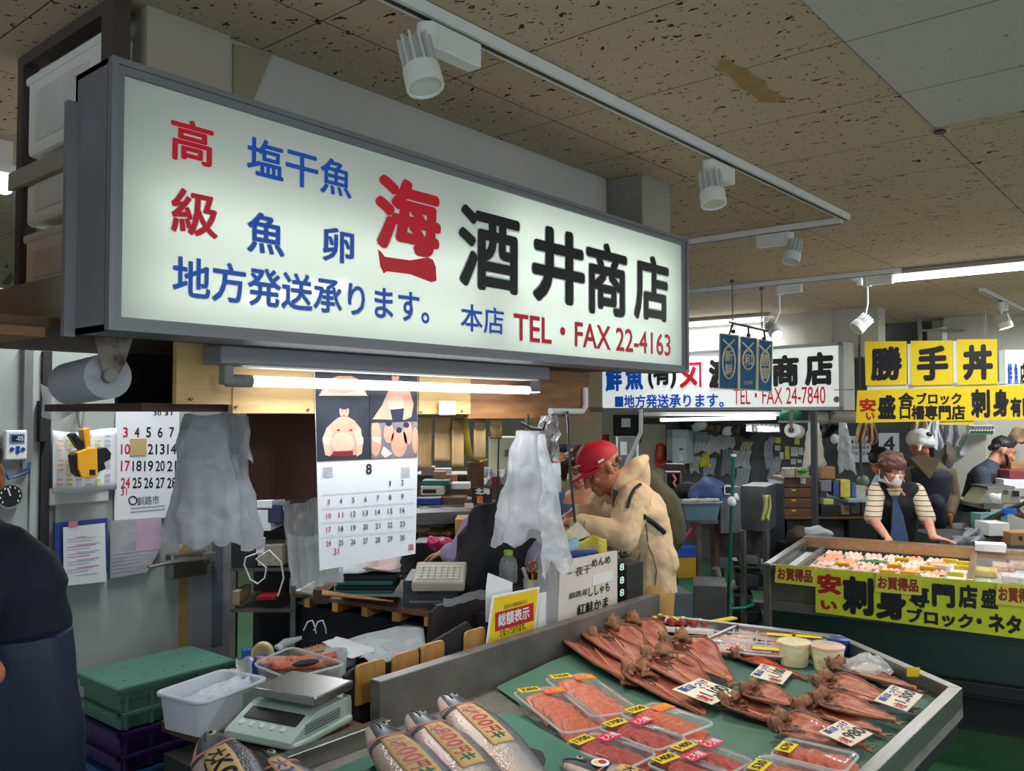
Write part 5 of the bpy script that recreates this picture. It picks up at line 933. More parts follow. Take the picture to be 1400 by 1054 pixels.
q = ay(5,252,3.2); t = T('wall_lamp', 'small bright lamp at the left edge below the ceiling', 'lamp', q); MB().blob(q,(.035,.02,.035)).build('lit_bulb', lamp_mat('lit_bulb',(.9,.96,1),6), t); MB().cbox(q+V((.03,.0,.05)),(.12,.06,.03)).build('lamp_body', white_metal, t); MB().cbox(q+V((.07,.06,-.03)),(.03,.05,.12)).build('bracket', dsteel, t); MB().box(q.x-.02,q.x+.02,q.y-.02,q.y+.02,q.z+.05,CEIL).build('stem', white_metal, t)
# camera side: sheet of dark cloth behind the crates is the wall itself
# ---------------------------------------------------------------- ceiling fittings
def track(name, p0, p1, label):
    p0, p1 = V(p0), V(p1); d = (p1-p0).normalized(); n = V((-d.y,d.x,0)); t = T(name, label, 'track', p0.lerp(p1,.5))
    MB().pbox(p0-n*.018-V((0,0,.03)), p1-p0, n*.036, V((0,0,.029))).build('rail', white_metal, t); MB().pbox(p0-n*.006-V((0,0,.032)), p1-p0, n*.012, V((0,0,.003))).build('slot', black, t); return t
ZC = CEIL-.001
track('lighting_track',(.6,1.395,ZC),(4.04,1.36,ZC),'long white lighting track running over the fish counter'); track('lighting_track',(4.09,2.62,ZC),(4.09,1.40,ZC),'white lighting track crossing the ceiling beyond the first track')
k0, k1 = az(1000,452,CEIL), az(1232,366,CEIL); track('lighting_track',(k1.x,3.6,ZC),(k1.x,k1.y,ZC),'far white lighting track above the blue hanging banners'); k2, k3 = az(1342,393,CEIL), az(1400,424,CEIL); track('lighting_track',(k2.x,k2.y,ZC),(k2.x+2.2,k2.y,ZC),'white lighting track at the right above the yellow cards')
finm = M('lamp_fin_white',(206,208,206),.45,0,.04)
def tspot(bx, hd0, hd1, r, along, label, lit=False):
    """adapter box on the track, short arm, finned head from hd0 (back) to hd1 (lens)"""
    t = T('track_spotlight', label, 'spotlight', bx, 0, 'white spotlights on the ceiling tracks'); a = V(along).normalized(); n = V((-a.y,a.x,0))
    MB().pbox(V(bx)-a*.01-n*.022-V((0,0,.065)), a*.17, n*.044, V((0,0,.06))).build('driver_box', white_metal, t, bevel=.004); MB().cyl(V(bx)+a*.0-V((0,0,.07)), V(bx)-V((0,0,.01)), .026).build('adapter', white_metal, t)
    h0, h1 = V(hd0), V(hd1); d = (h1-h0).normalized(); MB().tube([V(bx)-V((0,0,.06)), V((bx[0],bx[1],h0.z*.5+bx[2]*.5-.05)), h0.lerp(h1,.35)], .007, 8).build('arm', white_metal, t)
    x, y, _ = frame(d); L = (h1-h0).length; w = MB().cyl(h0, h0+d*L*.6, r*.55); w.build('head_core', finm, t)
    for k in range(12):
        an = 2*math.pi*k/12; e = x*math.cos(an)+y*math.sin(an); f_ = d.cross(e); w = MB().pbox(h0+e*r*.35-f_*.0025, d*L*.62, e*r*.58, f_*.005); w.build('cooling_fin', finm, t)
    MB().lathe(h0+d*L*.6, [(r*.96,0),(r,.01),(r,L*.4),(r*.86,L*.4),(r*.84,L*.34),(.001,L*.34)], 24, axis=d).build('collar', white_metal, t); MB().cyl(h0+d*L*.955, h0+d*L*.965, r*.82).build('lens', spot_lit if lit else M('dim_lens',(210,208,200),.2) if 'dim_lens' not in bpy.data.materials else bpy.data.materials['dim_lens'], t)
q = ay(585,45,1.395); tspot((q.x,1.395,ZC-.03), ay(566,55,1.40), ay(582,120,1.36), .043, (1,0,0), 'white finned spotlight nearest the camera, above the large lit sign')
q = ay(970,228,1.395); tspot((q.x,1.395,ZC-.03), ay(970,236,1.395), ay(976,280,1.37), .045, (1,0,0), 'white finned spotlight near the far end of the first track')
q = ax(1078,325,4.09); tspot((4.09,q.y,ZC-.03), ax(1087,330,4.09), ax(1081,358,4.05), .042, (0,1,0), 'white spotlight tilted left on the crossing track')
xx_ = k1.x; q = ax(1066,438,xx_); tspot((xx_,q.y,ZC-.03), ax(1052,444,xx_), ax(1063,459,xx_-.1), .045, (0,-1,0), 'lit spotlight right of the blue hanging banners', True)
q = ax(1186,425,xx_); tspot((xx_,q.y,ZC-.03), ax(1187,434,xx_), ax(1170,450,xx_-.06), .05, (0,-1,0), 'white spotlight above the end of the far shop sign')
q = ay(1369,415,k2.y); tspot((q.x,k2.y,ZC-.03), q+V((0,0,-.09)), q+V((0,-.03,-.2)), .055, (1,0,0), 'lit spotlight at the far right of the ceiling', True)
def ctube(p0, p1, label, wd=.15):
    p0, p1 = V(p0), V(p1); d = (p1-p0).normalized(); n = V((-d.y,d.x,0)); t = T('ceiling_tube_light', label, 'light', p0.lerp(p1,.5), 0, 'fluorescent tubes on the ceiling')
    MB().poly([p0-d*.05-n*wd/2+V((0,0,CEIL-.035-p0.z)), p0-d*.05+n*wd/2+V((0,0,CEIL-.035-p0.z)), p0-d*.05+n*.03+V((0,0,CEIL-.001-p0.z)), p0-d*.05-n*.03+V((0,0,CEIL-.001-p0.z))], d*((p1-p0).length+.1)).build('reflector', white_metal, t)
    MB().cyl(p0+d*.03,p1-d*.03,.015,n=14).build('tube', tube_lit, t)
    for p in (p0,p1): MB().cbox(p+V((0,0,.012)),(.03,.03,.055)).build('socket', white_metal, t)
zt = CEIL-.06
for i,((x,y),_) in enumerate(TUBES):
    lb = ['lit ceiling tube light at the right over the aisle','','','','lit tube light beyond the far shop sign','','lit ceiling tube light over the other stall'][i]
    if i in (1,2,3,5): continue  # built below, except the far right lamp, which has no fitting
    ctube((x,y-.6,zt),(x,y+.6,zt),lb)
ctube((TUBES[1][0][0],-1.8,zt),(TUBES[1][0][0],-.6,zt),'lit ceiling tube light behind the camera at the left'); ctube((TUBES[2][0][0],-2.2,zt),(TUBES[2][0][0],-1.0,zt),'lit ceiling tube light behind the camera at the right'); ctube((TUBES[3][0][0],2.5,zt),(TUBES[3][0][0],3.5,zt),'lit ceiling tube light hidden behind the large sign');  # unseen fittings added to brighten the room
a, b = az(1170,445,zt), az(1234,462,zt); ctube(a,b,'lit tube light seen left above the yellow character cards')
q = az(1285,180,CEIL-.004); t = T('ceiling_sensor','small round dark fitting at the corner of the newer ceiling tiles','fitting',q); MB().lathe(q,[(.022,0),(.034,.003)],20).build('ring',steel,t); MB().cyl(q-V((0,0,.004)),q,.02).build('core',black,t)
# ---------------------------------------------------------------- far shop sign
r0, l0 = ax(1152,510,7.5), ax(821,530,7.85); Ps = pl_v((l0.x,l0.y),(r0.x,r0.y)); Lw_ = V((r0.x-l0.x,r0.y-l0.y,0)).length; _,zb_ = Ps.hit(985,561); _,zt2 = Ps.hit(1140,468)
sg2 = T('illuminated_sign','far lit white shop sign with black, blue and red lettering behind blue banners','sign',Ps.p(Lw_/2,zb_)); fm2 = lamp_mat('far_sign_face',(.86,.95,.90),.42); fm2.node_tree.nodes['Principled BSDF'].inputs['Roughness'].default_value = .2
MB().pbox(Ps.p(.03,zb_+.03,0),Ps.ex*(Lw_-.06),Ps.ey*(zt2-zb_-.06),-Ps.n*.02).build('face_panel',fm2,sg2); MB().pbox(Ps.p(0,zb_,-.02),Ps.ex*Lw_,Ps.ey*(zt2-zb_),-Ps.n*.2).build('housing',M('pale_sign_housing',(176,176,166),.5),sg2)
for a0,b0,a1,b1 in ((0,zb_,Lw_,zb_+.03),(0,zt2-.03,Lw_,zt2),(0,zb_,.03,zt2),(Lw_-.03,zb_,Lw_,zt2)): MB().pbox(Ps.p(a0,b0,-.02),Ps.ex*(a1-a0),Ps.ey*(b1-b0),Ps.n*.03).build('bezel',alu,sg2)
def st(s,u0,v0,u1,v1,m_,b_,pl=Ps,par=sg2,lift=.004,sl=0): w = MB(); text(w,pl,s,u0,v0,u1,v1,b_,lift,0,sl); return w.build('lettering',m_,par)
for s,u0,v0,u1,v1,m_,b_ in (('鮮',828,499,851,535,BLU,.05),('魚',855,499,880,533,BLU,.05),('(有)',886,495,925,531,ink,.05),('メ',929,502,954,530,RED,.05),('渡',969,491,999,531,ink,.06),('商',1055,486,1093,528,ink,.055),('店',1100,482,1140,527,ink,.055),('■地方発送承ります。',841,540,990,557,BLU,.03),('TEL・FAX 24-7840',1003,531,1129,552,RED,.006)): st(s,u0,v0,u1,v1,m_,b_)
for u0,v0,u1,v1 in ((936,496,959,498.5),(956,496,959,529)): w = MB(); w.on(Ps,u0,v0,u1,v1,.001,.003); w.build('emblem_bar',RED,sg2)
w = MB(); q = Ps.p(*Ps.hit(1144,546),.003); w.lathe(q,[(.028,0),(.028,.002),(.001,.002)],20,axis=Ps.n); w.build('round_seal',M('seal_brown',(150,120,100),.5,0,.4,60),sg2)
t = T('fluorescent_fitting','black batten light with a lit tube under the far shop sign','light',at(985,572,8)); Pt = pl_v((l0.x+.06,l0.y),(r0.x+.06,r0.y)); w = MB(); w.on(Pt,880,563,1068,569,-.08); w.build('housing',white_metal,t); w = MB(); w.on(Pt,880,571,905,580,-.06); w.build('bracket',black,t)
a,b = Pt.hit(906,574); c_,d_ = Pt.hit(1062,571); MB().cyl(Pt.p(a,b,.03),Pt.p(c_,d_,.03),.017,n=14).build('tube',tube_lit,t)
# blue hanging banners
tn = 5.95; c0, c1 = at(1000,441,tn), at(1050,453,tn-.10); t = T('hanging_banner','set of three blue banners with pale emblems hanging from a rod','banner',c0.lerp(c1,.5)); MB().tube([c0-(c1-c0)*.08,c1],.008,8).build('rod',dsteel,t)
for u,v in ((1001,383),(1041,393)):
    q = az(u,v,CEIL); tt_ = (q-CAM).dot(FW); MB().tube([q,at(u+1,v+56,tt_)],.006,6).build('hanger',dsteel,t); MB().lathe(q-V((0,0,.02)),[(.02,0),(.01,.02)],10).build('ceiling_hook',dsteel,t)
nb_ = M('banner_blue',(66,122,172),.85,0,.08,20); crm_ = M('banner_cream',(226,220,190),.8)
Pb = pl_v((at(984,500,tn).x,at(984,500,tn).y),(at(1056,500,tn-.12).x,at(1056,500,tn-.12).y))
for i,(u0,v0,u1,v1,ch) in enumerate(((984,456,1010,531,'新鮮'),(1012,460,1035,532,'和'),(1037,464,1056,534,'豊富'))):
    w = MB(); w.poly([Pb.p(*Pb.hit(*q)) for q in ((u0,v0),(u1,v0+3),(u1-1,v1+1.5),(u0-1,v1))],-Pb.n*.006); bo = w.build('banner_cloth',nb_,t)
    for e0,e1 in (((u0,v0),(u0-1,v1)),((u1,v0+3),(u1-1,v1+1.5)),((u0,v0),(u1,v0+3)),((u0-1,v1),(u1-1,v1+1.5))): w = MB(); w.tube([Pb.p(*Pb.hit(*e0),.003),Pb.p(*Pb.hit(*e1),.003)],.005,6); w.build('edge_binding',crm_,bo)
    cu, cv = (u0+u1)/2-.5,(v0+v1)/2+2; ru, rv = (u1-u0)*.33,(22 if i != 1 else 13)
    if i == 1: cv -= 6
    w = MB(); w.tube([Pb.p(*Pb.hit(cu+ru*math.cos(k*.3142),cv+rv*math.sin(k*.3142)),.003) for k in range(21)],.006,6); w.build('emblem_ring',crm_,bo)
    for k,c in enumerate(ch):
        vv = cv+(k-.5)*18 if len(ch) > 1 else cv; st(c,cu-5.5,vv-8,cu+5.5,vv+8,crm_,.02,Pb,bo,.003)
    for sg_ in (-1,1): w = MB(); w.tube([Pb.p(*Pb.hit(cu-sg_*8,v0+8),.004),Pb.p(*Pb.hit(cu+sg_*6,v0+22),.004)],.006,6); w.build('crossed_ribbon',crm_,bo)
    if i == 1: st('和商市場',cu-6,520,cu+6,526,crm_,.0,Pb,bo,.003)
    qh = Pb.p(*Pb.hit((u0+u1)/2,v0+1)); w = MB(); w.tube([c0.lerp(c1,.05+.42*i),qh],.008,6); w.blob(c0.lerp(c1,.05+.42*i)-V((0,0,.06)),.016); w.build('clip',black,t)
# yellow character cards and banner
ty = 6.9; ya_, yb_ = at(1172,555,ty), at(1400,550,ty+.0); a_ = ax(1172,555,6.85); b_ = ax(1400,550,6.75); Py = pl_v((a_.x,a_.y),(b_.x,b_.y))
t = T('yellow_banner','long yellow banner hand lettered for sashimi hanging below the character cards','banner',Py.p(*Py.hit(1290,577))); w = MB(); w.poly([Py.p(*Py.hit(*q)) for q in ((1172,534),(1470,523),(1470,572),(1170,578))],-Py.n*.008); w.build('board',yellow,t); w = MB(); w.on(Py,1283,573,1331,581,-.004,-.012); w.build('lower_flap',M('pale_yellow_card',(214,196,90),.6),t)
for s,u0,v0,u1,v1,m_,b_ in (('安',1175,545,1198,563,redink,.05),('い',1184,564,1196,574,redink,.05),('盛',1200,540,1225,573,ink,.05),('合',1228,537,1250,556,ink,.05),('ブロック',1253,537,1315,553,ink,.04),('口柵専門店',1230,554,1320,574,ink,.04),('刺',1327,532,1354,571,ink,.05),('身',1357,532,1380,570,ink,.05),('有',1381,543,1397,570,ink,.05),('限会社',1398,543,1450,569,ink,.05)): st(s,u0,v0,u1,v1,m_,b_,Py,t,.002)
Pc_ = Plane(Py.o+Py.n*(-.03),Py.ex,Py.ey)
for i,(ch,u0,v0,u1,v1) in enumerate((('勝',1182,467,1239,526),('手',1245,466,1302,526),('丼',1308,464,1363,525))):
    t = T('yellow_card','yellow card with the black character %s, %s of three above the banner' % (ch,('left','middle','right')[i]),'card',Pc_.p(*Pc_.hit((u0+u1)/2,v1)),0,'yellow character cards'); w = MB(); w.poly([Pc_.p(*Pc_.hit(*q)) for q in ((u0,v0),(u1,v0-.6),(u1+.5,v1-.6),(u0+1.5,v1+1))],-Pc_.n*.008); w.build('card',yellow,t); st(ch,u0+8,v0+8,u1-5,v1-6,ink,.05,Pc_,t,.002)
t = T('card_hanging_frame','white hanging frame behind the yellow character cards','frame',Pc_.p(*Pc_.hit(1275,500)))
for u0,v0,u1,v1 in ((1184,526,1364,530),(1239,470,1247,545),(1301,466,1309,534)): w = MB(); w.on(Pc_,u0,v0,u1,v1,-.02,-.02); w.build('white_bar',white_metal,t)
MB().tube([Pc_.p(*Pc_.hit(1346,465),-.03),Pc_.p(*Pc_.hit(1346,420),-.03)],.006,6).build('cord',dsteel,t)
w = MB(); q0_, q1_ = at(1150,532,6.9), at(1176,533,6.9); w.tube([at(1140,533,6.85),at(1240,531,6.85),at(1400,524,6.8)],.004,6); w.build('strung_wire',dsteel,label='thin wire strung across in front of the yellow cards',cat='wire')
w = MB(); w.on(facing(1178,520,7.3),1175,445,1181,800,-.04); w.build('dark_post',M('dark_post',(70,70,70),.5,.3),label='dark post behind the left edge of the yellow cards',cat='post')
w = MB(); w.on(facing(1380,520,8.0),1374,478,1440,527,-.1); o = w.build('distant_sign',fm2,label='small distant lit sign at the right edge with blue lettering',cat='sign'); Pd_ = facing(1380,520,8.0); 
for s,u0,u1,m_ in (('鮮',1377,1384,BLU),('魚',1386,1392,BLU),('店',1394,1404,ink)): st(s,u0,496,u1,526,m_,.05,Pd_,o,.004)
w = MB(); w.on(facing(1330,455,8.3),1288,447,1342,466,-.3); w.build('white_duct',white_metal,label='white duct box at the ceiling above the yellow cards',cat='duct'); w = MB(); P_d = facing(1300,455,8.2); 
for u0,v0,u1,v1 in ((1256,450,1347,453),(1256,428,1261,466),(1342,428,1347,466)): w.on(P_d,u0,v0,u1,v1,-.03)
w.build('grey_pipe_frame',M('grey_pipe',(120,118,112),.5),label='grey pipe frame hanging before the white duct',cat='pipe')
# ---------------------------------------------------------------- far glass case
ZG = .83; A = az(1047,771,ZG); Bq = az(1400,801,ZG); ex = (Bq-A).normalized(); dp = V((-ex.y,ex.x,0)); dp = dp if dp.x > 0 else -dp; Dd = (az(1133,737,ZG)-A).dot(dp); LG = 2.6
gc = T('glass_fish_case','far refrigerated fish case with glass sides and a dark green base','display case',A+ex*1.3+dp*Dd/2-V((0,0,ZG))); G = lambda a,b,z: A+ex*a+dp*b+V((0,0,z-ZG))
def gb(a0,a1,b0,b1,z0,z1,m_,nm,bev=0,par=gc): w = MB().pbox(G(a0,b0,z0),ex*(a1-a0),dp*(b1-b0),V((0,0,z1-z0))); return w.build(nm,m_,par,bevel=bev)
dkg = M('dark_green_panel',(24,48,42),.35,0,.12,3)
gb(0,LG,.02,Dd,.22,.60,dkg,'base_panel'); gb(0,LG,0,.03,.56,.62,dsteel,'bumper_rail',.006); gb(-.01,LG,-.03,.03,.24,.31,black,'lower_bumper',.008); gb(.05,LG,.15,Dd-.1,.0,.22,M('plinth_dark',(26,30,30),.7),'plinth'); gb(0,LG,.02,.04,.60,.81,M('case_front_panel',(96,100,92),.3,.2,.1),'front_panel')
warm_steel = M('warm_lit_steel',(170,140,110),.35,.8,.15,6,stretch=(1,10,10))  # steel rails; gold reflected light put into the base colour
gb(-.02,LG,-.01,.035,.805,ZG,steel,'front_rail',.004); gb(0,LG,Dd-.10,Dd,.76,ZG+.02,warm_steel,'rear_rail',.006); gb(-.02,.03,0,Dd,.80,ZG,steel,'end_rail',.004); gb(-.015,.03,-.01,.04,.2,ZG,dsteel,'corner_post',.006); gb(.12,.15,.03,Dd-.08,.76,.79,dsteel,'inner_rail'); gb(0,.02,.04,Dd-.1,.62,.80,glassy,'end_glass'); gb(.02,LG,.04,Dd-.08,.60,.745,M('ice_bed',(196,202,202),.5,0,.2,40,.5,60),'ice_bed'); gb(.02,LG,Dd-.11,Dd-.1,.70,.78,dkg,'rear_lining')
dv = (az(1330,765,ZG)-A).dot(ex); gb(dv-.015,dv+.02,.02,Dd-.05,ZG-.02,ZG+.006,warm_steel,'cross_rail',.003); gb(dv+.02,LG,.02,Dd-.1,ZG-.008,ZG-.002,glassy,'top_glass')
def fcol(m): return m
pinkm = [flesh('sashimi_pink',(226,150,128),(238,206,190),(30,30,30)),flesh('sashimi_orange',(224,120,80),(236,176,140),(30,30,30)),flesh('sashimi_pale',(232,214,198),(214,170,150),(30,30,30)),flesh('sashimi_red',(190,60,56),(222,130,110),(30,30,30))]
protos = {}; nn_ = 0; Rg = random.Random(4); cols_ = ['pale pink','orange','whitish','dark red']
rzg = math.atan2(ex.y,ex.x)
for r in range(7):
    for c in range(12):
        a = .22+.125*c+(.03 if r%2 else 0); b = .10+(Dd-.28)*r/6.2
        if a > dv-.10: continue
        k = Rg.choice((0,0,1,2,1,3)) if c > 3 else Rg.choice((0,2,0,1)); lab = '%s sashimi pack in the far glass case' % cols_[k]; loc = G(a,b,.746)
        if k not in protos:
            t = T('sashimi_pack',lab,'pack',loc,rzg,'sashimi packs in the far glass case, %s' % cols_[k]); mw = Matrix.Translation(loc)@Matrix.Rotation(rzg,4,'Z'); w = MB().loft([rrect(.09,.13,.0,.015,3),rrect(.105,.145,.014,.015,3)]); w.v = [mw@p for p in w.v]; w.build('tray',M('black_food_tray',(40,38,40),.4) if k == 3 else white_metal,t)
            w = MB(); w.grid(lambda x,y: mw@V(((x-.5)*.10,(y-.5)*.13,.018+.014*abs(math.sin(x*9+k))*abs(math.sin(y*6))+.008*noise.noise((x*6,y*6,k)))),14,14); w.build('sashimi',pinkm[k],t,solid=.006); protos[k] = t
        else: dup(protos[k],loc,rzg+Rg.uniform(-.1,.1))
for i,(u,v) in enumerate(((1152,772),(1223,774),(1233,765),(1268,777),(1300,767),(1318,770),(1213,782),(1242,784),(1306,785),(1315,776))):
    q = az(u,v,.785); w = MB().cbox(q+V((0,0,.0)),(.004,.085,.038),rotm('Z',rzg+1.57)@rotm('Y',-.7)); w.build('yellow_price_tag',yellow,label='yellow price tag standing among the sashimi, %s from the left' % ('first','third','fourth','sixth','eighth','tenth','second','fifth','seventh','ninth')[[0,2,3,5,7,9,1,4,6,8].index(i) if i in (0,2,3,5,7,9,1,4,6,8) else 0],cat='price tag',group='yellow tags in the far glass case')
w = MB(); q = az(1286,776,.785); w.cbox(q,(.004,.10,.05),rotm('Z',rzg+1.57)@rotm('Y',-.7)); w.build('white_price_tag',paper,label='white printed price tag among the yellow tags in the glass case',cat='price tag')
w = MB(); q = az(1195,768,.775); w.blob(q,(.06,.09,.012)); w.jit(.01,20); w.build('green_leaf_garnish',M('leaf_green',(40,104,44),.5,0,.2,12),label='green leaf garnish in the middle of the glass case',cat='leaf')
for i,(u,v,m_,lb) in enumerate(((1345,765,paper,'white pack under the right glass top, farther left'),(1372,775,pinkm[0],'pink pack with yellow label under the right glass top'),(1348,782,yellow,'yellow labelled pack under the right glass top'),(1395,772,pinkm[2],'pale pack under the right glass top at the picture edge'),(1385,790,paper,'white tray under the right glass top nearest the front'))): q = az(u,v,.77); w = MB().cbox(q,(.12,.14,.04),rotm('Z',rzg)); w.jit(.004,20); w.build('wrapped_pack',m_,label=lb,cat='pack',group='packs under the right glass top',bevel=.008)
w = MB(); q = az(1120,727,ZG+.03); w.blob(q,(.07,.12,.035),rotm('Z',-.3),18,10); w.jit(.02,16); w.build('white_towel',filmw,label='crumpled white towel on the rear left corner of the glass case',cat='towel')
q = az(1354,752,ZG+.02); t = T('card_stack','stack of white printed cards on the rear rail of the glass case','cards',q)
for k in range(4): MB().cbox(q+V((0,0,.004+.012*k)),(.12,.17,.010),rotm('Z',rzg+.03*k-1.57)).build('card',paper,t)
Pg = Plane(G(0,-.035,0)-V((0,0,0)),ex,(0,0,1)); Pg.o.z = 0
t = T('sale_banner','large yellow green banner hand lettered in black on the front of the glass case','banner',G(.9,-.04,.35)); w = MB(); w.poly([Pg.p(*Pg.hit(*q)) for q in ((1115,777),(1480,806),(1480,884),(1115,837))],-Pg.n*.006); w.build('board',lime,t)
for s,u0,v0,u1,v1,m_,b_ in (('安',1117,783,1151,814,redink,.06),('い',1122,820,1145,835,redink,.06),('刺',1151,786,1195,843,ink,.06),('身',1197,800,1240,850,ink,.06),('専',1243,800,1271,832,ink,.05),('門',1274,797,1306,832,ink,.06),('店',1310,798,1337,833,ink,.05),('盛',1341,803,1365,833,ink,.04),('ブロック',1240,830,1331,861,ink,.05),('・ネタ',1335,836,1397,868,ink,.05),('多数',1402,840,1450,874,ink,.05)): st(s,u0,v0,u1,v1,m_,b_,Pg,t,.002)
Ph = Plane(Pg.o+Pg.n*.012,Pg.ex,Pg.ey)
for i,(u0,v0,u1,v1,dv_) in enumerate(((1059,771,1115,799,4),(1196,783,1260,812,3),(1361,797,1425,829,4))):
    t = T('bargain_card','yellow card with red lettering, %s' % ('at the left corner of the glass case','stuck over the middle of the large banner','stuck over the banner at the right picture edge')[i],'card',Ph.p(*Ph.hit((u0+u1)/2,v1)),0,'bargain cards on the glass case'); w = MB(); w.poly([Ph.p(*Ph.hit(*q)) for q in ((u0+2,v0),(u1,v0+dv_),(u1,v1+dv_-1),(u0,v1-3))],-Ph.n*.004); w.build('card',M('bright_lime_card',(222,216,84),.6),t); st('お買得品',u0+4,v0+4,u1-4,v1-2,M('brown_red_ink',(150,50,36),.6) if i == 0 else bpy.data.materials['brown_red_ink'],.04,Ph,t,.002)
# ---------------------------------------------------------------- things behind the far stall
def bx(name,u0,v0,u1,v1,t_,dep,m_,label,cat,turn=0,bev=.004,grp=None,j=0,kids=None):
    P = pl_x(9.299-dep) if t_ == 'w' else facing((u0+u1)/2,(v0+v1)/2,t_,turn); w = MB(); w.on(P,u0,v0,u1,v1,-dep)
    if j: w.jit(j,12)
    o = w.build(name,m_,label=label,cat=cat,bevel=bev,group=grp)
    for nm,a,b,c,d,mm in (kids or []): w = MB(); w.on(P,a,b,c,d,.006); w.build(nm,mm,o)
    return o
def hang(name,u0,v0,u1,v1,t_,m_,label,cat,amp=.03,taper=1.0,seed=0):
    w = MB(); cu = (u0+u1)/2; f_ = (lambda u,v,d: ax(u,v,9.285-abs(d))) if t_ == 'w' else (lambda u,v,d: at(u,v,t_+d)); w.grid(lambda a,b: f_(cu+(a-.5)*(u1-u0)*(taper+(1-taper)*b)+1.5*math.sin(b*5+seed),v0+(v1-v0)*b+2*math.sin(a*7+seed)*b,amp*math.sin(a*11+b*3+seed)),16,14); w.jit(amp*.4,14); return w.build(name,m_,label=label,cat=cat,solid=.004)
stl = M('dull_stainless',(104,104,106),.4,.5,.15,4)
TB = 8.6
bx('black_speaker',838,567,865,605,'w',.2,black,'black box with a small white label high on the beige wall','box',kids=[('white_label',850,572,862,584,paper)])
t = bx('glass_cabinet',843,597,872,636,8.4,.3,M('grey_glass_cabinet',(112,112,104),.3,.1,.2),'small glass fronted cabinet below the black box','cabinet',kids=[('white_item',848,604,857,622,paper),('frame',842,597,845,636,white_metal),('frame',870,597,873,636,white_metal)])
bx('red_sign_box',821,594,830,609,'w',.05,M('red_box',(170,26,40),.5),'small red box beside the khaki partition','box'); w = MB(); w.tube([at(u,v,8.2) for u,v in ((876,560),(876,590),(868,610),(858,630),(850,655))],.02,8); w.build('grey_hose',M('pale_grey_hose',(176,176,172),.5),label='pale grey hose running down the beige wall',cat='hose')
og = M('orange_rubber',(176,64,32),.45,0,.1,12); TG = 9.2/ray(903,620).x; q = at(903,618,TG); t = T('rubber_gloves','pair of orange rubber gloves hanging on the beige wall','gloves',q); w = MB(); w.cap(at(903,612,TG),at(902,624,TG),.06,.068)
for k in range(4): w.cap(at(897+3.6*k,626,TG),at(897+3.9*k,638+(k%2),TG),.017,.013)
w.cap(at(908,622,TG),at(912,632,TG),.016,.013); w.fuse(.012,1); w.build('glove',og,t)
t = bx('water_heater',919,587,938,634,'w',.2,M('heater_white',(190,196,200),.35),'white water heater on the wall above the sink','heater',kids=[('knob',929,622,934,630,white_metal),('slot',929,613,934,615,black)]); bx('heater_side_panel',911,587,919,630,'w',.2,M('heater_grey',(140,142,146),.4),'grey box left of the white water heater','box')
bx('dark_shelf_clutter',911,634,937,648,8.0,.15,M('dark_clutter',(60,46,42),.7,0,.6,40),'dark bottles on a shelf under the water heater','shelf goods',j=.02)
t = T('wire_cage','pinkish grey wire cage on a shelf under the water heater','cage',at(920,672,7.6)); P = facing(920,660,7.6); pk = M('pinkish_frame',(126,104,104),.5)
for u0,v0,u1,v1 in ((910,645,932,647),(910,669,932,671),(910,645,912,671),(930,645,932,671)): w = MB(); w.on(P,u0,v0,u1,v1,-.12); w.build('bar',pk,t)
w = MB(); w.on(P,912,647,930,669,.002,-.12); w.build('back',black,t); w = MB(); w.tube([at(u,v,7.58) for u,v in ((920,649),(924,655),(921,660),(926,668))],.012,6); w.build('pink_cable',M('pink_cable',(206,110,140),.5),label='pink cable tangled inside the wire cage',cat='cable')
sheets = [(948,590,968,616,(176,180,186),'grey white poster beside the water heater'),(968,594,986,620,(206,206,208),'white poster overlapping the grey white one'),(950,605,970,618,(216,218,224),'white printed slip with a dark mark'),(986,597,1004,614,(208,210,208),'curling white page right of the white poster'),(1013,604,1028,617,(196,196,160),'cream card pinned on the dark wall'),(1001,616,1026,640,(204,208,212),'large white page above the green broom handle'),(1006,640,1024,667,(190,194,198),'white page hanging below the large white page'),(987,614,1001,650,(150,150,154),'grey page left of the green broom handle'),(944,624,957,646,(206,206,200),'folded white paper under the posters'),(962,626,978,650,(170,186,196),'pale blue paper under the yellow paper'),(1046,602,1058,643,(186,192,206),'long receipt column on the dark wall'),(1050,642,1060,655,(190,196,206),'short receipt at the bottom of the long column'),(1057,624,1068,648,(200,206,214),'receipt right of the long column'),(1061,645,1069,660,(160,180,196),'pale blue slip at the bottom right of the receipts'),(1052,597,1060,604,(190,196,200),'small white slip above the receipts')]
for u0,v0,u1,v1,c,lb in sheets: hang('pinned_paper',u0,v0,u1,v1,'w',M('paper_tone',tuple(int(x*.82) for x in c),.8,0,.06,30),lb,'paper',.012,1,u0)
hang('yellow_paper',957,620,972,638,'w',M('bright_yellow_paper',(220,206,60),.7),'bright yellow paper hanging below the posters','paper',.03,.6,2)
for i,(u0,v0,u1,v1,lb) in enumerate(((1060,598,1066,606,'yellow note at the top of the receipts'),(1059,609,1066,616,'yellow note beside the long receipt'),(1066,618,1071,628,'yellow note right of the upper receipt'),(1073,610,1079,628,'pale note left of the yellow card cluster'),(1081,611,1091,624,'pale yellow card in the right cluster'),(1092,612,1097,622,'narrow yellow note in the right cluster'),(1086,600,1092,608,'yellow note below the paper roll'),(1081,627,1088,635,'white note below the pale yellow card'),(1090,628,1095,633,'small white note beside the boxes'))): bx('sticky_note',u0,v0,u1,v1,'w',.03,M('note_tone',((206,196,96),(186,196,180),(206,206,206))[i%3],.7),lb,'note',0,0)
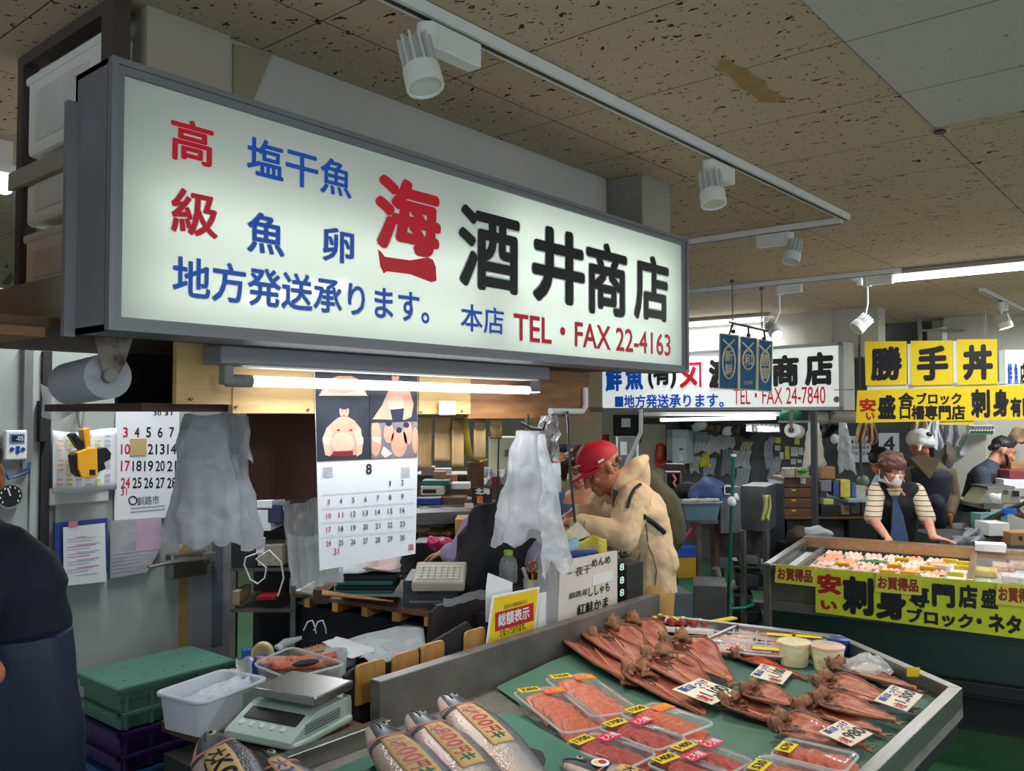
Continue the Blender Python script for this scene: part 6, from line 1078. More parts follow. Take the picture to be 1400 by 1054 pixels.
for i,(u,v,m_,lb) in enumerate(((940,582,dark,'dark bundle on the high shelf left of the posters'),(958,582,paper,'white bundle on the high shelf left of the posters'),(976,588,oldwood,'brown stick bundle on the high shelf'))): w = MB(); w.blob(ax(u,v,9.2),(.10,.10,.06)); w.jit(.04,14); w.build('shelf_bundle',m_,label=lb,cat='bundle')
for i,(u,v) in enumerate(((996,590),(1008,588),(1022,591))): w = MB(); w.blob(ax(u,v,9.24),(.07,.06,.06)); w.jit(.03,18); w.build('hanging_clutter',(paper,oldwood,dark)[i],label=('pale','brown','dark')[i]+' knotted thing hanging under the far tube light',cat='clutter')
t = T('dish_rack','white wire rack hanging right of the posters','rack',at(1045,590,8.0)); P = facing(1045,588,8.0)
w = MB(); w.on(P,1028,580,1066,590,-.2); w.build('rack_basket',M('rack_white',(190,192,196),.5,0,.15,60),t)
for k in range(7): w = MB(); w.on(P,1029+6*k,579,1030+6*k,591,.008); w.build('rack_wire',stl,t)
q0_, q1_ = at(1082,588,7.4), at(1098,592,7.7); t = T('paper_roll','thick white paper roll on a holder beside the hanging apron','paper roll',q0_); d_ = (q1_-q0_).normalized(); MB().lathe(q0_,[(.02,0),(.062,0),(.062,.2),(.02,.2),(.02,0)],20,axis=d_).build('roll',paper,t); w = MB(); w.cyl(q0_-d_*.01,q0_+d_*.02,.025); w.build('core',oldwood,t); w = MB(); w.tube([q0_,q0_+V((0,0,.16))],.012,6); w.build('holder',stl,t)
w = MB(); w.blob(at(1082,568,7.7),(.12,.08,.05)); w.jit(.05,12); w.build('green_bundle',M('green_net',(24,120,80),.6),label='green bundle lying on the beam under the far sign',cat='bundle')
for i,(u0,u1,c) in enumerate(((1108,1130,(190,186,176)),(1132,1168,(150,140,128)))): w = MB(); w.cyl(at(u0,571,7.7),at(u1,571,7.7),.06); w.build('rolled_sheet',M('rolled_tone',c,.6,0,.1),label=('shorter pale','longer brownish')[i]+' rolled sheet lying under the right end of the far sign',cat='roll')
w = MB(); w.on(facing(1130,578,7.4),1066,575,1200,578,-.05); w.build('hanging_rail',dsteel,label='dark rail under the far sign that bags hang from',cat='rail')
t = T('support_post','slim dark post standing from floor to far sign before the hanging apron','post',V((6.56,2.477,0))); MB().box(6.54,6.58,2.455,2.495,.02,1.74).build('pole',M('post_grey',(66,66,70),.4,.4),t); MB().box(6.50,6.62,2.415,2.535,0,.02).build('foot_plate',dsteel,t)
bag(1112,577,638,12,30,7.4,M('cream_hanging_cloth',(206,198,190),.7,0,.05),'cream apron hanging behind the slim dark post',3,4,0,2,24,'hanging_apron'); hang('dark_cap_cloth',1117,580,1146,598,7.5,dark,'dark cloth hanging right of the cream apron','cloth',.05); w = MB(); w.blob(at(1141,600,7.45),(.035,.035,.045)); w.build('white_dipper',paper,label='small white dipper below the dark cloth',cat='dipper')
bag(1153,577,644,10,24,7.3,filmw,'long white plastic bag hanging right of the dark cloth',4,6,0,5,24)
hang('tan_gloves',1171,577,1184,606,7.0,M('tan_glove',(176,152,120),.8),'left tan work glove hanging under the yellow banner','glove',.03,.9,1); hang('tan_gloves',1184,577,1198,607,7.0,bpy.data.materials['tan_glove'],'right tan work glove hanging under the yellow banner','glove',.03,.9,4)
def cal(u0,v0,u1,v1,t_,lab,big=None):
    P = facing((u0+u1)/2,(v0+v1)/2,t_); w = MB(); w.on(P,u0,v0,u1,v1,.006); o = w.build('wall_calendar',M('far_calendar_paper',(190,194,200),.7) if 'far_calendar_paper' not in bpy.data.materials else bpy.data.materials['far_calendar_paper'],label=lab,cat='calendar'); 
    if big: st(big,u0+6,v0+4,u1-9,v1-3,ink,.02,P,o,.008)
    else:
        for r in range(3):
            for c in range(5): st(str(8+r*7+c),u0+(u1-u0)*(.08+.17*c),v0+(v1-v0)*(.15+.22*r),u0+(u1-u0)*(.20+.17*c),v0+(v1-v0)*(.28+.22*r),navy,.03,P,o,.008)
    return o
cal(1161,596,1191,632,8.9,'grey month calendar on the dark wall left of the large 4'); cal(1201,592,1232,620,8.8,'day calendar showing a large black 4','4')
hang('paper_bag',1244,575,1266,598,7.4,M('beige_bag',(176,160,144),.8),'beige bag hanging above the white head cloth','bag',.04); hang('white_wrapping',1266,577,1288,614,8.0,paper,'long white wrapping hanging right of the head cloth','wrapping',.05,.6,3); hang('white_wrapping',1286,576,1312,612,8.1,filmw,'second white wrapping hanging beside the long one','wrapping',.05,.8,5); hang('white_wrapping',1312,585,1352,622,8.2,M('pale_grey_wrap',(186,190,196),.7),'grey white sheet hanging behind the bearded man','wrapping',.05,.9,7)
t = bx('label_rack',1325,581,1360,594,8.0,.06,white_metal,'white rack of green and white labels above the bearded man','rack')
P = facing(1342,588,7.99)
for k in range(8): w = MB(); w.on(P,1327+4*k,589,1330+4*k,593,.01); w.build('green_label',greenink,t)
for k in range(9): w = MB(); w.on(P,1326+3.8*k,582,1328+3.8*k,587,.01); w.build('dark_label',greyink,t)
w = MB(); w.blob(at(1390,598,7.9),(.07,.07,.09)); w.jit(.05,14); w.build('dried_bundle',M('dried_bundle',(150,120,92),.8,0,.3,30),label='dried brown bundle hanging right of the bearded man',cat='bundle'); hang('green_curtain',1394,595,1415,645,8.3,M('green_curtain',(16,80,50),.7),'green curtain at the right picture edge','curtain',.05)
w = MB(); w.blob(at(1296,622,7.8),(.06,.05,.11)); w.jit(.05,14); w.build('netted_bundle',M('netted_bundle',(96,84,72),.8,0,.4,40),label='dark netted bundle hanging beside the navy apron wearer',cat='bundle')
w = MB(); w.poly([at(u,v,8.6) for u,v in ((1292,636),(1318,634),(1345,660),(1345,760),(1292,760))],fwd*.02); w.build('grey_green_screen',M('grey_green_screen',(128,138,126),.6),label='grey green screen behind the bearded man',cat='screen')
# sink unit, tub table, trays
t = T('steel_sink_unit','tall dull steel sink unit with legs in the middle distance','sink',at(1015,860,6.9)); q0 = at(984,668,6.9); P = facing(1013,700,6.85,.25); w = MB(); w.on(P,985,666,1013,728,-.45); w.build('sink_side',stl,t); P2 = facing(1040,700,6.9,-.5); w = MB(); w.on(P2,1013,664,1048,727,-.45); w.build('sink_front',stl,t)
for u,t_ in ((1016,6.85),(1047,6.85),(985,7.1),(1049,7.2)): z0 = 0; q = at(u,725,t_); MB().box(q.x-.018,q.x+.018,q.y-.018,q.y+.018,0,q.z).build('leg',dsteel,t)
w = MB(); w.on(facing(1030,740,7.0),980,726,1044,762,-.3); w.build('lower_panel',M('sink_lower_grey',(70,66,66),.5,.2,.2),t)
for v in (772,805,832): w = MB(); w.on(facing(1030,v,7.0,-.3),998,v,1048,v+3,-.4); w.build('shelf_board',dsteel,t)
for i,(u0,v0,u1,v1,c,lb) in enumerate(((1006,785,1044,802,(74,76,82),'stack of dark trays on the middle shelf under the sink'),(1010,760,1040,772,(110,116,122),'grey tray tilted on the upper shelf under the sink'),(980,764,1002,778,(96,108,116),'blue grey basin beside the sink legs'),(1004,815,1030,830,(64,66,70),'dark tray on the lowest shelf under the sink'),(1002,835,1042,852,(44,44,46),'black bin on the floor under the sink'))): bx('tray_stack',u0,v0,u1,v1,6.9,.3,M('tray_tone',c,.45,0,.15),lb,'tray',-.2)
w = MB(); w.tube([at(u,v,6.8) for u,v in ((1000,832),(1018,831),(1030,826),(1028,820))],.012,6); w.build('teal_hose',M('teal_hose',(40,150,140),.4),label='teal hose end under the sink',cat='hose')
t = T('green_broom','long green broom handle leaning before the steel sink unit','broom',at(996,846,6.6)); MB().tube([at(1003,622,6.5),at(995,846,6.6),V((at(994,860,6.6).x,at(994,860,6.6).y,.005))],.014,8).build('handle',M('green_handle',(12,100,76),.4),t); MB().cyl(at(1003,624,6.5),at(1003,621,6.5),.02).build('white_tip',paper,t); MB().cap(at(1000,684,6.5),at(1001,687,6.5),.03,.03).build('white_knot',paper,t)
t = bx('soap_basket',990,664,1000,676,6.8,.05,dark,'white wire soap basket on the sink edge','basket',kids=[('wire_frame',990,664,1000,665.5,paper),('wire_frame',990,674.5,1000,676,paper),('wire_frame',990,664,991.5,676,paper),('wire_frame',998.5,664,1000,676,paper)]); w = MB(); w.blob(at(1006,680,6.7),(.03,.02,.03)); w.jit(.015,30); w.build('white_sponge',paper,label='white sponge tied beside the green broom handle',cat='sponge')
hang('yellow_towel',1043,677,1053,711,6.75,M('pale_yellow_towel',(196,196,126),.9),'pale yellow towel hanging on the side of the sink','towel',.015)
bx('dark_fridge',1050,660,1073,765,7.2,.5,M('dark_blue_grey_fridge',(58,64,72),.4,.2,.15),'dark blue grey cabinet beside the sink','cabinet',-.3,.01)
t = T('tub_table','rusty legged steel table carrying the blue grey tub','table',at(950,830,6.7)); P = facing(950,712,6.65,.1); w = MB(); w.on(P,915,710,982,716,-.5); w.build('table_top',stl,t)
for u,t_ in ((953,6.65),(977,6.9),(918,6.9)): q = at(u,715,t_); MB().box(q.x-.035,q.x+.035,q.y-.02,q.y+.02,0,q.z).build('leg',M('rusty_leg',(112,104,98),.5,.3,.4,6,rgb2=(92,50,38)) if 'rusty_leg' not in bpy.data.materials else bpy.data.materials['rusty_leg'],t)
bgt = M('blue_grey_tub',(92,116,128),.5,0,.1); t = T('blue_grey_tub','blue grey plastic tub of fish on the steel table behind the backpack','tub',at(952,710,6.5)); q = at(952,709,6.5); mw = Matrix.Translation((q.x,q.y,q.z))@Matrix.Rotation(YAW-math.pi/2+.15,4,'Z'); w = MB().loft([rrect(.26,.20,0,.02),rrect(.31,.24,.13,.02),rrect(.29,.22,.13,.02),rrect(.26,.2,.03,.02)]); w.v = [mw@p for p in w.v]; w.build('tub_body',bgt,t); w = MB(); L = rrect(.32,.25,.128,.02); w.tube([mw@p for p in L+[L[0]]],.01,6); w.build('rim',bgt,t)
for k in range(4): w = MB(); c = mw@V((-.09+.06*k,.02*(k%2),.13)); w.cap(c,c+RT*.09+V((0,0,.01)),.022,.01); w.build('pale_fish',M('pale_fish',(190,178,160),.4,0,.15) if 'pale_fish' not in bpy.data.materials else bpy.data.materials['pale_fish'],label='pale fish lying on top of the blue grey tub',cat='fish',group='pale fish in the blue grey tub')
w = MB(); w.blob(at(965,678,6.9),(.17,.14,.13)); w.jit(.06,9); w.build('blue_tarpaulin',M('blue_tarp',(48,70,118),.6,0,.15,9),label='blue tarpaulin heaped behind the blue grey tub',cat='tarpaulin'); w = MB(); w.blob(at(938,670,7.2),(.12,.1,.07)); w.jit(.04,12); w.build('black_cloth_heap',dark,label='black cloth heap behind the blue grey tub',cat='cloth')
for i,(u0,v0,u1,v1,t_,c,nm,lb) in enumerate(((923,748,952,762,6.4,(24,70,160),'blue_bin','blue bin lid under the table behind the jacket'),(926,762,952,790,6.4,(176,140,30),'yellow_bin','yellow bin under the table behind the jacket'),(906,765,928,800,6.6,(120,110,104),'grey_bin','grey bin beside the yellow bin'),(918,812,948,850,6.0,(112,122,132),'grey_tub','blue grey side of the large tub on the floor'),(948,800,994,850,6.0,(104,104,106),'grey_tub','large grey tub on the floor before the sink'))): bx(nm,u0,v0,u1,v1,t_,.35,M('bin_tone',c,.5,0,.1),lb,'bin',.2 if i < 4 else -.2)
w = MB(); w.tube([at(u,v,6.5) for u,v in ((938,735),(944,728),(950,716))],.02,8); w.build('red_rubber_tube',M('dull_red',(140,40,60),.5),label='dull red tube under the steel table',cat='tube'); w = MB(); w.tube([at(u,v,6.4) for u,v in ((978,776),(984,796),(990,802))],.03,8); w.build('grey_drain_hose',M('grey_drain',(120,116,110),.6),label='grey drain hose beside the large grey tub',cat='hose')
for k in range(4): bx('wooden_crate',1072,653+14*k,1122,666+14*k,7.3,.35,M('brown_crate',(112,78,58),.7,0,.25,9),'brown wooden crate, %s in the stack behind the slim post' % ('topmost','second from the top','third from the top','lowest')[k],'crate',0,.004,'stacked brown crates',kids=[('paper_tag',1094,645+8,1101,661,paper)] if k == 0 else [('yellow_mark',1082,655+14*k,1088,657+14*k,yellow)])
for i,(u0,v0,u1,v1,c,lb) in enumerate(((1074,640,1087,653,(166,156,140),'tan box with a round mark on the crates'),(1088,640,1106,653,(150,150,110),'box with a green lid on the crates'),(1122,638,1142,655,(146,110,70),'brown carton right of the crates'),(1123,656,1137,672,(120,120,130),'grey printed pouch beside the crates'),(1139,658,1147,678,(44,74,130),'blue bottle right of the crates'),(1149,656,1163,680,(196,176,70),'yellow bottle right of the blue bottle'),(1164,660,1171,680,(50,90,150),'blue spray bottle beside the yellow bottle'),(1170,664,1184,682,(166,166,156),'clear jar beside the blue spray bottle'),(1123,690,1144,706,(34,34,36),'black box on the bench right of the crates'),(1150,690,1162,704,(126,110,90),'tan mug on the bench behind the masked woman'),(1163,690,1172,702,(90,96,96),'grey mug on the bench behind the masked woman'),(1126,682,1140,690,(190,186,120),'pale yellow packet above the black box'))): bx('shelf_item',u0,v0,u1,v1,7.2,.12,M('item_tone',c,.5,0,.2,20),lb,'shelf item',0,.006)
w = MB(); w.blob(at(1098,643,7.2),(.06,.04,.02)); w.build('green_packet',M('leaf_packet',(60,140,50),.5),label='green packet on the box on the crates',cat='packet'); w = MB(); w.blob(at(1180,657,7.3),(.05,.05,.05)); w.build('green_bowl',M('grey_green_bowl',(120,140,120),.4),label='grey green bowl behind the clear jar',cat='bowl')
bx('plastic_bench',1160,682,1215,687,7.1,.5,M('pale_teal_board',(130,160,160),.5),'pale teal board behind the masked woman','board'); bx('brown_bench',1073,706,1200,710,7.2,.6,oldwood,'brown bench top behind the glass case','bench'); bx('concrete_block_wall',1076,711,1160,790,7.3,.4,M('rough_concrete',(78,78,76),.8,0,.3,8,.3,20),'rough dark grey block under the brown bench','block'); bx('black_equipment',1160,711,1200,780,7.2,.4,black,'black equipment under the brown bench','equipment'); w = MB(); w.blob(at(1095,735,6.9),(.14,.12,.09)); w.jit(.05,9); w.build('brown_sack',M('brown_sack',(70,56,42),.8,0,.3),label='brown sack beside the left end of the glass case',cat='sack')
# right hand work counter
t = bx('work_counter',1345,688,1480,696,7.0,.6,M('pale_counter_top',(170,166,156),.5,0,.1),'work counter carrying a scale in front of the bearded man','counter'); w = MB(); w.on(facing(1400,720,7.0),1348,696,1356,770,-.05); w.build('leg',black,t); bx('lower_counter',1285,735,1480,752,6.45,.5,stl,'steel counter behind the glass case at the right','counter')
t = T('weighing_scale','beige weighing scale on the work counter before the bearded man','scale',at(1362,690,6.8)); P = facing(1362,680,6.8); w = MB(); w.poly([P.p(*P.hit(u,v)) for u,v in ((1335,689),(1352,668),(1388,667),(1396,676),(1396,687),(1392,689))],-P.n*.25); w.build('scale_body',M('scale_beige',(176,172,150),.5),t,bevel=.01); w = MB(); w.on(P,1384,671,1393,679,.006); w.build('display',black,t); w = MB(); w.on(P,1350,665,1388,668,-.25,.0); w.build('platter',steel,t)
w = MB(); w.cyl(at(1375,673,6.78),at(1375,673,6.77),.02); w.build('dial',greyink,t)
w = MB(); w.blob(at(1360,681,6.6),(.07,.05,.035)); w.jit(.03,20); w.build('crumpled_paper',paper,label='crumpled white paper in front of the beige scale',cat='paper')
bx('white_case_box',1372,655,1440,668,7.3,.3,paper,'long white box behind the beige scale','box'); bx('red_basket',1380,643,1440,655,7.3,.25,M('red_basket',(130,60,56),.5,0,.3,60),'red basket on the long white box','basket'); bx('brown_box',1382,632,1430,644,7.5,.2,card,'brown box behind the red basket','box')
bx('teal_dispenser',1341,703,1378,718,6.6,.15,M('pale_teal_plastic',(110,160,158),.4),'pale teal tape dispenser on the counter','tape dispenser',kids=[('opening',1354,707,1368,714,black)]); w = MB(); w.lathe(at(1380,702,6.5),[(.03,0),(.05,0),(.05,.035),(.03,.035),(.03,0)],20); w.build('blue_tape_roll',bl,label='bright blue tape roll right of the teal dispenser',cat='tape')
bx('styrofoam_tray',1352,715,1381,733,6.4,.2,styro,'white styrofoam block behind the right glass top','block',kids=None); bx('kraft_box',1382,728,1430,746,6.3,.2,card,'kraft box with a small print at the right picture edge','box',kids=[('print',1393,733,1397,738,ink)])
w = MB(); w.tube([at(u,v,6.6) for u,v in ((1340,716),(1360,706),(1378,698),(1400,688),(1420,672))],[.02,.02,.025,.015,.01],8); w.build('black_cable_arm',black,label='black arm and cable crossing before the work counter',cat='cable')
for i,(u0,v0,u1,v1) in enumerate(((1318,722,1352,734),(1300,733,1345,742))): hang('plastic_sheet',u0,v0,u1,v1,6.5-.1*i,filmw,('upper','lower')[i]+' crumpled white sheet on the counter behind the right glass top','sheet',.03)
bag(1308,715,745,20,50,7.2,filmw,'white plastic bag standing beside the navy apron wearer',4,2,0,0,18)
# ---------------------------------------------------------------- the other stall, seen under the shelf
t = T('other_stall_counter','steel fronted fish counter of the neighbouring stall','display counter',at(620,760,5.0)); P = facing(630,698,4.9,.35); w = MB(); w.on(P,562,692,690,702,-.5); w.build('rear_shelf',steel,t); P = facing(620,740,4.6,.35); w = MB(); w.on(P,560,702,700,712,-.6); w.build('counter_edge',stl,t); w = MB(); w.on(facing(610,800,4.8,.35),556,760,700,900,-.8); w.build('counter_base',dkg,t); w = MB(); P = Plane(at(600,760,4.5),RT,(fwd*.9+V((0,0,.42)))); w.on(P,556,704,700,778,.01,-.03); w.build('sloped_bed',dark,t)
wm_ = [flesh('packed_orange_fish',(226,140,96),(190,96,60),(30,30,30)),flesh('packed_tan_fish',(206,160,120),(160,110,80),(30,30,30)),M('packed_white',(206,200,190),.4,0,.2,30),flesh('packed_brown',(170,110,70),(120,70,40),(30,30,30))]
pos = [(577,712,0,'white pack nearest the calendar on the neighbouring counter'),(578,725,2,'second white pack below the first'),(600,707,1,'tan pack in the back row'),(618,709,0,'orange pack in the back row left'),(636,708,0,'orange pack in the back row middle'),(652,706,0,'orange pack in the back row right'),(590,735,1,'tan pack in the front row'),(606,730,3,'brown pack in the front row'),(622,726,3,'brown pack beside the wooden crate'),(600,720,2,'white pack in the middle row'),(640,720,1,'tan pack behind the wooden crate'),(584,748,3,'brown pack above the dark bins')]
for u,v,k,lb in pos:
    q = P.p(*P.hit(u,v),.012); w = MB(); w.blob(q,(.075,.06,.022),rotm('Z',u),16,8); w.jit(.018,22); w.build('fish_pack',wm_[(k+0)%4],label=lb,cat='pack',group='packs on the neighbouring counter')
for i,(u,v) in enumerate(((580,699),(608,700),(628,701),(641,694))): bx('price_card',u-6,v-6,u+6,v+6,4.75,.006,M('pale_pink_card',(214,196,186),.7),'small pale price card on the neighbouring counter, %s from the calendar' % ('first','second','third','fourth')[i],'price card',0,0,'price cards on the neighbouring counter')
bx('white_scale',575,665,606,677,5.0,.2,M('cream_scale',(206,200,184),.5),'cream scale with a dark display on the neighbouring shelf','scale',kids=[('display',578,669,596,674,black)]); bx('teal_book',577,657,614,664,5.05,.15,teal,'teal book pile on the cream scale','book'); bx('pink_paper_stand',604,649,625,661,5.3,.02,M('salmon_paper',(196,120,100),.7),'salmon coloured leaflet behind the teal book','leaflet'); bx('open_carton',592,645,609,656,5.2,.1,card,'small open carton behind the teal book','carton'); bx('white_folder',616,661,642,669,5.1,.15,paper,'white folder pile right of the cream scale','folder'); bx('blue_printed_strip',562,681,602,690,4.85,.05,blu,'blue printed strip under the cream scale','strip'); bx('brown_shelf_box',602,680,636,690,4.9,.2,oldwood,'brown box right of the blue printed strip','box')
bx('leaning_board',640,632,662,690,5.4,.03,oldwood,'brown board leaning behind the black poster','board',.3); t = bx('black_poster',645,666,673,690,4.9,.02,dark,'black poster with white brush lettering on the neighbouring counter','poster',kids=[('red_photo',652,678,660,688,wm_[0])]); st('北海',650,667,670,676,paper,.04,facing(659,678,4.9),t,.008)
t = bx('wooden_crate',622,710,641,736,4.4,.2,wood,'small golden wooden crate on the neighbouring counter','crate'); bx('black_bin',566,742,604,782,4.2,.3,black,'black bin in front of the neighbouring counter','bin'); w = MB(); w.blob(at(600,741,4.1),(.06,.05,.03)); w.jit(.03,20); w.build('pink_scissors_pile',M('pink_red_pile',(210,60,110),.5),label='pink handled things on the black bin',cat='handles')
bx('white_notice',594,640,617,648,5.6,.02,paper,'white notice with dark lettering behind the kraft strips','notice'); bx('grey_carton',576,638,594,650,5.6,.1,M('grey_carton2',(146,134,128),.8),'greyish carton behind the kraft strips','carton'); bx('back_shelf',566,648,690,651,5.8,.3,M('back_shelf_grey',(126,120,114),.6),'grey shelf edge behind the kraft strips','shelf'); bx('back_boards',566,651,690,690,5.9,.1,M('brown_boarding',(104,88,76),.7,0,.2),'brown boarding below the grey shelf edge','boarding')
bx('pale_locker',668,598,722,878,6.4,.4,M('pale_green_locker',(196,196,170),.5),'pale locker with a handle behind the white bags','locker',kids=[('handle',690,615,697,624,stl)]); hang('blue_white_bag',660,640,692,662,5.6,filmw,'blue white plastic bag on the shelf beside the leaning board','plastic bag',.05); bx('red_box',672,652,684,662,5.3,.08,M('crimson_box',(130,30,50),.5),'crimson box below the blue white plastic bag','box')
bx('green_bottle_box',768,655,790,888,6.2,.1,M('pale_green_goods',(150,150,110),.6,0,.3,30),'pale goods behind the hanging cable','goods')
bx('storage_crate',1074,745,1118,850,6.9,.25,M('dark_storage_crate',(60,58,56),.6,0,.2),'dark storage crate under the brown sack behind the glass case','crate')
# ---------------------------------------------------------------- people
def headshape(mb, c, f, up, r=.1):
    """skull, face and ears; c centre, f facing direction, up crown direction"""
    f = V(f).normalized(); up = V(up).normalized(); up = (up-f*up.dot(f)).normalized(); s = f.cross(up); q = Matrix((s,f,up)).transposed(); k = r/.1
    P = lambda x,y,z: V(c)+q@V((x*k,y*k,z*k))
    mb.blob(P(0,-.012,.03),(.074*k,.093*k,.088*k),q); mb.blob(P(0,.012,-.035),(.060*k,.070*k,.078*k),q); mb.cap(P(0,.062,-.088),P(0,.05,-.07),.022*k,.035*k)
    mb.cap(P(0,.083,.012),P(0,.104,-.028),.009*k,.014*k); mb.blob(P(.012,.092,-.030),.009*k); mb.blob(P(-.012,.092,-.030),.009*k)
    for x in (-1,1): mb.blob(P(.036*x,.060,-.022),(.024*k,.022*k,.022*k),q); mb.cap(P(.018*x,.083,.022),P(.05*x,.068,.022),.009*k,.008*k); mb.blob(P(.076*x,-.012,-.012),(.008*k,.018*k,.031*k),q)
    mb.cap(P(-.018,.082,-.058),P(.018,.082,-.058),.008*k,.008*k); mb.cap(P(-.015,.080,-.070),P(.015,.080,-.070),.008*k,.008*k)
    return P, q, k
def facebits(P, q, k, par, brow=hairb, lips=None):
    w = MB()
    for x in (-1,1): w2 = MB(); w2.blob(P(.031*x,.0775,.006),(.012*k,.006*k,.0045*k),q); e = w2.build('eye', M('eye_white',(190,176,166),.4) if 'eye_white' not in bpy.data.materials else bpy.data.materials['eye_white'], par); w2 = MB(); w2.blob(P(.031*x,.0825,.006),(.0062*k,.003*k,.0046*k),q); w2.build('iris', ink, e)
    for x in (-1,1): w2 = MB(); w2.cap(P(.016*x,.089,.028),P(.048*x,.078,.030),.0045*k,.003*k,8); w2.build('eyebrow', brow, par)
    w2 = MB(); w2.cap(P(-.022,.084,-.064),P(.022,.084,-.064),.0035*k,.0035*k,8); w2.build('mouth', M('lip_red',(150,74,68),.5) if 'lip_red' not in bpy.data.materials else bpy.data.materials['lip_red'], par)
def hand(mb, wrist, d, palmn, k=1, curl=.6, thumb=1):
    """palm, five bent fingers of different lengths and a thumb from the side of the palm"""
    d = V(d).normalized(); n = V(palmn); n = (n-d*n.dot(d)).normalized(); s = d.cross(n); w = V(wrist)
    mb.cap(w, w+d*.035*k, .024*k, .026*k)
    for x in (-.026,-.009,.009,.026): mb.cap(w+d*.02*k+s*x*.7*k, w+d*.085*k+s*x*k, .015*k, .012*k)
    for x,L in ((-.029,.058),(-.010,.075),(.010,.080),(.029,.070)):
        a = w+d*.088*k+s*x*k; d1 = (d+n*curl*.5).normalized(); b = a+d1*L*.45*k; d2 = (d+n*curl*1.3).normalized(); c = b+d2*L*.32*k; d3 = (d+n*curl*2.4).normalized(); e = c+d3*L*.25*k
        mb.cap(a,b,.0098*k,.0088*k,8); mb.cap(b,c,.0088*k,.008*k,8); mb.cap(c,e,.008*k,.0068*k,8)
    a = w+d*.03*k+s*.026*k*thumb; b = a+(d*.6+s*thumb*.8+n*.25).normalized()*.042*k; c = b+(d*.85+s*thumb*.35+n*.35).normalized()*.032*k
    mb.cap(a,b,.014*k,.0105*k,8); mb.cap(b,c,.0105*k,.008*k,8)
def limb(mb, pts, rs):
    for i in range(len(pts)-1): mb.cap(pts[i],pts[i+1],rs[i],rs[i+1],12)
def trunk(mb, hip, chest, neck, sw, side, d=.62, g=1.0):
    """tapered torso as lofted ellipses; side = left-right axis"""
    side = V(side).normalized(); hip, chest, neck = V(hip), V(chest), V(neck); rings = []
    ax = (neck-hip).normalized(); fr = side.cross(ax).normalized()
    for p, a in ((hip-ax*.06,.80),(hip,.86),(hip.lerp(chest,.45),.82),(chest-(chest-hip)*.12,.95),(chest,1.0),(chest.lerp(neck,.45),.92),(chest.lerp(neck,.72),.70),(chest.lerp(neck,.92),.38),(neck+ax*.02,.28)):
        hw = sw/2*a*g; rings.append([p+side*hw*math.cos(2*math.pi*j/24)+fr*max(.05,hw*d if a > .4 else hw*.95)*math.sin(2*math.pi*j/24) for j in range(24)])
    return mb.loft(rings)
def rel(P0, r, fw_, u_): return P0+RT*r+fwd*fw_+V((0,0,u_))
# --- masked woman leaning on the glass case
t6 = 6.25; hc = at(1221,644,t6); wp = T('person', 'woman in a face mask, black vest and striped sleeves leaning on the far glass case', 'person', (hc.x,hc.y,0)); X = lambda u,v,t=t6: at(u,v,t)
f = (-fwd*1.0+RT*.15+V((0,0,-.18))); w = MB(); Pm, qm, km = headshape(w, hc, f, (0,0,1), .094); nk = X(1222,668,6.32); ch = X(1225,690,6.38); hp = X(1226,760,6.5)
w.cap(Pm(0,-.03,-.06), nk, .045,.05); trunk(w, hp, ch, nk, .31, RT)
Ls, Rs = X(1199,670,6.34), X(1253,671,6.34); Le, Re = X(1193,709,6.22), X(1268,710,6.22); Lw, Rw = X(1211,733,5.98), X(1276,735,5.98)
limb(w,[Ls,Le,Lw],[.048,.038,.027]); limb(w,[Rs,Re,Rw],[.048,.038,.027]); hand(w,Lw,(-fwd*.5+RT*.3+V((0,0,-.5))),(-fwd*.2+V((0,0,-1))),.9,.9,-1); hand(w,Rw,(RT*.9-fwd*.45+V((0,0,-.12))),V((0,0,-1)),.9,.25,1)
for sgn in (-1,1): limb(w,[hp+RT*.08*sgn,hp+RT*.09*sgn-V((0,0,.42))+fwd*.1,V(((hp+RT*.09*sgn).x,(hp+RT*.09*sgn).y,.06))+fwd*.1],[.085,.055,.04]); w.cap(V(((hp+RT*.09*sgn).x,(hp+RT*.09*sgn).y,.04))+fwd*.1,V(((hp+RT*.09*sgn).x,(hp+RT*.09*sgn).y,.035))-fwd*.08,.04,.035)
w.fuse(.008,3); w.build('body', skin, wp); facebits(Pm,qm,km,wp,hairbr)
w = MB(); w.blob(Pm(0,-.022,.052),(.098,.106,.082),qm,18,12)
for i in range(46):
    an, el = random.uniform(0,6.28), random.uniform(.1,1.35); 
    if math.sin(an) > .35 and el < .62: continue
    w.blob(Pm(.088*math.cos(an)*math.cos(el*.9),-.02+.092*math.sin(an)*math.cos(el*.9),.04+.088*math.sin(el)),random.uniform(.02,.032))
for x in (-1,1): w.cap(Pm(.078*x,-.0,.03),Pm(.084*x,-.01,-.05),.024,.016)
w.fuse(.009,1); w.jit(.006,55); w.build('hair', M('reddish_brown_hair',(92,54,38),.5,0,.4,50,.4,90), wp)
w = MB(); w.grid(lambda a,b: Pm((a-.5)*.135,(.098-.36*(a-.5)**2*2+.012*math.sin(b*3.1)),-.006-.09*b), 12, 10); w.build('face_mask', M('white_mask',(232,228,224),.8,0,.03,20,.2,60), wp, 'white face mask', solid=.003)
for x in (-1,1): w = MB(); w.tube([Pm(.066*x,.062,-.012),Pm(.078*x,0,-.005)],.0012,6); w.tube([Pm(.066*x,.058,-.075),Pm(.078*x,0,-.03)],.002,6); w.build('mask_loop', paper, wp)
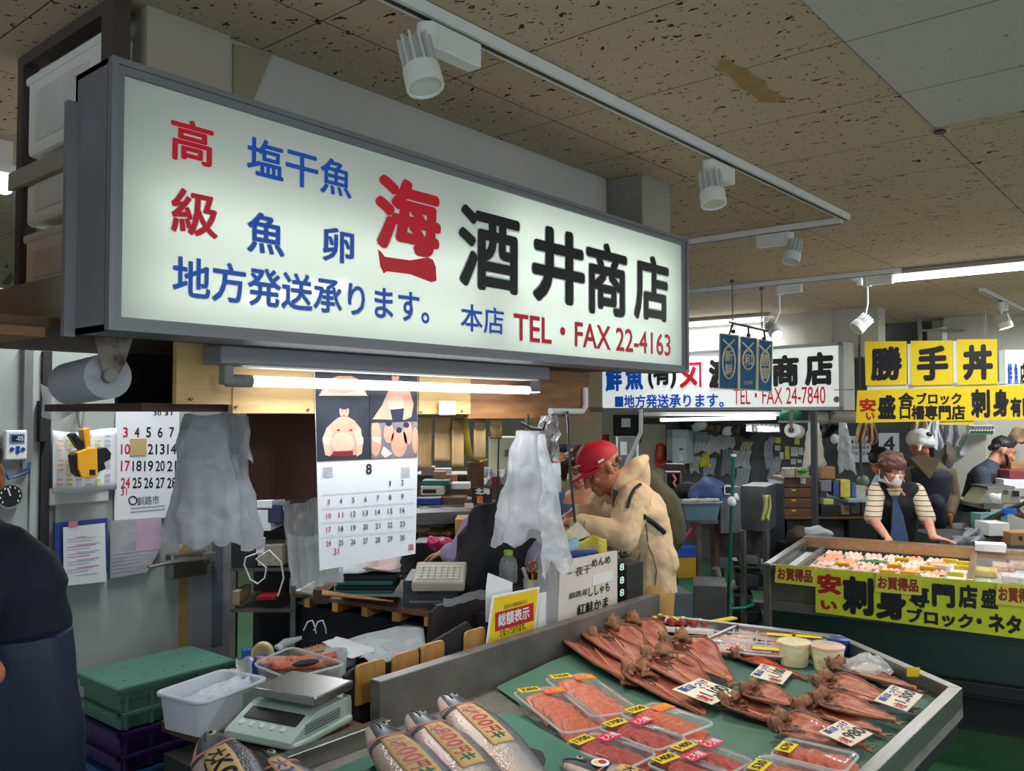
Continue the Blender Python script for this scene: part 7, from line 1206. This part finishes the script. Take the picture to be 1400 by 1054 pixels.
def stripes(name, base, line, per, axis=2, thr=.16, rot=(0,0,0)):
    m = M(name, base, .8, 0, .04); nt = m.node_tree; n, L = nt.nodes, nt.links; tc = n.new('ShaderNodeTexCoord'); mp = n.new('ShaderNodeMapping'); mp.inputs['Rotation'].default_value = rot; L.new(tc.outputs['Object'], mp.inputs[0]); sx = n.new('ShaderNodeSeparateXYZ'); L.new(mp.outputs[0], sx.inputs[0])
    a = n.new('ShaderNodeMath'); a.operation = 'MULTIPLY'; a.inputs[1].default_value = 1/per; L.new(sx.outputs[axis], a.inputs[0]); b = n.new('ShaderNodeMath'); b.operation = 'FRACT'; L.new(a.outputs[0], b.inputs[0]); c = n.new('ShaderNodeMath'); c.operation = 'LESS_THAN'; c.inputs[1].default_value = thr; L.new(b.outputs[0], c.inputs[0])
    mx = n.new('ShaderNodeMixRGB'); pb = n['Principled BSDF']; src = pb.inputs['Base Color'].links[0].from_socket; L.new(c.outputs[0], mx.inputs[0]); L.new(src, mx.inputs[1]); mx.inputs[2].default_value = lin(line); L.new(mx.outputs[0], pb.inputs['Base Color']); return m
strp = stripes('striped_shirt',(216,196,168),(52,46,44),.036)
w = MB(); trunk(w, hp, ch, nk-V((0,0,.012)), .325, RT, .63); limb(w,[Ls,Le+(Ls-Le)*.06],[.060,.062]); limb(w,[Rs,Re+(Rs-Re)*.06],[.060,.062]); w.fuse(.009,2); w.build('striped_shirt', strp, wp)
navyd = M('dark_navy_apron',(26,30,46),.75,0,.15,8); denim = M('denim_blue',(62,84,120),.8,0,.15,14); blackc = M('black_vest_cloth',(24,22,28),.8,0,.2,10,.2,20)
w = MB(); trunk(w, hp-V((0,0,.02)), ch, nk-V((0,0,.022)), .365, RT, .68); w.cap(Ls+RT*.035,ch,.068,.08); w.cap(Rs-RT*.035,ch,.068,.08); w.fuse(.009,2)
w.build('vest', blackc, wp)
cf = lambda u,v: at(u,v,t6+.02)
w = MB(); w.poly([at(u,v,6.245) for u,v in ((1217,672),(1231,672),(1227,684),(1235,705),(1243,742),(1218,742),(1220,705),(1221,684))], fwd*.02); w.build('vest_opening', denim, wp, 'blue denim apron showing in the open vest'); w = MB(); w.poly([at(u,v,6.238) for u,v in ((1214,668),(1234,668),(1229,678),(1219,678))], fwd*.03); w.build('collar_shirt', strp, wp)
def slacks(wp,hp,sd,m_,h0=-.02,foot=.06,k=1.0,tr=.115):
    w = MB()
    for sgn in (-1,1): limb(w,[hp+sd*.08*sgn+V((0,0,h0)),V((hp.x,hp.y,.48))+sd*.10*sgn,V((hp.x,hp.y,foot+.04))+sd*.10*sgn],[tr,.085,.07])
    w.fuse(.014,2); w.build('trousers', m_, wp)
    for sgn in (-1,1): w = MB(); c = V((hp.x,hp.y,.045))+sd*.10*sgn; w.cap(c+fwd*.07,c-fwd*.13,.045,.04); w.build('shoe', black, wp)
slacks(wp,hp+fwd*.05,RT,denim)
# --- person with white head cloth seen from behind
tb = 7.35; wp = T('person', 'person in a white head cloth and navy apron, back turned, behind the masked woman', 'person', (at(1262,700,tb).x,at(1262,700,tb).y,0)); X = lambda u,v,t=tb: at(u,v,t)
w = MB(); hc = X(1257,607); P_, q_, k_h = headshape(w, hc, (fwd-RT*.2+V((0,0,-.25))), (0,0,1), .105); nk = X(1260,624); ch = X(1270,650); hp = X(1268,725); trunk(w,hp,ch,nk,.36,RT); w.cap(P_(0,-.03,-.07),nk,.05,.055)
limb(w,[X(1240,646),X(1232,685),X(1245,705,7.1)],[.055,.045,.032]); limb(w,[X(1297,646),X(1303,682),X(1298,705,7.2)],[.055,.045,.032]); hand(w,X(1298,705,7.2),(-V((0,0,1))),RT,1,.5,-1)
for sgn in (-1,1): limb(w,[hp+RT*.09*sgn,V((hp.x,hp.y,.5))+RT*.1*sgn,V((hp.x,hp.y,.05))+RT*.1*sgn],[.09,.06,.045])
w.fuse(.011,3); w.build('body', skin2, wp)
olive = M('olive_brown_shirt',(98,84,60),.8,0,.1,8,.15,20); w = MB(); trunk(w,hp,ch,nk,.385,RT); limb(w,[X(1240,646),X(1232,683),X(1243,700,7.15)],[.065,.058,.045]); limb(w,[X(1297,646),X(1303,680),X(1298,702,7.22)],[.065,.06,.045]); w.fuse(.011,3); w.build('olive_shirt', olive, wp)
w = MB(); trunk(w,hp,ch,nk-V((0,0,.05)),.40,RT,.70); w.cap(X(1243,640),X(1260,650),.05,.07); w.cap(X(1294,640),X(1278,650),.05,.07); w.cap(X(1258,690,7.22),X(1252,730,7.22),.08,.07); w.cap(X(1280,690,7.22),X(1284,715,7.22),.08,.06); w.cap(X(1268,725),X(1262,760),.15,.14); w.fuse(.011,2); w.build('navy_apron', navyd, wp); w = MB(); w.poly([X(u,v,7.20) for u,v in ((1246,627),(1262,622),(1286,628),(1280,640),(1271,655),(1258,640))],fwd*.12); w.build('olive_neckline', olive, wp)
w = MB(); w.blob(P_(0,-.012,.045),(.105,.118,.082),q_,20,12); w.cap(P_(-.05,-.09,-.0),P_(.05,-.09,-.01),.03,.03); w.cap(P_(-.06,-.08,-.02),P_(-.085,-.10,-.07),.02,.012); w.fuse(.010,1); w.jit(.006,40); w.build('head_cloth', M('white_head_cloth',(226,226,228),.85,0,.06,30,.3,40), wp, 'white head cloth'); w = MB(); w.blob(P_(.015,-.118,.055),(.03,.012,.022),q_); w.build('cloth_pattern', ink, wp)
slacks(wp,hp,RT,navyd)
# --- bearded man bending to the right over a scale
tm = 7.6; wp = T('person', 'bearded man in a dark vest and pale apron bending over a scale at the right', 'person', (at(1335,720,tm).x,at(1335,720,tm).y,0)); X = lambda u,v,t=tm: at(u,v,t)
w = MB(); hc = X(1371,617); P_, q_, kh = headshape(w, hc, (RT*.95-fwd*.25+V((0,0,-.42))), (V((0,0,1))+RT*.35), .105); nk = X(1358,632); ch = X(1343,655); hp = X(1324,702); trunk(w,hp,ch,nk,.34,(fwd*.9+RT*.2)); w.cap(P_(0,-.03,-.05),nk,.05,.056)
a0, a1, a2 = X(1342,648,7.45), X(1347,682,7.4), X(1366,688,7.3); limb(w,[a0,a1,a2],[.055,.045,.034]); hand(w,a2,(RT+V((0,0,-.4))),V((0,0,-1)),1,.5,1); b0, b1, b2 = X(1352,648,7.8), X(1368,672,7.7), X(1392,702,7.3); limb(w,[b0,b1,b2],[.05,.042,.032]); hand(w,b2,(RT*.8-fwd*.3+V((0,0,-.5))),V((0,0,-1)),1,.7,-1)
for sgn in (-1,1): limb(w,[hp+fwd*.08*sgn,V((hp.x,hp.y,.5))+fwd*.09*sgn,V((hp.x,hp.y,.05))+fwd*.09*sgn],[.09,.06,.045])
w.fuse(.010,3); w.build('body', skin, wp); facebits(P_,q_,kh,wp)
w = MB(); w.blob(P_(0,-.018,.05),(.080,.096,.078),q_,18,12); w.cap(P_(-.05,-.08,.0),P_(.05,-.08,.0),.03,.03); w.cap(P_(0,.05,.10),P_(0,-.05,.10),.03,.03); w.fuse(.009,1); w.jit(.004,60); w.build('hair', hairb, wp)
w = MB(); w.cap(P_(.058,.02,-.03),P_(.03,.066,-.082),.016,.016); w.cap(P_(-.058,.02,-.03),P_(-.03,.066,-.082),.016,.016); w.cap(P_(-.03,.068,-.088),P_(.03,.068,-.088),.018,.018); w.cap(P_(-.02,.094,-.048),P_(.02,.094,-.048),.005,.005); w.fuse(.007,1); w.build('beard', hairb, wp)
slate = M('slate_tshirt',(58,66,86),.8,0,.1,9); w = MB(); trunk(w,hp+V((0,0,.02)),ch,nk,.355,(fwd*.9+RT*.2)); limb(w,[a0,a0.lerp(a1,.82)],[.07,.066]); limb(w,[b0,b0.lerp(b1,.8)],[.065,.06]); w.fuse(.011,2); w.build('t_shirt', slate, wp)
w = MB(); trunk(w,hp,ch-V((0,0,.01)),nk-V((0,0,.02)),.375,(fwd*.9+RT*.2),.66); w.fuse(.011,2); w.v = [p for p in w.v]; w.build('vest', blackc, wp)
apr = M('pale_grey_apron',(150,160,156),.75,0,.12,6,.3,9); w = MB()
w.loft([[hp+V((0,0,dz))+(fwd*.9+RT*.2).normalized()*ry*math.cos(2*math.pi*j/28)*(1+.05*math.sin(j*2.2))+RT*rx*math.sin(2*math.pi*j/28)*(1+.04*math.cos(j*3.1))+RT*sx_ for j in range(28)] for dz,ry,rx,sx_ in ((.03,.18,.14,.0),(-.08,.20,.17,.0),(-.30,.22,.19,-.01),(-.55,.23,.20,-.02))]); w.build('apron', apr, wp)
slacks(wp,hp,fwd,navyd)
# --- dark haired worker half hidden behind the masked woman
tk = 7.6; wp = T('person', 'dark haired worker in a light shirt half hidden behind the masked woman', 'person', (at(1205,700,tk).x,at(1205,700,tk).y,0)); X = lambda u,v,t=tk: at(u,v,t)
w = MB(); hc = X(1203,632); P_, q_, kh = headshape(w, hc, (-RT*.7-fwd*.4+V((0,0,-.5))), (0,0,1), .10); nk = X(1206,650); ch = X(1212,668); hp = X(1216,740); trunk(w,hp,ch,nk,.34,(RT*.6+fwd*.6)); w.cap(P_(0,-.03,-.06),nk,.045,.05); a1 = X(1196,690); a2 = X(1182,668,7.3); limb(w,[X(1204,664),a1,a2],[.05,.042,.03]); hand(w,a2,(-RT),V((0,0,-1)),1,.4,1)
for sgn in (-1,1): limb(w,[hp+RT*.09*sgn,V((hp.x,hp.y,.5))+RT*.1*sgn,V((hp.x,hp.y,.05))+RT*.1*sgn],[.09,.06,.045])
w.fuse(.010,3); w.build('body', skin2, wp); facebits(P_,q_,kh,wp); w = MB(); w.blob(P_(0,-.02,.05),(.088,.10,.085),q_,18,12); w.cap(P_(-.05,-.07,.0),P_(.05,-.07,.0),.035,.035); w.fuse(.009,1); w.jit(.004,60); w.build('hair', hairb, wp)
w = MB(); trunk(w,hp,ch,nk,.36,(RT*.6+fwd*.6)); w.fuse(.012,2); w.build('shirt', M('pale_blue_shirt',(196,206,216),.8,0,.08), wp)
slacks(wp,hp,RT,navyd)
# --- man in a red cap
tc_ = 4.5; wp = T('person', 'elderly man in a red cap and beige hooded jacket with a backpack bending over papers', 'person', (at(895,800,tc_).x,at(895,800,tc_).y,0)); X = lambda u,v,t=tc_: at(u,v,t)
w = MB(); hc = X(822,641,4.4); P_, q_, kh = headshape(w, hc, (-RT*.82-fwd*.28+V((0,0,-.52))), (V((0,0,1))-RT*.30), .112); nk = X(846,664,4.45); ch = X(868,705,4.5); hp = X(886,800,4.55); sd = (fwd*.85+RT*.35)
trunk(w,hp,ch,nk,.40,sd); w.cap(P_(0,-.03,-.06),nk,.05,.06); s0, e0, h0 = X(869,682,4.3), X(850,735,4.15), X(786,714,4.2); s1, e1, h1 = X(838,668,4.65), X(815,706,4.55), X(784,704,4.45)
limb(w,[s0,e0,h0],[.065,.052,.032]); limb(w,[s1,e1,h1],[.06,.05,.032]); hand(w,h0,(-RT*.9+fwd*.2+V((0,0,-.1))),V((0,0,-1)),1,.7,-1); hand(w,h1,(-RT*.9+V((0,0,-.3))),V((0,0,-1)),1,.7,1)
for sgn in (-1,1): limb(w,[hp+fwd*.09*sgn,V((hp.x,hp.y,.46))+fwd*.1*sgn,V((hp.x,hp.y,.06))+fwd*.1*sgn],[.095,.065,.045]); w.cap(V((hp.x,hp.y,.045))+fwd*.1*sgn,V((hp.x,hp.y,.045))+fwd*.1*sgn-RT*.17,.045,.04)
w.fuse(.008,3); w.build('body', skin2, wp); facebits(P_,q_,kh,wp,M('grey_brow',(110,100,96),.7))
w = MB(); w.cap(P_(-.05,-.075,.0),P_(.05,-.075,.0),.022,.022); w.cap(P_(.072,-.03,.0),P_(.068,-.05,-.01),.010,.010); w.cap(P_(-.072,-.03,.0),P_(-.068,-.05,-.01),.010,.010); w.fuse(.007,1); w.build('hair', M('dark_grey_hair',(92,84,80),.6,0,.3,60), wp)
redc = M('red_cap_cloth',(184,14,36),.65,0,.06,12); w = MB(); k = 20; rings = []
for i in range(9):
    ph_ = i/8*math.pi/2; rings.append([P_(.092*math.cos(ph_)*math.cos(2*math.pi*j/k)*1.0,-.008+.108*math.cos(ph_)*math.sin(2*math.pi*j/k),.036+.100*math.sin(ph_)*(1+.06*math.sin(2*math.pi*j/k))) for j in range(k)])
w.loft(rings); cp_ = w.build('cap', redc, wp, 'red baseball cap'); w = MB(); w.grid(lambda a,b: P_((a-.5)*.17*(1-.35*b*b),.075-.12*(a-.5)**2*2+.085*b*(1-1.2*(a-.5)**2),.040-.012*b-.07*(a-.5)**2), 12, 8); w.build('cap_brim', redc, cp_, solid=.005); w = MB(); w.blob(P_(0,-.008,.134),(.007,.007,.004),q_); w.build('cap_button', redc, cp_)
class CapPlane:
    def __init__(s, a0): s.a0 = a0
    def p(s, a, b, h=0): an = s.a0+a; return P_((.0925+h)*math.cos(b)*math.cos(an),-.008+(.1085+h)*math.cos(b)*math.sin(an),.036+(.1005)*math.sin(b))
w = MB(); text_at(w,CapPlane(1.3),'*****',.75,.40,.1,.55,.0,.002); text_at(w,CapPlane(1.3),'* **',.60,.22,.2,.36,.0,.002); w.v = w.v; 
bg = M('jacket_beige',(212,182,146),.8,0,.10,5,.9,11); w = MB(); w.cap(P_(0,.1,.1),P_(0,.1,.1)+V((.001,0,0)),.001,.001)
w = MB()
for i in range(4): q2 = CapPlane(1.45).p(.14*i,.38,.003); w.cbox(q2,(.012,.004,.006),q_)
w.build('cap_embroidery', paper, cp_)
w = MB(); 
for i in range(3): w.cbox(CapPlane(2.85).p(.09*i,.13,.003),(.004,.012,.010),q_)
w.build('side_embroidery', paper, cp_)
w = MB(); trunk(w,X(887,790,4.55),X(870,705,4.5),X(852,672,4.46),.44,sd,.72,1.0); w.cap(X(880,740),X(886,815),.15,.155); w.cap(X(872,700),X(890,765),.145,.145); limb(w,[s0,e0,h0.lerp(e0,.12)],[.088,.080,.052]); limb(w,[s1,e1,h1.lerp(e1,.12)],[.085,.075,.05]); w.cap(X(858,672),X(868,690),.09,.13); w.fuse(.011,3)
w.v = [p+V((0,0,0))+noise.noise_vector(p*7)*.014+noise.noise_vector(V((p.x*14,p.y*14,p.z*7)))*.009+noise.noise_vector(p*30)*.004 for p in w.v]; zc_ = X(897,802).z; w.v = [V((p.x,p.y,max(p.z,zc_+.02*math.sin(p.x*9)))) for p in w.v]; w.build('jacket', bg, wp, 'beige hooded jacket'); from mathutils.bvhtree import BVHTree; jb = BVHTree.FromPolygons(w.v, w.f)
def onj(u,v,off=.006):
    d = ray(u,v).normalized(); h = jb.ray_cast(CAM,d)[0]; return (h if h else X(u,v,4.4))-d*off
w = MB(); w.cap(X(846,668,4.38),X(868,640,4.42),.05,.05); w.cap(X(868,640,4.42),X(880,628,4.5),.05,.03); w.cap(X(850,668,4.6),X(874,640,4.62),.05,.05); w.cap(X(874,642,4.62),X(880,630,4.52),.045,.03); w.cap(X(872,668,4.5),X(878,640,4.5),.06,.045); w.fuse(.010,2); w.jit(.012,14); w.build('hood_bulk', bg, wp)
hcen = X(866,652,4.52); w = MB(); w.grid(lambda a,b: hcen+Matrix.Rotation(.5,3,'X')@V((0,0,0))+(-RT*.02)+(fwd*math.cos(a*6.283)*.10+RT*math.sin(a*6.283)*.095)*(1-.25*b)+V((0,0,.045-.13*b+.05*math.sin(a*6.283)))-RT*.05*b, 26, 8); w.jit(.008,18); w.build('hood', bg, wp, solid=.012)
w = MB(); w.poly([X(u,v,4.28) for u,v in ((838,668),(846,672),(846,716),(838,712))], fwd*.01); w.build('zip_placket', M('dark_zip',(50,48,50),.6), wp)
sm_ = M('jacket_seam',(158,130,100),.85)
for pts in (((858,806),(866,790),(872,772),(876,756)),((896,800),(898,780),(893,760),(886,744)),((846,752),(862,758),(876,748)),((878,700),(884,720),(886,742)),((800,712),(799,717),(800,723))):
    w = MB(); w.tube([onj(u,v,.001) for u,v in pts],.0035,6); w.build('seam', sm_, wp)
w = MB(); c_ = h0.lerp(e0,.14); d_ = (e0-h0).normalized(); w.cyl(c_-d_*.012,c_+d_*.022,.050,.054); w.build('cuff', bg, wp)
w = MB(); w.tube([onj(u,v) for u,v in ((858,694),(862,680),(868,668),(876,662))],.009,6); w.tube([onj(u,v,.002) for u,v in ((880,706),(886,710),(892,714),(898,719),(904,724),(908,728))],.014,8); w.build('backpack_strap', M('black_strap',(26,26,26),.7), wp)
w = MB(); w.cap(X(900,690,4.68),X(908,728,4.70),.12,.125); w.cap(X(888,660,4.66),X(898,690,4.68),.07,.10); w.cap(X(912,722,4.68),X(908,738,4.68),.10,.09); w.fuse(.012,4); w.jit(.006,14); bpk = w.build('backpack', M('olive_backpack',(66,64,40),.75,0,.12,8,.15,30), wp, 'dark olive backpack'); 
tan_t = M('khaki_trousers',(178,138,78),.8,0,.1,6,.3,8); w = MB()
for sgn in (-1,1): limb(w,[hp+fwd*.09*sgn-V((0,0,.02)),V((hp.x,hp.y,.46))+fwd*.11*sgn,V((hp.x,hp.y,.10))+fwd*.11*sgn],[.125,.10,.085])
w.fuse(.013,3); w.jit(.006,10); w.build('trousers', tan_t, wp)
w = MB(); w.cap(V((hp.x,hp.y,.05))+fwd*.1,V((hp.x,hp.y,.045))+fwd*.1-RT*.18,.055,.05); w.cap(V((hp.x,hp.y,.05))-fwd*.1,V((hp.x,hp.y,.045))-fwd*.1-RT*.18,.055,.05); w.build('shoes', black, wp)
# --- woman in a blue shirt facing the man
tw = 5.2; wp = T('person', 'woman with brown bobbed hair in a blue shirt beside the man in the red cap', 'person', (at(795,760,tw).x,at(795,760,tw).y,0)); X = lambda u,v,t=tw: at(u,v,t)
w = MB(); hc = X(792,641); P_, q_, kh = headshape(w, hc, (-fwd*.9-RT*.05+V((0,0,-.30))), (V((0,0,1))+RT*.06), .108); nk = X(796,666); ch = X(798,700); hp = X(800,790); trunk(w,hp,ch,nk,.36,RT); w.cap(P_(0,-.02,-.06),nk,.045,.05)
limb(w,[X(768,685),X(762,740),X(775,720,4.9)],[.05,.042,.03]); limb(w,[X(828,685),X(836,740),X(800,728,4.85)],[.05,.042,.03]); hand(w,X(775,720,4.9),(-RT*.3-fwd),V((0,0,-1)),.9,.7,1); hand(w,X(800,728,4.85),(-RT-fwd*.4),V((0,0,-1)),.9,.7,-1)
for sgn in (-1,1): limb(w,[hp+RT*.09*sgn,V((hp.x,hp.y,.46))+RT*.09*sgn,V((hp.x,hp.y,.06))+RT*.09*sgn],[.09,.06,.045])
w.fuse(.008,3); w.build('body', skin, wp); facebits(P_,q_,kh,wp,hairbr)
w = MB(); w.blob(P_(0,-.025,.045),(.096,.108,.088),q_,20,12); w.cap(P_(.084,-.0,.03),P_(.082,.0,-.06),.026,.02); w.cap(P_(-.084,-.0,.03),P_(-.082,.0,-.06),.026,.02); w.cap(P_(-.05,.06,.085),P_(.03,.072,.075),.022,.02); w.cap(P_(0,-.09,.0),P_(0,-.09,-.05),.05,.04); w.fuse(.008,1); w.jit(.004,60); w.build('hair', hairbr, wp)
w = MB(); trunk(w,hp,ch,nk-V((0,0,.03)),.38,RT); limb(w,[X(768,685),X(762,735)],[.06,.055]); limb(w,[X(828,685),X(836,735)],[.06,.055]); w.fuse(.011,2); w.build('blue_shirt', M('steel_blue_shirt',(78,108,142),.8,0,.08,8,.2,14), wp)
slacks(wp,hp,RT,denim)
# --- vest wearer seen from behind, head behind the bags
tv = 3.7; wp = T('person', 'person in a black vest and lavender sleeves seen from behind, head hidden by hanging bags', 'person', (at(672,790,tv).x,at(672,790,tv).y,0)); X = lambda u,v,t=tv: at(u,v,t)
w = MB(); hc = X(716,682,3.74); P_, q_, kh = headshape(w, hc, (fwd*.8+RT*.5+V((0,0,-.55))), (V((0,0,1))+RT*.1), .105); nk = X(703,704,3.7); ch = X(689,732,3.68); hp = X(660,830,3.6); trunk(w,hp,ch,nk,.38,RT); w.cap(P_(0,-.03,-.06),nk,.05,.055)
limb(w,[X(652,722,3.75),X(632,760,3.7),X(614,755,3.9)],[.055,.045,.03]); hand(w,X(614,755,3.9),(-RT*.7+fwd*.4+V((0,0,-.2))),V((0,0,-1)),.95,.6,1); limb(w,[X(722,722,3.72),X(738,770,3.65),X(735,780,3.9)],[.055,.045,.03]); hand(w,X(735,780,3.9),(fwd),V((0,0,-1)),.95,.5,-1)
for sgn in (-1,1): limb(w,[hp+RT*.09*sgn,V((hp.x,hp.y,.46))+RT*.09*sgn,V((hp.x,hp.y,.06))+RT*.09*sgn],[.09,.06,.045])
w.fuse(.009,3); w.build('body', skin, wp); w = MB(); w.blob(P_(0,-.02,.04),(.09,.105,.09),q_,18,12); w.cap(P_(0,-.08,.0),P_(0,-.08,-.04),.05,.04); w.fuse(.009,1); w.jit(.003,60); w.build('hair', hairb, wp)
lav = M('lavender_sleeve',(150,138,168),.8,0,.08,6,.3,10); w = MB(); trunk(w,hp,ch,nk-V((0,0,.02)),.39,RT); limb(w,[X(652,722,3.75),X(632,762,3.7),X(616,756,3.88)],[.068,.072,.05]); limb(w,[X(720,716,3.72),X(738,765,3.62),X(737,785,3.7)],[.075,.085,.07]); w.fuse(.010,2); w.jit(.004,12); w.build('lavender_shirt', lav, wp)
w = MB(); trunk(w,hp-V((0,0,.05)),ch,nk,.405,RT,.68); w.cap(X(664,712,3.66),X(672,760,3.62),.08,.12); w.cap(X(640,820,3.55),X(672,760,3.6),.13,.13); w.cap(X(690,705,3.66),X(680,740,3.62),.08,.1); w.fuse(.010,3); w.build('black_vest', blackc, wp)
slacks(wp,hp,RT,navyd)
# --- worker cut off at the left edge
tl = 2.15; wp = T('person', 'worker in a dark navy shirt and apron cut off by the left picture edge', 'person', (at(-10,1000,tl).x,at(-10,1000,tl).y,0)); X = lambda u,v,t=tl: at(u,v,t)
w = MB(); nk = X(-45,705); ch = X(-22,800); hp = X(-20,1000); hc = X(-50,650); P_, q_, kh = headshape(w, hc, (fwd-RT*.6+V((0,0,-.3))), (0,0,1), .11); w.cap(P_(0,-.03,-.06),nk,.055,.06); trunk(w,hp,ch,nk,.34,RT*.9+fwd*.2,.66); s0, e0, h0 = X(40,775,2.12), X(-30,925,1.96), X(8,922,1.9); limb(w,[X(30,785,2.15),X(58,850,2.2),X(40,900,2.45)],[.055,.045,.034]); hand(w,X(40,900,2.45),fwd,V((0,0,-1)),1,.5,1); limb(w,[X(-60,800,2.0),X(-45,900,1.95),X(-14,922,1.95)],[.055,.05,.034]); hand(w,X(-30,920,1.97),fwd*.8-RT*.5,V((0,0,-1)),.9,.6,-1)
for sgn in (-1,1): limb(w,[hp+RT*.08*sgn,V((hp.x,hp.y,.46))+RT*.09*sgn,V((hp.x,hp.y,.06))+RT*.09*sgn],[.09,.06,.045])
w.fuse(.009,3); w.build('body', skin2, wp); w = MB(); w.blob(P_(0,-.02,.05),(.088,.10,.085),q_,18,12); w.fuse(.009,1); w.build('hair', hairb, wp)
nv = M('navy_tshirt',(20,24,40),.85,0,.15,7,.2,12); w = MB(); trunk(w,X(-20,985),X(-18,800),X(-40,712),.375,RT*.9+fwd*.2,.70); w.cap(X(32,785),X(62,850,2.2),.078,.066); w.cap(X(-60,800,2.0),X(-48,890,1.96),.08,.07); w.cap(X(0,760),X(34,780),.085,.075); w.fuse(.010,3); w.jit(.004,10); w.build('navy_shirt', nv, wp)
w = MB(); rings = [[X(uc,v)+RT*hw*tl/FPX*math.cos(2*math.pi*j/40)*(1+.02*math.sin(j*1.9+v*.02))+fwd*.15*math.sin(2*math.pi*j/40) for j in range(40)] for v,uc,hw in ((866,-20,112),(900,-20,117),(950,-20,126),(1000,-20,131),(1054,-20,134),(1150,-20,138))]
w.loft(rings); w.jit(.014,7); w.jit(.006,18); w.build('navy_apron', M('shiny_navy_apron',(30,40,66),.5,0,.2,4,.35,7), wp)
w = MB(); w.blob(at(765,618,8),(.09,.09,.11)); hd_ = T('person', 'dark haired person far behind, left of the woman in blue', 'person', (at(765,618,8).x,at(765,618,8).y,0)); w = MB(); X = lambda u,v,t=8: at(u,v,t); hc = X(766,618); P_, q_, kh = headshape(w,hc,(-fwd*.4+RT*.7+V((0,0,-.6))),(0,0,1),.105); nk = X(764,634); ch = X(762,655); hp = X(760,720); trunk(w,hp,ch,nk,.36,RT); w.cap(P_(0,-.03,-.05),nk,.05,.05)
limb(w,[X(740,655),X(738,690),X(755,700)],[.05,.04,.03]); limb(w,[X(786,655),X(788,690),X(775,700)],[.05,.04,.03])
for sgn in (-1,1): limb(w,[hp+RT*.09*sgn,V((hp.x,hp.y,.06))+RT*.09*sgn],[.09,.045])
w.fuse(.011,2); w.build('body', skin2, hd_); facebits(P_,q_,kh,hd_); w = MB(); w.blob(P_(0,-.02,.05),(.088,.10,.085),q_); w.fuse(.01,1); w.build('hair', hairb, hd_); w = MB(); trunk(w,hp,ch,nk,.37,RT); limb(w,[X(740,655),X(738,688)],[.06,.05]); limb(w,[X(786,655),X(788,688)],[.06,.05]); w.fuse(.012,2); w.build('white_shirt', M('white_work_shirt',(206,210,220),.8), hd_)
